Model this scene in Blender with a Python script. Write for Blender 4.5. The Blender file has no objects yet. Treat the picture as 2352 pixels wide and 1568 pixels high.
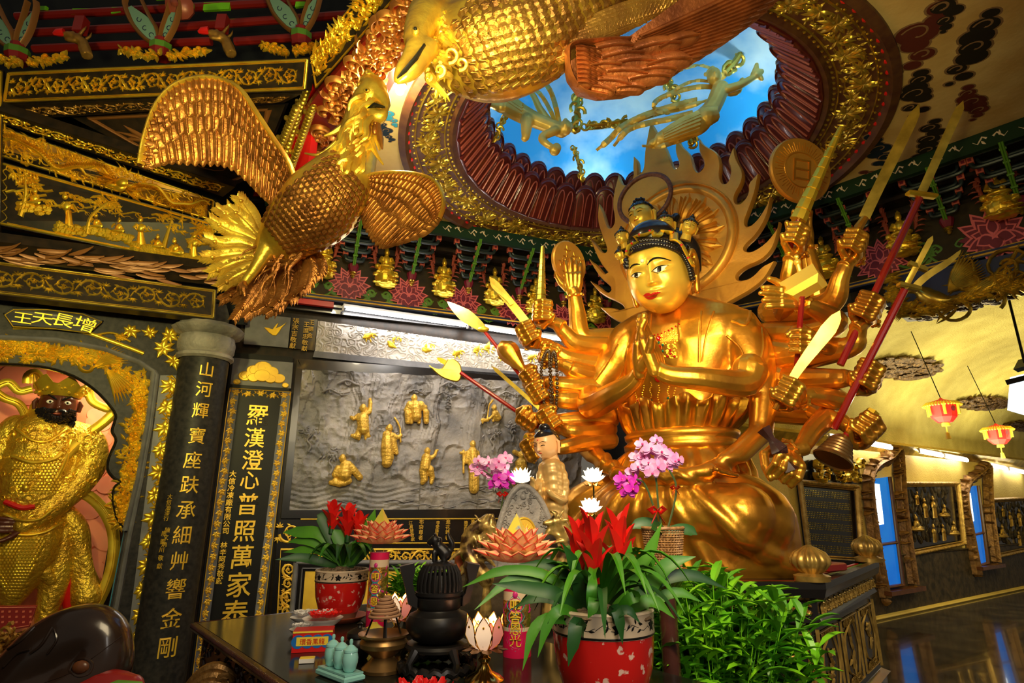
import bpy,math,random
import numpy as np
from math import sin,cos,pi,radians,atan2,hypot,sqrt
from mathutils import Vector,Matrix
from mathutils.geometry import tessellate_polygon
S=bpy.context.scene
COL=S.collection
# ---------------- camera, world, lights, exposure ----------------
F=1336.0;TH=radians(15.9);CZ=1.55
cam=bpy.data.cameras.new('camera');cam.sensor_width=36.0;cam.lens=36.0*F/2352.0;cam.clip_start=0.05
co=bpy.data.objects.new('camera',cam);COL.objects.link(co)
co.location=(0,0,CZ);co.rotation_euler=(radians(90)+TH,0,0);S.camera=co
S.view_settings.view_transform='Standard';S.view_settings.look='None'
S.view_settings.exposure=0.0;S.view_settings.gamma=1.0
W=bpy.data.worlds.new('world');S.world=W;W.use_nodes=True
W.node_tree.nodes['Background'].inputs[0].default_value=(1.0,0.86,0.66,1)
W.node_tree.nodes['Background'].inputs[1].default_value=0.13
def V(*a):return Vector(a)
def lamp(kind,loc,energy,color,size=0.3,target=None,spot=60,blend=.6):
 d=bpy.data.lights.new('lamp_or_fill',kind);d.energy=energy;d.color=color  # serves visible lamps and unseen added fill lights alike
 if kind=='AREA':d.size=size
 else:d.shadow_soft_size=size
 if kind=='SPOT':d.spot_size=radians(spot);d.spot_blend=blend
 o=bpy.data.objects.new('lamp_or_fill',d);COL.objects.link(o);o.location=loc
 if target is not None:
  o.rotation_euler=(Vector(target)-Vector(loc)).to_track_quat('-Z','Y').to_euler()
 return o
WARM=(1.0,.80,.48);YEL=(1.0,.86,.30);COOL=(.85,.93,1.0)  # the next spots and area lights are unseen, added to brighten the hall
lamp('SPOT',(-.55,1.1,3.3),300,YEL,.10,(1.2,4.6,3.25),42)
lamp('SPOT',(.7,.2,3.5),430,WARM,.25,(1.3,4.6,1.6),62)
lamp('SPOT',(-.9,.4,2.9),150,YEL,.12,(-1.5,4.0,3.4),70)
lamp('SPOT',(-1.9,1.5,3.0),170,YEL,.10,(-3.2,4.2,3.8),75)
lamp('SPOT',(-.2,3.3,3.9),55,(1,.85,.6),.10,(-.4,6.4,3.95),80)  # fill spot added to lift the lotus frieze
lamp('SPOT',(-2.0,1.6,2.9),120,YEL,.10,(-3.4,4.8,1.7),75)
lamp('SPOT',(.0,.6,1.9),170,YEL,.15,(.9,4.4,4.8),75)  # warm spot added from below for the figures in the dome
lamp('SPOT',(-.7,5.0,3.60),95,(1,.93,.85),.12,(-.5,6.5,1.9),110)  # unseen spot added near the wall to graze the stone relief
lamp('SPOT',(-.35,1.6,2.6),150,YEL,.10,(-1.05,3.2,4.6),50)  # added spot so the diagonal beam's carving catches light
lamp('AREA',(.2,.4,3.3),52,WARM,1.2,(.2,3.2,1.0))  # added area light for soft ambient fill
lamp('SPOT',(1.2,-.6,2.7),90,(1,.93,.85),.4,(1.0,3.2,1.1),80)
# ---------------- projection helpers: photo pixel -> point in the hall ----------------
def ray(px,py):
 up=784.0-py
 return Vector((px-1176.0,F*cos(TH)-up*sin(TH),F*sin(TH)+up*cos(TH)))
def at(px,py,Y):
 r=ray(px,py);t=Y/r.y
 return Vector((r.x*t,Y,CZ+r.z*t))
def atz(px,py,z):
 r=ray(px,py);t=(z-CZ)/r.z
 return Vector((r.x*t,r.y*t,z))
def atpl(px,py,P,n):
 r=ray(px,py);c=Vector((0,0,CZ));t=(Vector(P)-c).dot(n)/r.dot(n)
 return c+r*t
def depth(p):return p[1]*cos(TH)+(p[2]-CZ)*sin(TH)
def pxm(p):return depth(p)/F
# ---------------- materials ----------------
MATS={}
def mat(name,col,rough=.5,metal=0.0,col2=None,nscale=6.0,bump=0.0,bscale=30.0,emit=None,es=0.0,coat=0.0,sheen=0.0,thr=None,trans=0.0,kind='noise',soft=.08):
 m=bpy.data.materials.new(name);m.use_nodes=True;nt=m.node_tree;n=nt.nodes;l=nt.links
 b=n['Principled BSDF']
 b.inputs['Base Color'].default_value=(*col,1);b.inputs['Roughness'].default_value=rough
 b.inputs['Metallic'].default_value=metal;b.inputs['Coat Weight'].default_value=coat
 b.inputs['Transmission Weight'].default_value=trans
 if max(col)<.07 and not coat and not metal:b.inputs['Specular IOR Level'].default_value=.18
 tc=n.new('ShaderNodeTexCoord')
 if col2 is not None:
  t=n.new('ShaderNodeTexNoise' if kind=='noise' else 'ShaderNodeTexVoronoi')
  t.inputs['Scale'].default_value=nscale
  if kind=='noise':t.inputs['Detail'].default_value=5
  l.new(tc.outputs['Object'],t.inputs['Vector'])
  r=n.new('ShaderNodeValToRGB');th=.5 if thr is None else thr
  sp=.16 if thr is None else soft
  r.color_ramp.elements[0].position=max(0,th-sp);r.color_ramp.elements[0].color=(*col,1)
  r.color_ramp.elements[1].position=min(1,th+sp);r.color_ramp.elements[1].color=(*col2,1)
  l.new(t.outputs[0],r.inputs[0]);l.new(r.outputs[0],b.inputs['Base Color'])
 if bump:
  t2=n.new('ShaderNodeTexNoise');t2.inputs['Scale'].default_value=bscale;t2.inputs['Detail'].default_value=4
  l.new(tc.outputs['Object'],t2.inputs['Vector'])
  bp=n.new('ShaderNodeBump');bp.inputs['Strength'].default_value=bump;bp.inputs['Distance'].default_value=.02
  l.new(t2.outputs[0],bp.inputs['Height']);l.new(bp.outputs[0],b.inputs['Normal'])
 if emit is not None:
  b.inputs['Emission Color'].default_value=(*emit,1);b.inputs['Emission Strength'].default_value=es
 MATS[name]=m;return m
mat('gold',(1.0,.50,.05),.32,.86,(.60,.25,.03),2.4,.15,14)
mat('gold_face',(1.0,.66,.09),.32,.50)
mat('gilt',(1.0,.72,.06),.34,.75,(.85,.50,.03),9)
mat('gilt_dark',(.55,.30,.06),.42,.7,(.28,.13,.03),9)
mat('bird',(.52,.22,.045),.36,.72,(.24,.085,.018),7,.25,40)
mat('bird_gold',(.95,.66,.07),.33,.7,(.55,.30,.04),7,.2,30)
mat('bird_rust',(.42,.13,.035),.40,.55,(.20,.055,.018),9,.25,45)
mat('gilt_flat',(1.0,.66,.06),.42,.35,(.85,.50,.05),9)
mat('gilt_monk',(.98,.62,.10),.4,.45,(.62,.36,.05),22,.5,55)
mat('ringbed',(.075,.018,.010),.6,0,(.14,.055,.015),12)
mat('salmon_cloud',(.70,.20,.10),.7,0,(.78,.30,.18),2)
mat('fret',(.72,.30,.06),.38,.6,(.45,.16,.04),9)
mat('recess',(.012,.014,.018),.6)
mat('halo',(.80,.40,.055),.42,.55,(.62,.27,.04),2.5,.12,30)
mat('brass',(.95,.62,.16),.16,1.0)
mat('olive',(.86,.62,.09),.30,.8,(.45,.30,.04),8)
mat('lacquer',(.010,.009,.010),.22,0,coat=.15)
mat('blackwood',(.016,.013,.011),.35,0,(.035,.022,.014),14)
mat('blackstone',(.018,.018,.021),.45,0,(.042,.038,.038),26)
mat('slate',(.15,.145,.15),.55,0,(.42,.38,.35),3.2,.5,30)
mat('slate_light',(.58,.54,.50),.5,0,(.72,.66,.60),8,.25,40)
mat('slate_plain',(.13,.13,.15),.5,0,(.20,.20,.22),8)
mat('yellowpaint',(.92,.56,.05),.5,0,(.75,.42,.04),12)
mat('white',(.85,.82,.78),.4)
mat('black',(.01,.009,.008),.25)
mat('hair',(.012,.010,.012),.22,coat=.4)
mat('red',(.70,.012,.012),.35)
mat('pot_red',(.72,.015,.012),.18,0,(.95,.62,.50),30,thr=.63,soft=.02,coat=.5)
mat('darkred',(.24,.012,.010),.3)
mat('rod',(.26,.008,.006),.22,coat=.4)
mat('petal',(.13,.014,.010),.28,.1,(.075,.008,.008),6,coat=.25)
mat('petal_light',(.34,.075,.05),.3,.1)
mat('deepblue',(.01,.022,.09),.5)
mat('pipe',(.022,.036,.040),.35,.2)
mat('pipe_green',(.05,.16,.03),.4)
mat('green_line',(.10,.26,.02),.4)
mat('salmon',(.62,.13,.08),.45)
mat('pink',(.85,.17,.18),.5)
mat('maroon',(.20,.010,.03),.5)
mat('leafgreen',(.09,.24,.02),.5)
mat('darkgreen',(.012,.035,.014),.5)
mat('flame_red',(.32,.055,.025),.5)
mat('frieze',(.030,.022,.012),.5,0,(.05,.035,.012),9)
mat('plaster',(.86,.64,.28),.7,0,(.66,.42,.14),2.2,.15,20)
mat('vault',(.78,.66,.20),.75,0,(.62,.50,.13),3,.9,45)
mat('corr_wall',(.86,.64,.16),.6,0,(.74,.52,.12),2,.3,35)
mat('sky_paint',(.0,.26,.58),.7,0,(.42,.66,.70),1.1,thr=.56,soft=.12)
mat('cloud_red',(.13,.018,.010),.6);mat('cloud_blue',(.010,.025,.055),.6);mat('cloud_black',(.025,.020,.014),.6)
mat('cloud_cyan',(.02,.30,.55),.5);mat('outline',(.30,.17,.08),.6)
mat('flesh',(.90,.50,.22),.35);mat('dark_skin',(.10,.025,.012),.28,.15);mat('lip',(.55,.02,.015),.3)
mat('salmonwall',(.62,.13,.045),.6,0,(.80,.28,.15),2.2)
mat('floor',(.035,.028,.022),.12,0,(.10,.08,.05),3,coat=.4)
mat('darkstone',(.030,.024,.016),.45,0,(.085,.06,.035),9,.4,14)
mat('bark',(.22,.12,.04),.35,.5,(.05,.025,.012),22,1.0,25)
mat('tube',(1,1,1),.4,emit=(1,.97,.93),es=42)
mat('ctube',(1,1,1),.4,emit=(1,.97,.90),es=14)
mat('metalwhite',(.75,.75,.78),.35)
mat('glassblue',(.01,.14,.60),.06,0,(.02,.30,.85),1.6,emit=(.0,.16,.75),es=.55)
mat('wood',(.16,.055,.018),.3,0,(.09,.03,.012),10)
mat('bronze',(.30,.17,.06),.35,.8)
mat('ironblack',(.022,.020,.020),.38,.5)
mat('terracotta',(.55,.12,.05),.5);mat('clay',(.20,.09,.05),.6)
mat('cream',(.80,.62,.42),.35);mat('soil',(.24,.15,.08),.9,0,(.40,.28,.16),60,1.0,90)
mat('leaf',(.035,.20,.008),.42,0,(.11,.36,.012),4);mat('leaf_dark',(.010,.07,.010),.45,0,(.02,.12,.012),4)
mat('leaf_bright',(.22,.56,.012),.4,0,(.09,.36,.012),7)
mat('bract',(.95,.022,.012),.4,0,(.75,.010,.010),8)
mat('orchid',(.80,.22,.66),.45,0,(.92,.55,.85),18);mat('orchid_deep',(.55,.01,.50),.45,0,(.75,.05,.66),18)
mat('stem',(.06,.10,.03),.5);mat('wicker',(.50,.27,.10),.5,0,(.22,.10,.04),50)
mat('celadon',(.30,.66,.62),.15,coat=.6);mat('coil',(.42,.22,.11),.8)
mat('lampglass',(.95,.80,.62),.25,emit=(1,.66,.42),es=.55);mat('lampglass2',(.95,.35,.28),.25,emit=(1,.30,.22),es=.35)
mat('whitelotus',(1,.96,.85),.3,emit=(1,.93,.70),es=1.6)
mat('paper',(.95,.42,.28),.5,0,(.98,.72,.30),28);mat('paper_edge',(.85,.08,.05),.5)
mat('foil',(.95,.72,.12),.16,.9,(.95,.55,.15),20,.5,30)
mat('foil_print',(.95,.80,.10),.3,.3,(.15,.30,.75),24,thr=.62)
mat('pinkred',(.75,.01,.10),.35);mat('magenta',(.70,.03,.25),.4);mat('cyanp',(.02,.35,.50),.4)
mat('lantern_red',(.85,.02,.02),.5,emit=(.8,.01,.01),es=.25);mat('fringe',(.98,.72,.05),.6)
mat('jewel_red',(.5,.005,.005),.1,coat=1);mat('jewel_green',(.005,.16,.08),.1,coat=1)
mat('bead',(.05,.025,.012),.25,coat=.4)
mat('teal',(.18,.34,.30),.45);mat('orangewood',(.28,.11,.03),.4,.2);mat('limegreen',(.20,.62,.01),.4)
mat('robe',(.80,.52,.18),.36,.45,(.60,.38,.14),6)
# ---------------- mesh builder ----------------
class M:
 def __init__(s):s.v=[];s.f=[];s.mi=[];s.cur=0
 def add(s,vs,fs,mi=None):
  o=len(s.v);s.v.extend([tuple(p)for p in vs]);k=s.cur if mi is None else mi
  for f in fs:s.f.append([i+o for i in f]);s.mi.append(k)
 def box(s,c,size,U=None,Vv=None,N=None,bev=0.0):
  U=U or V(1,0,0);Vv=Vv or V(0,1,0);N=N or U.cross(Vv);c=Vector(c);a,b,h=size[0]/2,size[1]/2,size[2]/2
  if bev:
   e=min(bev,a*.9,b*.9,h*.9);ps=[]
   for zz,k in((-h,e),(-h+e,0),(h-e,0),(h,e)):
    for x,y in((-a+k,-b+k),(a-k,-b+k),(a-k,b-k),(-a+k,b-k)):ps.append(c+U*x+Vv*y+N*zz)
   fs=[(3,2,1,0),(12,13,14,15)]
   for r in range(3):
    for i in range(4):j=(i+1)%4;fs.append((r*4+i,r*4+j,r*4+4+j,r*4+4+i))
   s.add(ps,fs);return s
  ps=[c+U*x+Vv*y+N*z for z in(-h,h)for x,y in((-a,-b),(a,-b),(a,b),(-a,b))]
  s.add(ps,[(3,2,1,0),(4,5,6,7),(0,1,5,4),(1,2,6,5),(2,3,7,6),(3,0,4,7)]);return s
 def hull8(s,front,back):
  s.add(list(front)+list(back),[(0,1,2,3),(7,6,5,4),(1,0,4,5),(2,1,5,6),(3,2,6,7),(0,3,7,4)]);return s
 def tube(s,pts,r,n=8,flat=1.0,cap=True,up=None,mi=None,fn=None):
  pts=[Vector(p)for p in pts];m=len(pts)
  if not hasattr(r,'__len__'):r=[r]*m
  T=[(pts[min(i+1,m-1)]-pts[max(i-1,0)]).normalized()for i in range(m)]
  u=Vector(up)if up is not None else(V(0,0,1)if abs(T[0].z)<.9 else V(1,0,0))
  vs=[]
  for i in range(m):
   if up is not None:u=Vector(up)
   a=u-T[i]*u.dot(T[i])
   if a.length<1e-6:a=T[i].orthogonal()
   a.normalize();b=T[i].cross(a);u=a
   for k in range(n):
    t=2*pi*k/n;q=fn(i/(m-1),t)if fn else 1.0
    vs.append(pts[i]+(b*cos(t)+a*sin(t)*flat)*r[i]*q)
  fs=[]
  for i in range(m-1):
   for k in range(n):
    k2=(k+1)%n;fs.append((i*n+k,i*n+k2,(i+1)*n+k2,(i+1)*n+k))
  if cap:fs.append(tuple(range(n-1,-1,-1)));fs.append(tuple((m-1)*n+k for k in range(n)))
  s.add(vs,fs,mi);return s
 def lathe(s,prof,c,n=24,ax=None,mi=None,fn=None):
  ax=Vector(ax).normalized()if ax is not None else V(0,0,1)
  U=ax.orthogonal().normalized()if abs(ax.z)<.999 else V(1,0,0);Q=ax.cross(U);c=Vector(c);vs=[]
  for(r,z)in prof:
   for k in range(n):
    t=2*pi*k/n;q=fn(t,z)if fn else 1.0
    vs.append(c+ax*z+(U*cos(t)+Q*sin(t))*max(r,1e-5)*q)
  fs=[]
  for i in range(len(prof)-1):
   for k in range(n):k2=(k+1)%n;fs.append((i*n+k,i*n+k2,(i+1)*n+k2,(i+1)*n+k))
  s.add(vs,fs,mi);return s
 def ell(s,c,r,n=12,R=None,mi=None):
  if not hasattr(r,'__len__'):r=(r,r,r)
  c=Vector(c);vs=[];h=max(4,n//2+1)
  for i in range(h+1):
   a=pi*i/h
   for k in range(n):
    t=2*pi*k/n;p=Vector((r[0]*sin(a)*cos(t),r[1]*sin(a)*sin(t),r[2]*cos(a)))
    vs.append(c+(R@p if R is not None else p))
  fs=[]
  for i in range(h):
   for k in range(n):k2=(k+1)%n;fs.append((i*n+k,(i+1)*n+k,(i+1)*n+k2,i*n+k2))
  s.add(vs,fs,mi);return s
 def ext(s,poly,fr,w0,w1,bev=0.0,mi=None):
  n=len(poly);A=sum(poly[i][0]*poly[(i+1)%n][1]-poly[(i+1)%n][0]*poly[i][1]for i in range(n))
  if A<0:poly=poly[::-1]
  rings=[[fr.p(u,v,w0)for u,v in poly]]
  if bev:
   ins=[]
   for i in range(n):
    a=poly[i-1];b=poly[(i+1)%n];dx,dy=b[0]-a[0],b[1]-a[1];q=hypot(dx,dy)or 1
    ins.append((poly[i][0]-dy/q*bev,poly[i][1]+dx/q*bev))
   rings.append([fr.p(u,v,w1-(w1-w0)*.35)for u,v in poly]);rings.append([fr.p(u,v,w1)for u,v in ins])
  else:rings.append([fr.p(u,v,w1)for u,v in poly])
  vs=[p for r in rings for p in r];fs=[]
  for k in range(len(rings)-1):
   for i in range(n):j=(i+1)%n;fs.append((k*n+i,k*n+j,(k+1)*n+j,(k+1)*n+i))
  tri=tessellate_polygon([[Vector((u,v,0))for u,v in poly]]);o=(len(rings)-1)*n
  for t in tri:
   a,b,c_=[poly[i]for i in t];ar=(b[0]-a[0])*(c_[1]-a[1])-(c_[0]-a[0])*(b[1]-a[1])
   t=t if ar>0 else t[::-1]
   fs.append(tuple(i+o for i in t));fs.append(tuple(i for i in t[::-1]))
  s.add(vs,fs,mi);return s
 def ridge(s,uv,wd,fr,h,w0=0.0,mi=None):
  m=len(uv)
  if not hasattr(wd,'__len__'):wd=[wd]*m
  vs=[]
  for i in range(m):
   a=uv[max(i-1,0)];b=uv[min(i+1,m-1)];dx,dy=b[0]-a[0],b[1]-a[1];q=hypot(dx,dy)or 1;nx,ny=-dy/q,dx/q;w=wd[i]/2
   hh=h*min(1,.35+wd[i]/(max(wd)+1e-9)*.65)
   for k,z in((-1,0),(-.55,.8),(0,1),(.55,.8),(1,0)):vs.append(fr.p(uv[i][0]+nx*w*k,uv[i][1]+ny*w*k,w0+hh*z))
  fs=[(i*5+k,(i+1)*5+k,(i+1)*5+k+1,i*5+k+1)for i in range(m-1)for k in range(4)]
  s.add(vs,fs,mi);return s
 def leaf(s,b,ang,L,wd,fr,h,w0=0.0,curl=0.0,mi=None):
  pts=[];ws=[.15,.75,1.0,.8,.45,.02]
  x,y=b;a=ang
  for i in range(6):pts.append((x,y));x+=cos(a)*L/5;y+=sin(a)*L/5;a+=curl/5
  return s.ridge(pts,[w*wd for w in ws],fr,h,w0,mi)
 def blade(s,pts,wd,fold=.25,up=None,mi=None):
  pts=[Vector(p)for p in pts];m=len(pts);vs=[]
  up=Vector(up)if up is not None else V(0,0,1)
  for i in range(m):
   T=(pts[min(i+1,m-1)]-pts[max(i-1,0)]).normalized();side=T.cross(up)
   if side.length<1e-4:side=T.orthogonal()
   side.normalize();nn=side.cross(T);w=wd[i]/2
   vs+=[pts[i]-side*w+nn*w*fold,pts[i]-nn*w*fold*.4,pts[i]+side*w+nn*w*fold,pts[i]-nn*(w*fold*.4+.0012+w*.04)]
  fs=[]
  for i in range(m-1):
   a=i*4;b=a+4
   fs+=[(a,a+1,b+1,b),(a+1,a+2,b+2,b+1),(a+2,a+3,b+3,b+2),(a+3,a,b,b+3)]
  s.add(vs,fs,mi);return s
class Fr:
 def __init__(s,O,U,Vv,N=None):s.O=Vector(O);s.U=Vector(U).normalized();s.V=Vector(Vv).normalized();s.N=Vector(N).normalized()if N is not None else s.U.cross(s.V).normalized()
 def p(s,u,v,w=0.0):return s.O+s.U*u+s.V*v+s.N*w
 def px(s,x,y):
  q=atpl(x,y,s.O,s.N)-s.O;return(q.dot(s.U),q.dot(s.V))
 def pl(s,L):return[s.px(x,y)for x,y in L]
class Qd:
 def __init__(s,a,b,c,d):
  s.a,s.b,s.c,s.d=map(Vector,(a,b,c,d));s.L=((s.b-s.a).length+(s.c-s.d).length)/2;s.H=((s.d-s.a).length+(s.c-s.b).length)/2
  s.N=(s.b-s.a).cross(s.d-s.a).normalized()
  if s.N.dot(s.a-V(0,0,CZ))>0:s.N=-s.N
 def p(s,u,v,w=0.0):
  x,y=u/s.L,v/s.H
  return s.a*(1-x)*(1-y)+s.b*x*(1-y)+s.c*x*y+s.d*(1-x)*y+s.N*w
def setp(o,label=None,cat=None,group=None,kind=None):
 if label:o['label']=label
 if cat:o['category']=cat
 if group:o['group']=group
 if kind:o['kind']=kind
 return o
def thing(name,loc,label,cat,group=None):
 o=bpy.data.objects.new(name,None);COL.objects.link(o);o.location=loc;o.empty_display_size=.05
 return setp(o,label,cat,group)
def wl(o):
 p=Vector((0,0,0))
 while o is not None:p+=o.location;o=o.parent
 return p
def obj(name,mb,mats,parent=None,smooth=True,label=None,loc=None,auto=None):
 """world-space builder -> one mesh object (origin at parent's origin, or at loc)"""
 if isinstance(mats,str):mats=[mats]
 if isinstance(mb,M):
  me=bpy.data.meshes.new(name)
  off=wl(parent)if parent is not None else(Vector(loc)if loc is not None else sum((Vector(p)for p in mb.v),Vector())/max(1,len(mb.v)))
  me.from_pydata([tuple(Vector(p)-off)for p in mb.v],[],mb.f)
  me.polygons.foreach_set('material_index',mb.mi)
 else:
  me=mb;off=wl(parent)if parent is not None else Vector(loc or(0,0,0))
  a=np.empty(len(me.vertices)*3);me.vertices.foreach_get('co',a);a=a.reshape(-1,3)-np.array(off);me.vertices.foreach_set('co',a.ravel())
  me.materials.clear()
 for k in mats:me.materials.append(MATS[k])
 me.polygons.foreach_set('use_smooth',[smooth]*len(me.polygons))
 me.update()
 if smooth and auto is not False:
  try:me.set_sharp_from_angle(angle=radians(auto or 40))
  except Exception:pass
 o=bpy.data.objects.new(name,me);COL.objects.link(o)
 if parent is not None:o.parent=parent
 else:o.location=off
 if label:o['label']=label
 return o
def solo(name,mb,mats,label,cat,group=None,smooth=True,loc=None,auto=None):
 return setp(obj(name,mb,mats,None,smooth,None,loc,auto),label,cat,group)
def struct(name,mb,mats,smooth=False,parent=None):
 o=obj(name,mb,mats,parent,smooth)
 if parent is None:o['kind']='structure'
 return o
def kids(o):return[c for c in COL.objects if c.parent==o]
def copy_tree(o,loc=None,label=None,parent=None,group=None,rz=None,sc=None):
 c=o.copy();COL.objects.link(c)
 if parent is not None:c.parent=parent
 for k in kids(o):copy_tree(k,parent=c)
 if loc is not None:c.location=loc
 if label:c['label']=label
 if group:c['group']=group
 if rz is not None:c.rotation_euler=(0,0,rz)
 if sc is not None:c.scale=(sc,sc,sc)
 return c
def fuse(mb,vox,it=3,fac=.6):
 """voxel-fuse overlapping closed pieces into one continuous skin"""
 me=bpy.data.meshes.new('t');me.from_pydata(mb.v,[],mb.f);o=bpy.data.objects.new('t',me);COL.objects.link(o)
 r=o.modifiers.new('r','REMESH');r.mode='VOXEL';r.voxel_size=vox
 if it:sm=o.modifiers.new('s','SMOOTH');sm.iterations=it;sm.factor=fac
 dg=bpy.context.evaluated_depsgraph_get();out=bpy.data.meshes.new_from_object(o.evaluated_get(dg))
 bpy.data.objects.remove(o);bpy.data.meshes.remove(me);return out
def text(fr,body,u,v,size,h,vertical=False,step=None,mb=None,rot=0.0,sx=1.0,bold=0.0):
 """raised lettering in the hall's script on a frame"""
 mb=mb or M();chars=list(body)if vertical else[body]
 for i,ch in enumerate(chars):
  if ch==' ':continue
  c=bpy.data.curves.new('t','FONT');c.body=ch;c.size=1;c.extrude=.5;c.align_x='CENTER';c.resolution_u=2
  c.offset=bold
  o=bpy.data.objects.new('t',c);COL.objects.link(o);dg=bpy.context.evaluated_depsgraph_get()
  me=bpy.data.meshes.new_from_object(o.evaluated_get(dg));bpy.data.objects.remove(o)
  cu=u;cv=v-(i*(step or size)if vertical else 0)
  vs=[]
  for q in me.vertices:
   a,b=q.co.x*size*sx,(q.co.y-.38)*size;vs.append(fr.p(cu+a*cos(rot)-b*sin(rot),cv+a*sin(rot)+b*cos(rot),h*(q.co.z+.5)+.0005))
  mb.add(vs,[tuple(p.vertices)for p in me.polygons]);bpy.data.meshes.remove(me)
 return mb
def rnd(a,b):return random.uniform(a,b)
def arc(cx,cy,r0,r1,a0,a1,n=16):return[(cx+(r0+(r1-r0)*i/n)*cos(a0+(a1-a0)*i/n),cy+(r0+(r1-r0)*i/n)*sin(a0+(a1-a0)*i/n))for i in range(n+1)]
def spline(P,n=6):
 P=[np.array(p,float)for p in P];Q=[2*P[0]-P[1]]+P+[2*P[-1]-P[-2]];out=[]
 for i in range(1,len(Q)-2):
  for k in range(n):
   t=k/n;out.append(.5*((2*Q[i])+(-Q[i-1]+Q[i+1])*t+(2*Q[i-1]-5*Q[i]+4*Q[i+1]-Q[i+2])*t*t+(-Q[i-1]+3*Q[i]-3*Q[i+1]+Q[i+2])*t**3))
 out.append(P[-1]);return[tuple(p)for p in out]
def scroll(mb,fr,u0,v0,u1,v1,seed=1,wd=None,h=.012,w0=0.0,dens=1.0,mi=None):
 """acanthus scrollwork filling a band"""
 rg=random.Random(seed);Lh=v1-v0;L=u1-u0;wd=wd or Lh*.085;n=max(1,int(round(L/(Lh*1.0)*dens)));st=L/n;R=min(Lh*.44,st*.48);vc=(v0+v1)/2
 for i in range(n):
  cx=u0+st*(i+.5);d=1 if i%2==0 else-1;a0=-pi*.95 if d>0 else pi*.95
  sp=arc(cx,vc,R,R*.18,a0,a0+d*pi*3.1,30)
  mb.ridge(sp,[wd*(1.25-.9*k/30)for k in range(31)],fr,h,w0,mi)
  for k in range(2,28,2):
   x,y=sp[k];x2,y2=sp[k+1];an=atan2(y2-y,x2-x);side=-d if k%4 else d;ln=R*(.58-.22*k/30)*rg.uniform(.7,1.15)
   if side==-d and k<16 and abs(y+ln*sin(an+side*.9)-vc)>Lh*.5:ln*=.45
   mb.leaf((x,y),an+side*rg.uniform(.5,1.1),ln,ln*.45,fr,h*.9,w0,side*rg.uniform(-.4,1.3),mi)
  for q in range(5):mb.leaf((cx,vc),q*pi*.4+.3,R*.22,R*.14,fr,h*1.1,w0,0,mi)
  if i<n-1:mb.ridge([(cx+R*.9,vc-d*R*.35),(cx+st*.5,vc+d*R*.1),(cx+st-R*.9,vc+d*R*.45)],[wd*.6,wd,wd*.6],fr,h,w0,mi)
  for sg in(-1,1):
   for q in range(5):mb.leaf((cx-st*.5,vc+sg*Lh*.20),sg*(pi/2)+(q-2)*.55,Lh*(.26-.03*abs(q-2)),Lh*.08,fr,h*.9,w0,(q-2)*.3,mi)
 return mb
def frame_lines(mb,fr,u0,v0,u1,v1,wd,h,w0=0.0,mi=None):
 for a,b in(((u0,v0),(u1,v0)),((u1,v0),(u1,v1)),((u1,v1),(u0,v1)),((u0,v1),(u0,v0))):mb.ridge([a,b],wd,fr,h,w0,mi)
def vine(mb,fr,u0,v0,u1,v1,seed=1,h=.004,w0=0.0,big=False,mi=None):
 """wavy stem with lobed leaves running along the long axis of a narrow strip"""
 rg=random.Random(seed);vert=(v1-v0)>(u1-u0);L=(v1-v0)if vert else(u1-u0);Wd=(u1-u0)if vert else(v1-v0);n=max(2,int(L/(Wd*(1.25 if big else 1.15))));pts=[]
 for i in range(n*10+1):
  t=i/(n*10);a=sin(t*n*pi)*Wd*.30;pts.append(((u0+u1)/2+a,v0+t*L)if vert else(u0+t*L,(v0+v1)/2+a))
 mb.ridge(pts,Wd*.07,fr,h,w0,mi)
 for i in range(n):
  k=i*10+5;x,y=pts[k];sg=1 if i%2==0 else-1
  if not vert:c=(x,y-sg*Wd*.26)
  else:c=(x-sg*Wd*.26,y)
  m=8 if big else 6;r=Wd*(.62 if big else .52)
  for q in range(m):
   a=(2*pi*q/m)+rg.uniform(-.15,.15)+(.3 if vert else 0);mb.leaf(c,a,r*(.62+.38*abs(cos(a*.5+x*9)))*rg.uniform(.9,1.1),r*.58,fr,h*1.2,w0,rg.uniform(-.3,.3),mi)
  for q in(-2,2):mb.leaf(pts[k+q*2],(pi/2 if vert else 0)+sg*(1.2 if q>0 else-1.2)+(pi if q<0 else 0),Wd*.34,Wd*.16,fr,h,w0,.6,mi)
  mb.ridge(arc(pts[k-3][0],pts[k-3][1],Wd*.05,Wd*.22,0 if sg>0 else pi,sg*4+(0 if sg>0 else pi),8),Wd*.05,fr,h,w0,mi)
 return mb
def cloud(fr,u,v,s,rg,mb,w0=.002,mi_in=0,mi_out=1,ang=0.0,n=7):
 """stylised ruyi cloud: a chain of lobes inside a pale outline"""
 P=[]
 for i in range(n):
  t=i/(n-1)-.5;P.append((t*s*2.1,rg.uniform(-.22,.22)*s,s*(.42-.42*abs(t))*rg.uniform(.8,1.15)))
 P.append((s*1.25,-s*.1,s*.1))
 for k,(grow,mi,w)in enumerate(((s*.055,mi_out,w0),(0,mi_in,w0+.002))):
  for j,(a,b,r)in enumerate(P):
   x=u+a*cos(ang)-b*sin(ang);y=v+a*sin(ang)+b*cos(ang);r+=grow
   mb.ext([(x+r*cos(t*pi/8),y+r*.72*sin(t*pi/8))for t in range(16)],fr,w-.0015,w+.0002*j,mi=mi)
 for(a,b,r)in P[1:-1:2]:
  x=u+a*cos(ang)-b*sin(ang);y=v+a*sin(ang)+b*cos(ang)
  mb.ridge(arc(x,y,r*.15,r*.75,ang,ang+4.6,12),s*.05,fr,.001,w0+.0035,mi_out)
mat('ringrust',(.22,.09,.05),.5,.4,(.12,.04,.03),30,.5,60)
mat('wood_dark',(.06,.018,.014),.25,0,(.03,.01,.008),10,coat=.3)
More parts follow.
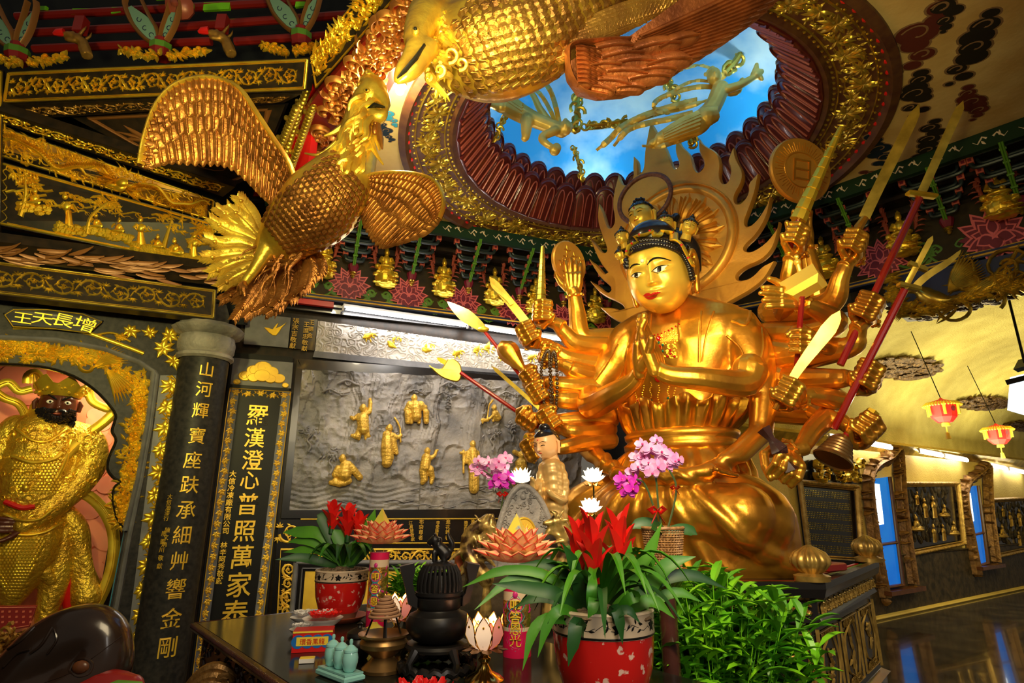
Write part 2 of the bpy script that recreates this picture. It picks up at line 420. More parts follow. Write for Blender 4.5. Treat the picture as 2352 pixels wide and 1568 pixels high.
mat('gilt_dark2',(.62,.40,.10),.38,.65,(.30,.18,.04),12)
mat('bronze2',(.34,.18,.05),.42,.5,(.16,.08,.025),14,.4,30)
mat('tube_soft',(.9,.95,1),.4,emit=(.80,.93,1),es=2.2)
from mathutils.bvhtree import BVHTree
mat('apsara',(.95,.68,.16),.42,.45,(.75,.48,.08),5)
mat('bird_dk',(.55,.30,.05),.34,.72,(.30,.13,.03),7,.25,40)
mat('blackmarble',(.008,.008,.007),.13,0,(.022,.024,.016),6)
mat('bluep',(.01,.16,.55),.4)
mat('rootgold',(.62,.42,.12),.35,.6,(.06,.03,.012),16,thr=.5,soft=.1)
mat('guard_gold',(1.0,.68,.06),.30,.7,(.70,.38,.03),7,.9,34)
mat('fishwood',(.018,.011,.009),.22,0,(.035,.018,.012),5,coat=.3)
mat('blackpanel',(.010,.010,.012),.42)
# ================= the hall =================
ZC=4.65;RC=(1.10,4.74);ZF=3.75
A_=V(-2.423,5.773,ZF);B_=V(1.267,7.228,ZF);C_=V(3.452,5.609,ZF);D_=V(4.42,4.595,ZF);E_=V(6.2,2.7,ZF)
def vfr(P,Q,off=0.0):
 U=(Q-P);U.z=0;U.normalize();f=Fr(P,U,V(0,0,1));f.O=f.O+f.N*off;return f
FAB=vfr(A_,B_);FCD=vfr(C_,D_);W1=vfr(A_,B_,-.14)
b=M();b.box((2,5,-.05),(26,24,.1));struct('floor',b,'floor')
def polydist(th,P):
 d=(cos(th),sin(th));best=9e9
 for i in range(len(P)):
  x1,y1=P[i][0]-RC[0],P[i][1]-RC[1];x2,y2=P[(i+1)%len(P)][0]-RC[0],P[(i+1)%len(P)][1]-RC[1]
  ex,ey=x2-x1,y2-y1;den=d[0]*ey-d[1]*ex
  if abs(den)<1e-9:continue
  t=(x1*ey-y1*ex)/den;s_=(x1*d[1]-y1*d[0])/den
  if t>0 and 0<=s_<=1:best=min(best,t)
 return best
CP=[(-2.55,5.5),(-1.42,3.85),(-.45,2.75),(.9,1.3),(7.0,-.5),(7.0,6.5),(4.2,6.3),(1.4,7.7),(-2.6,6.1)]
b=M();N_=180;vs=[]
for i in range(N_):
 t=2*pi*i/N_;d=polydist(t,CP)
 for r in(2.09,d):
  for z in(ZC,ZC+.12):vs.append((RC[0]+cos(t)*r,RC[1]+sin(t)*r,z))
fs=[]
for i in range(N_):
 a=i*4;c=((i+1)%N_)*4;fs+=[(a,c,c+2,a+2),(a+1,a+3,c+3,c+1)]
b.add(vs,fs);struct('ceiling',b,'plaster')
b=M();prof=[(1.70,4.8),(1.82,5.2),(1.82,5.6),(1.74,5.8),(1.5,5.98),(1.1,6.1),(.6,6.15),(0.0,6.17)]
b.lathe([(r,z)for r,z in prof],(RC[0],RC[1],0),64);struct('ceiling_dome',b,'sky_paint',True)
for k in range(5):
 a=radians(20+72*k);lamp('POINT',(RC[0]+cos(a)*1.52,RC[1]+sin(a)*1.52,5.26),20,(.92,.97,1.0),.08)
rt=thing('ceiling_rosette',(RC[0],RC[1],ZC),'gilded carved leaf ring around the round painted sky opening in the ceiling','ceiling ornament')
class RingFr:
 def __init__(s):s.R=1.87
 def p(s,u,v,w=0.0):
  t=u/s.R;r=2.10-v*.94-w*.33;z=ZC+v*.33-w*.94
  return V(RC[0]+cos(t)*r,RC[1]+sin(t)*r,z)
RF=RingFr();CI=2*pi*1.87
b=M();pr=[(2.12,ZC+.02),(2.12,ZC-.04),(2.06,ZC-.05),(2.03,ZC+.01),(1.68,ZC+.13),(1.65,ZC+.10),(1.61,ZC+.13),(1.61,ZC+.30)]
b.lathe([(r,z)for r,z in pr],(RC[0],RC[1],0),120);obj('ring_bed',b,'ringbed',rt)
b=M()
for v,wd,h in((.015,.03,.05),(.125,.018,.03),(.40,.020,.03),(.475,.035,.045)):
 m=160;b.ridge([(CI*i/m,v)for i in range(m+1)],wd,RF,h,.0)
for i in range(150):
 u=CI*i/150;b.ell(RF.p(u,.105,.012),.013,6);b.ell(RF.p(u,.43,.015),.015,6)
obj('bead_moulding',b,'olive',rt)
b=M();nn=30;rg=random.Random(4)
for i in range(nn):
 u=CI*(i+.5)/nn;d=1 if i%2 else-1;st=CI/nn
 b.ridge([(u-st*.5+st*k/8,.265+d*.09*sin(pi*k/8))for k in range(9)],.014,RF,.03)
 for cx,cv,R_,m,a0 in((u,.265-d*.045,.15,10,d*pi/2),(u+st*.5,.265+d*.04,.12,8,-d*pi/2)):
  for q in range(m):
   an=a0+(q-(m-1)/2)*.62;L_=R_*(1.15-.09*abs(q-(m-1)/2));b.leaf((cx,cv),an,L_,L_*.42,RF,.035,0,rg.uniform(-.5,.5))
   if q%2:b.leaf((cx+cos(an)*L_*.6,cv+sin(an)*L_*.6),an+.7,L_*.5,L_*.22,RF,.03,.004)
for i in range(620):
 u=rg.uniform(0,CI);v=rg.uniform(.15,.385);b.leaf((u,v),rg.uniform(0,6.3),rg.uniform(.05,.10),.035,RF,.026,0,rg.uniform(-1.5,1.5))
obj('carved_leaves',b,'olive',rt)
b=M()
for i in range(96):
 u=CI*i/96;b.ell(RF.p(u,.06,.012),(.022,.03,.015),8,R=Matrix.Rotation(u/1.87,3,'Z'))
obj('red_drops',b,'red',rt)
def petal_mesh():
 b=M();n=10
 for(mi,sc,dz,dpt,th)in((0,1,0,.055,.02),(1,.40,.07,.075,.006)):
  pass
 out=[]
 for k in range(15):
  t=k/14;out.append(t)
 W_,H_=.145,.345
 def outline(s,z0):
  P=[(-W_*s,z0)]+[(-W_*s*cos(a)*1.02,z0+(H_*s*.8)+W_*1.5*s*sin(a))for a in np.linspace(0,pi/2,7)]
  P+=[(-x,z)for x,z in P[-2::-1]];return P
 fr=Fr((0,0,0),(1,0,0),(0,0,1),(0,-1,0))
 b.ext(outline(1,0),fr,-.01,.035,.03,0)
 for s in(-1,1):
  P=[(s*.014,.02),(s*.016,.30),(s*.038,.39),(s*.068,.39),(s*.090,.30),(s*.085,.02)]
  b.ridge(spline(P,4),.016,fr,.014,.034,1)
 q=outline(.93,.0);b.ridge(q,.022,fr,.02,.026,0)
 return b
pm=obj('petal',petal_mesh(),['petal','petal_light'],None,True,loc=(0,0,0));pm.parent=rt
n1=36
def put_petal(o,th,r,z,lean):
 o.location=(cos(th)*r,sin(th)*r,z-ZC)
 o.rotation_euler=(Matrix.Rotation(th+pi/2+pi,3,'Z')@Matrix.Rotation(lean,3,'X')).to_euler()
first=True
for row,(r,z,lean)in enumerate(((1.62,ZC+.13,.66),(1.60,ZC+.29,.55))):
 for i in range(n1):
  th=2*pi*(i+.5*row)/n1
  o=pm if first else pm.copy()
  if not first:COL.objects.link(o)
  first=False;put_petal(o,th,r,z,lean)
CF=Fr((0,0,ZC),(1,0,0),(0,-1,0),(0,0,-1))
rg=random.Random(3)
cl=[(2130,75,'cloud_red',.30,1.4),(2230,110,'cloud_black',.30,1.2),(2105,215,'cloud_black',.24,1.0),(2230,235,'cloud_red',.22,.8),(2010,345,'cloud_blue',.24,.75),(2130,320,'cloud_black',.26,1.2),
 (2015,410,'cloud_red',.22,.6),(1915,440,'cloud_black',.20,.6),(1060,548,'cloud_black',.20,-.15),(1150,548,'cloud_red',.20,-.1),(888,262,'cloud_cyan',.13,1.2),(884,300,'cloud_blue',.12,1.4),(2180,10,'cloud_black',.2,1)]
for x,y,m_,s_,an in cl:
 b=M();u,v=CF.px(x,y);cloud(CF,u,v,s_,rg,b,.001,0,1,-an)
 o=obj('painted_cloud',b,[m_,'outline'],None,False);o['kind']='structure';o.name='trim_cloud'
b=M();b.hull8([W1.p(-1.2,-3.75,-.02),W1.p(3.1,-3.75,-.02),W1.p(3.1,.9,-.02),W1.p(-1.2,.9,-.02)],[W1.p(-1.2,-3.75,-.2),W1.p(3.1,-3.75,-.2),W1.p(3.1,.9,-.2),W1.p(-1.2,.9,-.2)])
struct('wall_back',b,'blackwood')
def band(P,Q,nm):
 f=vfr(P,Q);L=(Q-P).length;b=M()
 for(z0,z1,w,m_)in((0.0,.50,0,0),(.50,.93,-.05,2),(-.055,0,.02,1)):
  b.hull8([f.p(0,z0,w),f.p(L,z0,w),f.p(L,z1,w),f.p(0,z1,w)],[f.p(0,z0,w-.18),f.p(L,z0,w-.18),f.p(L,z1,w-.18),f.p(0,z1,w-.18)])
  for k in range(6):b.mi[-1-k]=m_
 b.ridge([(0,.005),(L,.005)],.022,f,.015,.0,3);b.ridge([(0,-.03),(L,-.03)],.02,f,.01,.02,3)
 w=.46;b.hull8([f.p(0,.74,w),f.p(L,.74,w),f.p(L,.90,w),f.p(0,.90,w)],[f.p(0,.74,w-.05),f.p(L,.74,w-.05),f.p(L,.90,w-.05),f.p(0,.90,w-.05)])
 for k in range(6):b.mi[-1-k]=4
 for z,w in((.56,.06),(.68,.16),(.80,.28)):
  b.hull8([f.p(0,z,w),f.p(L,z,w),f.p(L,z+.035,w),f.p(0,z+.035,w)],[f.p(0,z,w-.2),f.p(L,z,w-.2),f.p(L,z+.035,w-.2),f.p(0,z+.035,w-.2)])
  for k in range(6):b.mi[-1-k]=2
 rg=random.Random(9)
 n=int(L/.30)
 for i in range(n):
  u=(i+.5)*L/n
  for s in(-1,1):
   b.ridge([(u+s*.02,.83),(u+s*.05,.855),(u+s*.09,.80),(u+s*.12,.83)],[.02,.016,.012,.004],f,.006,.46,5)
   b.leaf((u+s*.06,.82),s*1.2,.05,.02,f,.006,.46,.5,5)
 o=struct(nm,b,['frieze','deepblue','blackwood','yellowpaint','darkgreen','cream']);return f
band(A_-(B_-A_).normalized()*.25,B_,'wall_frieze_left');band(B_,C_,'wall_frieze_back');band(C_,E_,'wall_frieze_right')
def lotus(f,u,v,R):
 b=M();k=0
 def pet(a,L,wd,z):
  nonlocal k
  for mi,g in((0,1.0),(1,.74)):
   P=[]
   for t in np.linspace(0,1,8):P.append((t*L*g+(1-g)*L*.55,wd*g*sin(pi*t**.8)*.5))
   P=P+[(x,-y)for x,y in P[-2:0:-1]];w=.002+k*.0006+(0 if mi==0 else .0012)
   b.ext([(u+x*cos(a)-y*sin(a),v+x*sin(a)+y*cos(a))for x,y in P],f,w-.002,w+.001,mi=mi)
  k+=1
 for L,n,a0,a1,wd in((1.0,9,-.35,pi+.35,.44),(.80,7,-.1,pi+.1,.44),(.58,5,.35,pi-.35,.38)):
  for i in range(n):
   j=i//2 if i%2==0 else n-1-i//2;a=a0+(a1-a0)*j/(n-1);pet(a,R*L,R*wd,0)
 for L,n in((.78,7),(.5,3)):
  for i in range(n):
   j=i//2 if i%2==0 else n-1-i//2;pet(-pi*.12-(pi*.76)*j/(n-1),R*L,R*.42,0)
 pet(pi/2,R*.62,R*.30,0);return b
LG='pink lotus flowers painted on the frieze'
def put_lotus(f,x,y,R,lab):
 u,v=f.px(x,y);solo('lotus_relief',lotus(f,u,v,R),['pink','maroon'],lab,'frieze ornament',LG,False)
for i,(x,y,R)in enumerate([(677,640,.21),(803,657,.235),(938,679,.235),(1063,699,.235),(1177,718,.235),(1296,736,.235),(1398,752,.22)]):
 put_lotus(FAB,x,y,R,'pink painted frieze lotus %s'%['partly behind the phoenix tail feathers','nearest right of the phoenix tail, whole','second from the phoenix tail, above the tube','directly above the spear blade','behind the notched sabre blade','between ribbed sword fist and raised palm','beside the golden flame halo'][i])
for x,y,R,t in[(2025,601,.25,'right of the red sword staff'),(2285,542,.30,'at the right edge of the photo'),(1740,690,.22,'half hidden behind the statue hammer')]:
 put_lotus(FCD,x,y,R,'large pink lotus on the dark right frieze '+t)
def leafscroll(f,u,v,s):
 b=M()
 for sg in(-1,1):
  b.ridge(spline([(u+sg*.01*s,v-.5*s),(u+sg*.35*s,v-.3*s),(u+sg*.55*s,v+.05*s),(u+sg*.35*s,v+.25*s),(u+sg*.18*s,v+.1*s),(u+sg*.28*s,v),(u+sg*.34*s,v+.08*s)],4),.11*s,f,.006)
  for a,q in((.3,.5),(1.4,.35),(2.4,.4),(-.6,.5)):b.leaf((u+sg*.38*s,v-.1*s),a if sg>0 else pi-a,q*s,.2*s,f,.005)
 return b
for i,(x,y)in enumerate([(737,658),(870,680),(1000,699),(1122,717),(1238,735),(1345,752)]):
 u,v=FAB.px(x,y);solo('leaf_scroll',leafscroll(FAB,u,v,.24),'leafgreen','green leaf scroll on the left frieze, %s'%['below the first small Buddha','below the second small Buddha','below the third small Buddha','above the spear blade tip','behind the ribbed sword fist','beside the raised forearm'][i],'frieze ornament','green leaf scrolls on the left frieze',False)
for x,y,q in((2093,583,'right of the lotus by the red staff'),(2180,573,'left of the largest lotus'),(1898,627,'behind the hammer arm')):
 u,v=FCD.px(x,y);solo('leaf_scroll',leafscroll(FCD,u,v,.30),'leafgreen','green leaf scroll on the dark right frieze '+q,'frieze ornament','green leaf scrolls on the right frieze',False)
def bracket(f,u,label,first=None):
 if first is not None:
  o=copy_tree(first,loc=f.p(u,.30,0),label=label,rz=atan2(f.U.y,f.U.x));return o
 t=thing('roof_bracket',(0,0,0),label,'bracket','painted bracket clusters under the ceiling')
 b=M();e=M();g=Fr((0,0,0),(1,0,0),(0,0,1),(0,-1,0));c=M();gr=M()
 for k,(z,w,wd)in enumerate(((.12,.10,.10),(.20,.17,.15),(.28,.24,.19),(.37,.31,.235),(.46,.39,.26))):
  for s in(-1,1):
   P=spline([(0,z),(wd*.62,z),(wd*.92,z+.012),(wd,z+.06)],4)
   b.tube([g.p(s*x,y,w)for x,y in P],.019,8);b.tube([g.p(s*x*.8,y+.045,w-.04)for x,y in P],.014,6)
   if k<4 or 1:e.box(g.p(s*wd,z+.080,w),(.056,.050,.054),V(1,0,0),V(0,1,0));
   c.box(g.p(s*wd,z+.080,w+.028),(.026,.006,.026),V(1,0,0),V(0,1,0))
  e.box(g.p(0,z+.02,w+.035),(.036,.036,.036));c.box(g.p(0,z+.02,w+.055),(.018,.006,.018))
 P=[g.p(0,.02+.42*q/10,.06+.44*(q/10)**1.1+.006*sin(q*3))for q in range(11)]
 for s in(-1,1):gr.tube([p+V(s*.009,0,0)for p in P],.009,6)
 for q in range(1,5):gr.tube([g.p(-.025,.06+.085*q,.10+.085*q),g.p(.025,.06+.085*q,.10+.085*q)],.013,6)
 obj('arm',b,'pipe',t);obj('end_block',e,'salmon',t);obj('block_inset',c,'maroon',t);obj('centre_arm',gr,'green_line',t)
 d=M();d.lathe([(0,0),(.035,0),(.045,.02),(.06,.07),(.055,.09),(.0,.09)],g.p(0,.0,.05),8);obj('cup',d,'maroon',t)
 d=M();d.lathe([(0,-.07),(.012,-.065),(.02,-.05),(.012,-.04),(.035,-.03),(.02,-.02),(.04,-.005),(0,0)],g.p(0,.0,.05),10);obj('knob',d,'olive',t)
 t.location=f.p(u,.30,0);t.rotation_euler=(0,0,atan2(f.U.y,f.U.x));return t
b0=None
for i,(x,y,tx)in enumerate([(812,600,'nearest the phoenix tail'),(945,618,'under the tip of the phoenix wing'),(1074,638,'between the second and third small golden Buddhas'),(1190,655,'left of the raised ribbed sword'),(1290,672,'behind the raised disc'),(1390,690,'behind the flame halo')]):
 u,v=FAB.px(x,y);o=bracket(FAB,u,'painted red-tipped bracket cluster on the left frieze '+tx,b0);b0=b0 or o
for x,y,tx in[(1810,560,'behind the fist with the segmented club'),(1970,540,'behind the long curved sword'),(2170,480,'right of the short sword staff'),(2330,420,'at the right edge of the photo')]:
 u,v=FCD.px(x,y);bracket(FCD,u,'dim painted bracket cluster on the right wall, '+tx,b0)
def small_buddha():
 t=thing('small_buddha',(0,0,0),'x','figurine','small golden Buddhas on rocks along the frieze')
 m=M();rg=random.Random(5)
 m.ell((0,0,.10),(.115,.10,.12),16)
 for i in range(34):
  a=rg.uniform(0,2*pi);z=rg.uniform(.0,.19);r=.11*sqrt(max(.05,1-((z-.10)/.13)**2))
  m.ell((cos(a)*r,sin(a)*r*.9,z),(.045,.04,.012),8)
 m.ell((-.10,-.03,.21),.035,8);m.ell((0,0,.225),(.10,.075,.03),14)
 m.ell((0,.01,.30),(.05,.04,.075),12);m.tube([(-.05,0,.34),(-.075,-.02,.28),(-.03,-.055,.255)],[.022,.02,.015]);m.tube([(.05,0,.34),(.075,-.02,.28),(.03,-.055,.255)],[.022,.02,.015])
 m.ell((0,0,.40),(.030,.032,.040),12);m.ell((0,.01,.44),(.024,.024,.022),10);m.tube([(0,.01,.45),(0,.01,.475)],[.014,.006])
 obj('body',fuse(m,.0065,1,.4),'gilt',t,True,auto=60)
 f=M();fr=Fr((0,.05,0),(1,0,0),(0,0,1),(0,-1,0))
 for s in(-1,1):
  for k in range(6):
   x=s*(.10+.018*(k%3));z=.25+.05*k;f.leaf((x,z),pi/2-s*(.5-.15*(k%3)),.12,.035,fr,.01,0,s*1.2);f.leaf((x,z-.03),pi/2-s*1.1,.08,.02,fr,.01,0,-s*1.4)
 obj('flames',f,'flame_red',t);return t
sb=small_buddha();used=False
for f,x,y,tx in[(FAB,738,640,'beside the phoenix tail feathers'),(FAB,880,662,'between the two leftmost whole lotuses'),(FAB,1012,683,'left of the spear tip'),(FAB,1128,702,'behind the top of the broad sword'),(FAB,1222,722,'behind the fist holding the ribbed sword'),(FAB,1358,742,'between the raised arm and the flame halo'),
    (FCD,1908,640,'right of the fist holding the long curved sword'),(FCD,2088,590,'behind the short sword staff'),(FCD,2310,505,'in the dark right corner')]:
 u,v=f.px(x,y);o=sb if not used else copy_tree(sb);used=True
 o.location=f.p(u,v-.02,.13);o.rotation_euler=(0,0,atan2(f.U.y,f.U.x));o['label']='small gilded Buddha on a rock '+tx
FT=vfr(A_,B_,-.02)
def tubelight(name,p,q,label,m_='tube',r=.016,group=None):
 t=thing(name,p,label,'fluorescent light',group);d=(q-p).normalized();b=M();b.tube([p+d*.03,q-d*.03],r,10);obj('glass_tube',b,m_,t)
 b=M();up=V(0,0,1);side=d.cross(up);b.box((p+q)/2+up*.04-FT.N*.02,((q-p).length,.05,.03),d,side);b.box(p,(.02,.03,.06),d,side);b.box(q,(.02,.03,.06),d,side);obj('batten',b,'metalwhite',t);return t
def ft(x,y,w=.05):u,v=FT.px(x,y);return FT.p(u,v,w)
tubelight('fluorescent_light',ft(787,711),ft(1072,751),'long lit white tube under the frieze, left of the spear blade',group='fluorescent tubes under the frieze')
tubelight('fluorescent_light',ft(1082,753),ft(1318,787),'long lit white tube under the frieze, right of the spear blade',group='fluorescent tubes under the frieze')
b=M()
for(v0,v1,w)in((-.10,-.055,.10),(-.16,-.10,.06)):
 b.hull8([W1.p(-.3,v0,w),W1.p(3.0,v0,w),W1.p(3.0,v1,w),W1.p(-.3,v1,w)],[W1.p(-.3,v0,-.02),W1.p(3.0,v0,-.02),W1.p(3.0,v1,-.02),W1.p(-.3,v1,-.02)])
struct('trim_cornice',b,'lacquer')
b=M();u,_=W1.px(655,690);b.box(W1.p(u+.22,-.085,.12),(.55,.05,.06),W1.U,W1.N);struct('trim_red',b,'red')
lc=atz(918,214,4.50);t=thing('ceiling_lamp',lc,'small bright ceiling lamp between the two phoenix beaks','lamp');b=M();b.lathe([(0,.15),(.05,.15),(.05,.06),(.03,.05),(0,.05)],lc,16);obj('socket',b,'white',t);b=M();b.ell(lc+V(0,0,.02),.032,12);obj('bulb',b,'tube',t)
lamp('POINT',tuple(lc-V(0,0,.05)),34,(1,.86,.45),.035)
b=M();P=[at(470,480,5.25),at(770,430,5.25),at(900,40,4.6),at(470,40,5.0)];b.hull8(P,[p+V(0,.08,.02)for p in P]);P=[at(-300,720,5.3),at(560,745,5.6),at(560,120,5.0),at(-300,120,5.0)];b.hull8(P,[p+V(0,.08,.02)for p in P]);struct('dark_backing_upper_left',b,'recess')  # dark boards added behind the beams to close pale gaps
# ================= carved wall on the left =================
def vnoise(x,y,seed=0):
 x=np.asarray(x,float);y=np.asarray(y,float);xi=np.floor(x).astype(int);yi=np.floor(y).astype(int);fx=x-xi;fy=y-yi;fx=fx*fx*(3-2*fx);fy=fy*fy*(3-2*fy)
 def h(a,b):n=(a*374761393+b*668265263+seed*1442695)&0xffffffff;n=((n^(n>>13))*1274126177)&0xffffffff;return((n^(n>>16))&0xffff)/65535.0
 return(h(xi,yi)*(1-fx)+h(xi+1,yi)*fx)*(1-fy)+(h(xi,yi+1)*(1-fx)+h(xi+1,yi+1)*fx)*fy
def fbm(x,y,o=4,seed=0):
 s=0;a=.5
 for k in range(o):s=s+a*vnoise(x*2**k,y*2**k,seed+k*7);a*=.5
 return s
def ridged(x,y,o=4,seed=0):
 s=0;a=.5
 for k in range(o):s=s+a*(1-np.abs(2*vnoise(x*2**k,y*2**k,seed+k*7)-1));a*=.5
 return s
def board(name,fr,px4,mats,w=0.0,th=.03,nm=None,parent=None,label=None,cat=None):
 P=[fr.p(*fr.px(*q),w)for q in px4];b=M();b.hull8(P,[p-fr.N*th for p in P]);return b
def quadfr(fr,px4,w=0.0):
 return Qd(*[fr.p(*fr.px(*q),w)for q in px4])
def relief_grid(fr,px4,nu,nv,hf,w=0.0):
 q=quadfr(fr,px4,w);b=M();us=np.linspace(0,1,nu);vs=np.linspace(0,1,nv);X,Y=np.meshgrid(us,vs);H=hf(X*q.L,Y*q.H,X,Y)
 b.v=[tuple(q.p(X[j,i]*q.L,Y[j,i]*q.H,float(H[j,i])))for j in range(nv)for i in range(nu)]
 b.f=[[j*nu+i,j*nu+i+1,(j+1)*nu+i+1,(j+1)*nu+i]for j in range(nv-1)for i in range(nu-1)];b.mi=[0]*len(b.f);return b,q
# --- great relief of monks in a landscape
RP=[(664,1171),(1330,1168),(1330,886),(694,850)]
rp=thing('relief_panel',W1.p(*W1.px(900,1171)),'grey stone landscape relief panel with gilded monks, in a black frame','relief')
def land(u,v,x,y):
 warp=fbm(u*2.2,v*2.2,3,5)*.55
 cliff=np.clip((ridged(u*2.3+warp,v*.8+warp,3,3)-.42)*3.2,0,1)
 cliff=np.round(cliff*4)/4*.6+cliff*.4
 top=np.clip((y-.35)/.3,0,1);str_=ridged(u*14+warp*3,v*2.5,2,9)
 strat=ridged(u*2+warp*3,v*9+warp*4,2,21)
 h=.055*cliff*(.4+.6*top)+.014*str_*top*cliff+.020*strat*(1-top)
 water=np.clip((.22-y)/.1,0,1)*(np.abs(x-.5)>.1)
 h=h*(1-.65*water)+.004*np.sin(v*120+4*np.sin(u*9))*water
 rock=np.clip(ridged(u*5+warp*2,v*5,3,30)-.55,0,1)*.10*(1-water*.5)
 return(h+rock)*1.35
b,RQ=relief_grid(W1,RP,300,130,land,.02)
obj('landscape',b,'slate',rp,True,auto=25)
WR=Fr(W1.p(0,0,.075),W1.U,W1.V,W1.N)
b=M();rg=random.Random(2)
for x,y,s in[(800,880,1),(760,900,.8),(955,900,.7),(1035,885,1),(1110,890,.9),(1165,905,.8),(1020,905,.6)]:
 u,v=WR.px(x,y)
 for k in range(3):b.ridge(arc(u+k*.07*s,v+.02*sin(k*2)*s,.035*s,.012*s,rg.uniform(0,3),6.5,12),.02*s,WR,.02,.015)
 b.ridge(spline([(u-.12*s,v-.02*s),(u-.02*s,v+.03*s),(u+.1*s,v-.01*s),(u+.25*s,v+.02*s)],5),[.006]+[.03*s]*14+[.004],WR,.02,.015)
u,v=WR.px(1028,930)
for k in range(4):
 z=v-.02+.035*k;wdt=.075-.012*k;b.ridge([(u-wdt/2,z),(u-wdt*.3,z+.008),(u+wdt*.3,z+.008),(u+wdt/2,z)],.010,WR,.022,.012);b.ridge([(u,z-.016),(u,z)],wdt*.6,WR,.018,.010)
b.ridge([(u,v+.12),(u,v+.15)],.01,WR,.02,.01)
for x,y in[(710,1010),(760,1060),(1175,990),(1130,1010),(900,1010),(1140,1120)]:
 u,v=WR.px(x,y);P=spline([(u,v-.12),(u+.02,v-.06),(u-.02,v),(u+.03,v+.06)],5);b.ridge(P,[.03-.0012*k for k in range(len(P))],WR,.02,.01)
 for k in range(16):
  a=rg.uniform(0,6.3);r=rg.uniform(.02,.10);b.leaf((u+r*cos(a),v+.06+r*.6*sin(a)),rg.uniform(0,6.3),.05,.025,WR,.015,.022)
for k in range(14):
 u,v=WR.px(rg.uniform(690,1180),rg.uniform(1115,1165));b.ridge(spline([(u-.15,v),(u-.05,v+.015),(u+.05,v-.01),(u+.15,v+.01)],4),.010,WR,.010,-.012)
obj('carving',b,'slate',rp,True)
b=M();fq=quadfr(W1,RP,.0)
for(a0,b0_,c0,d0)in(((645,1190),(1340,1188),(1330,1168),(664,1171)),((694,850),(1330,886),(1335,872),(684,826)),((645,1190),(664,1171),(694,850),(682,826))):
 Pq=[W1.p(*W1.px(*q_),.05)for q_ in(a0,b0_,c0,d0)];b.hull8(Pq,[p-W1.N*.08 for p in Pq])
obj('frame',b,'lacquer',rp,False)
def monk(label,head,parts,vox=.006):
 """head=(x,y,r px); parts = chains [(x,y,r)...] in photo pixels laid as a fat relief on the panel"""
 t=thing('monk_figure',WR.p(*WR.px(head[0],head[1])),label,'relief figure','gilded monks on the relief panel');m=M()
 for ch in parts:
  P=[WR.p(*WR.px(x,y),.01+w*.012)for x,y,r,w in[(c+(0,))[:4]if len(c)==3 else c for c in ch]];R=[c[2]*pxm(P[0])for c in ch]
  if len(P)==1:m.ell(P[0],(R[0],R[0]*.7,R[0]),12,R=Matrix((W1.U,W1.N,W1.V)).transposed())
  else:
   for i in range(len(P)-1):
    k=max(2,int((P[i+1]-P[i]).length/(R[i]*.5)))
    for j in range(k+1):f_=j/k;m.ell(P[i].lerp(P[i+1],f_),R[i]*(1-f_)+R[i+1]*f_,8)
 hp=WR.p(*WR.px(head[0],head[1]),.035);r=head[2]*pxm(hp);m.ell(hp,(r*.85,r*.9,r*1.15),12);m.ell(hp+W1.N*r*.9-V(0,0,r*.1),(r*.15,r*.25,r*.25),6)
 for s in(-1,1):m.ell(hp+W1.U*s*r*.85,(r*.15,r*.2,r*.35),6)
 m.ell(hp+W1.N*r*.75-V(0,0,r*.55),(r*.35,r*.15,r*.08),6)
 me=fuse(m,vox,1,.4);obj('figure',me,'gilt_monk',t,True,auto=60)
 return t
monk('gilded monk striding with one arm raised high',(833,938,9),[[(832,962,15,1),(834,985,14,1)],[(838,952,6,2),(848,945,6,2),(850,928,5,2),(849,918,4,2)],[(822,955,6,1),(812,962,5,1),(806,958,4)],[(828,985,9),(820,1002,8),(808,1000,4)],[(838,985,9),(845,1000,7),(850,998,3)],[(828,985,6,1),(824,1008,4)],[(838,985,6,1),(840,1008,4)]])
monk('gilded stout monk standing between two children',(950,915,8),[[(952,935,16,1),(954,955,14,1)],[(940,930,9,2),(932,942,6,1)],[(965,930,9,2),(975,942,6,1)],[(946,955,8),(944,970,5)],[(960,955,8),(962,970,5)],[(934,940,6,2)],[(935,950,8,2),(936,968,7,1)],[(975,936,6,2)],[(977,948,8,2),(978,968,7,1)]])
monk('gilded long-robed monk leaning on a twisted staff',(893,984,9),[[(888,1000,12,1),(888,1025,15,1),(890,1050,15),(888,1062,13)],[(900,1000,7,2),(912,1005,5,2),(920,1000,4,2)],[(902,1010,8,1),(910,1040,6)],[(905,960,2.5,2),(912,970,2.5,2),(918,985,2.5,2),(919,1015,2.5,2)]])
monk('gilded old monk sitting slumped with robe spread wide',(786,1053,9),[[(793,1070,14,1),(790,1088,18,1)],[(800,1066,8,2),(812,1080,9,1),(826,1096,8)],[(775,1075,7,2),(768,1090,7,1)],[(760,1108,6),(780,1110,9,1),(800,1104,9)],[(770,1104,8),(790,1110,7,1)]])
monk('gilded monk seated on a rock holding up a short wand',(980,1036,8),[[(978,1052,12,1),(975,1072,13,1)],[(988,1052,6,2),(997,1046,4,2),(1000,1036,4,2),(1004,1034,2.5,2)],[(972,1080,11),(974,1100,9),(970,1108,6)],[(986,1078,10,1),(992,1095,7),(990,1108,5)]])
monk('gilded bald monk standing upright in long robe with a pillar behind',(1084,1020,8),[[(1084,1038,12,1),(1086,1065,14,1),(1088,1090,13),(1088,1115,13),(1088,1122,12)],[(1074,1040,6,1),(1070,1060,6)],[(1095,1040,6,1),(1098,1060,6,1)],[(1064,1035,3),(1064,1085,3)],[(1058,1040,4),(1072,1040,4)]])
monk('gilded thin monk crouching beside a little dog under an arch',(1133,937,7),[[(1136,950,9,1),(1143,960,8,1)],[(1130,955,4,2),(1122,962,3,2)],[(1140,962,6),(1134,950,5,2),(1132,966,4)],[(1120,965,4),(1108,965,5),(1108,972,2)],[(1118,965,2),(1122,930,2,1),(1130,920,3,1)]])
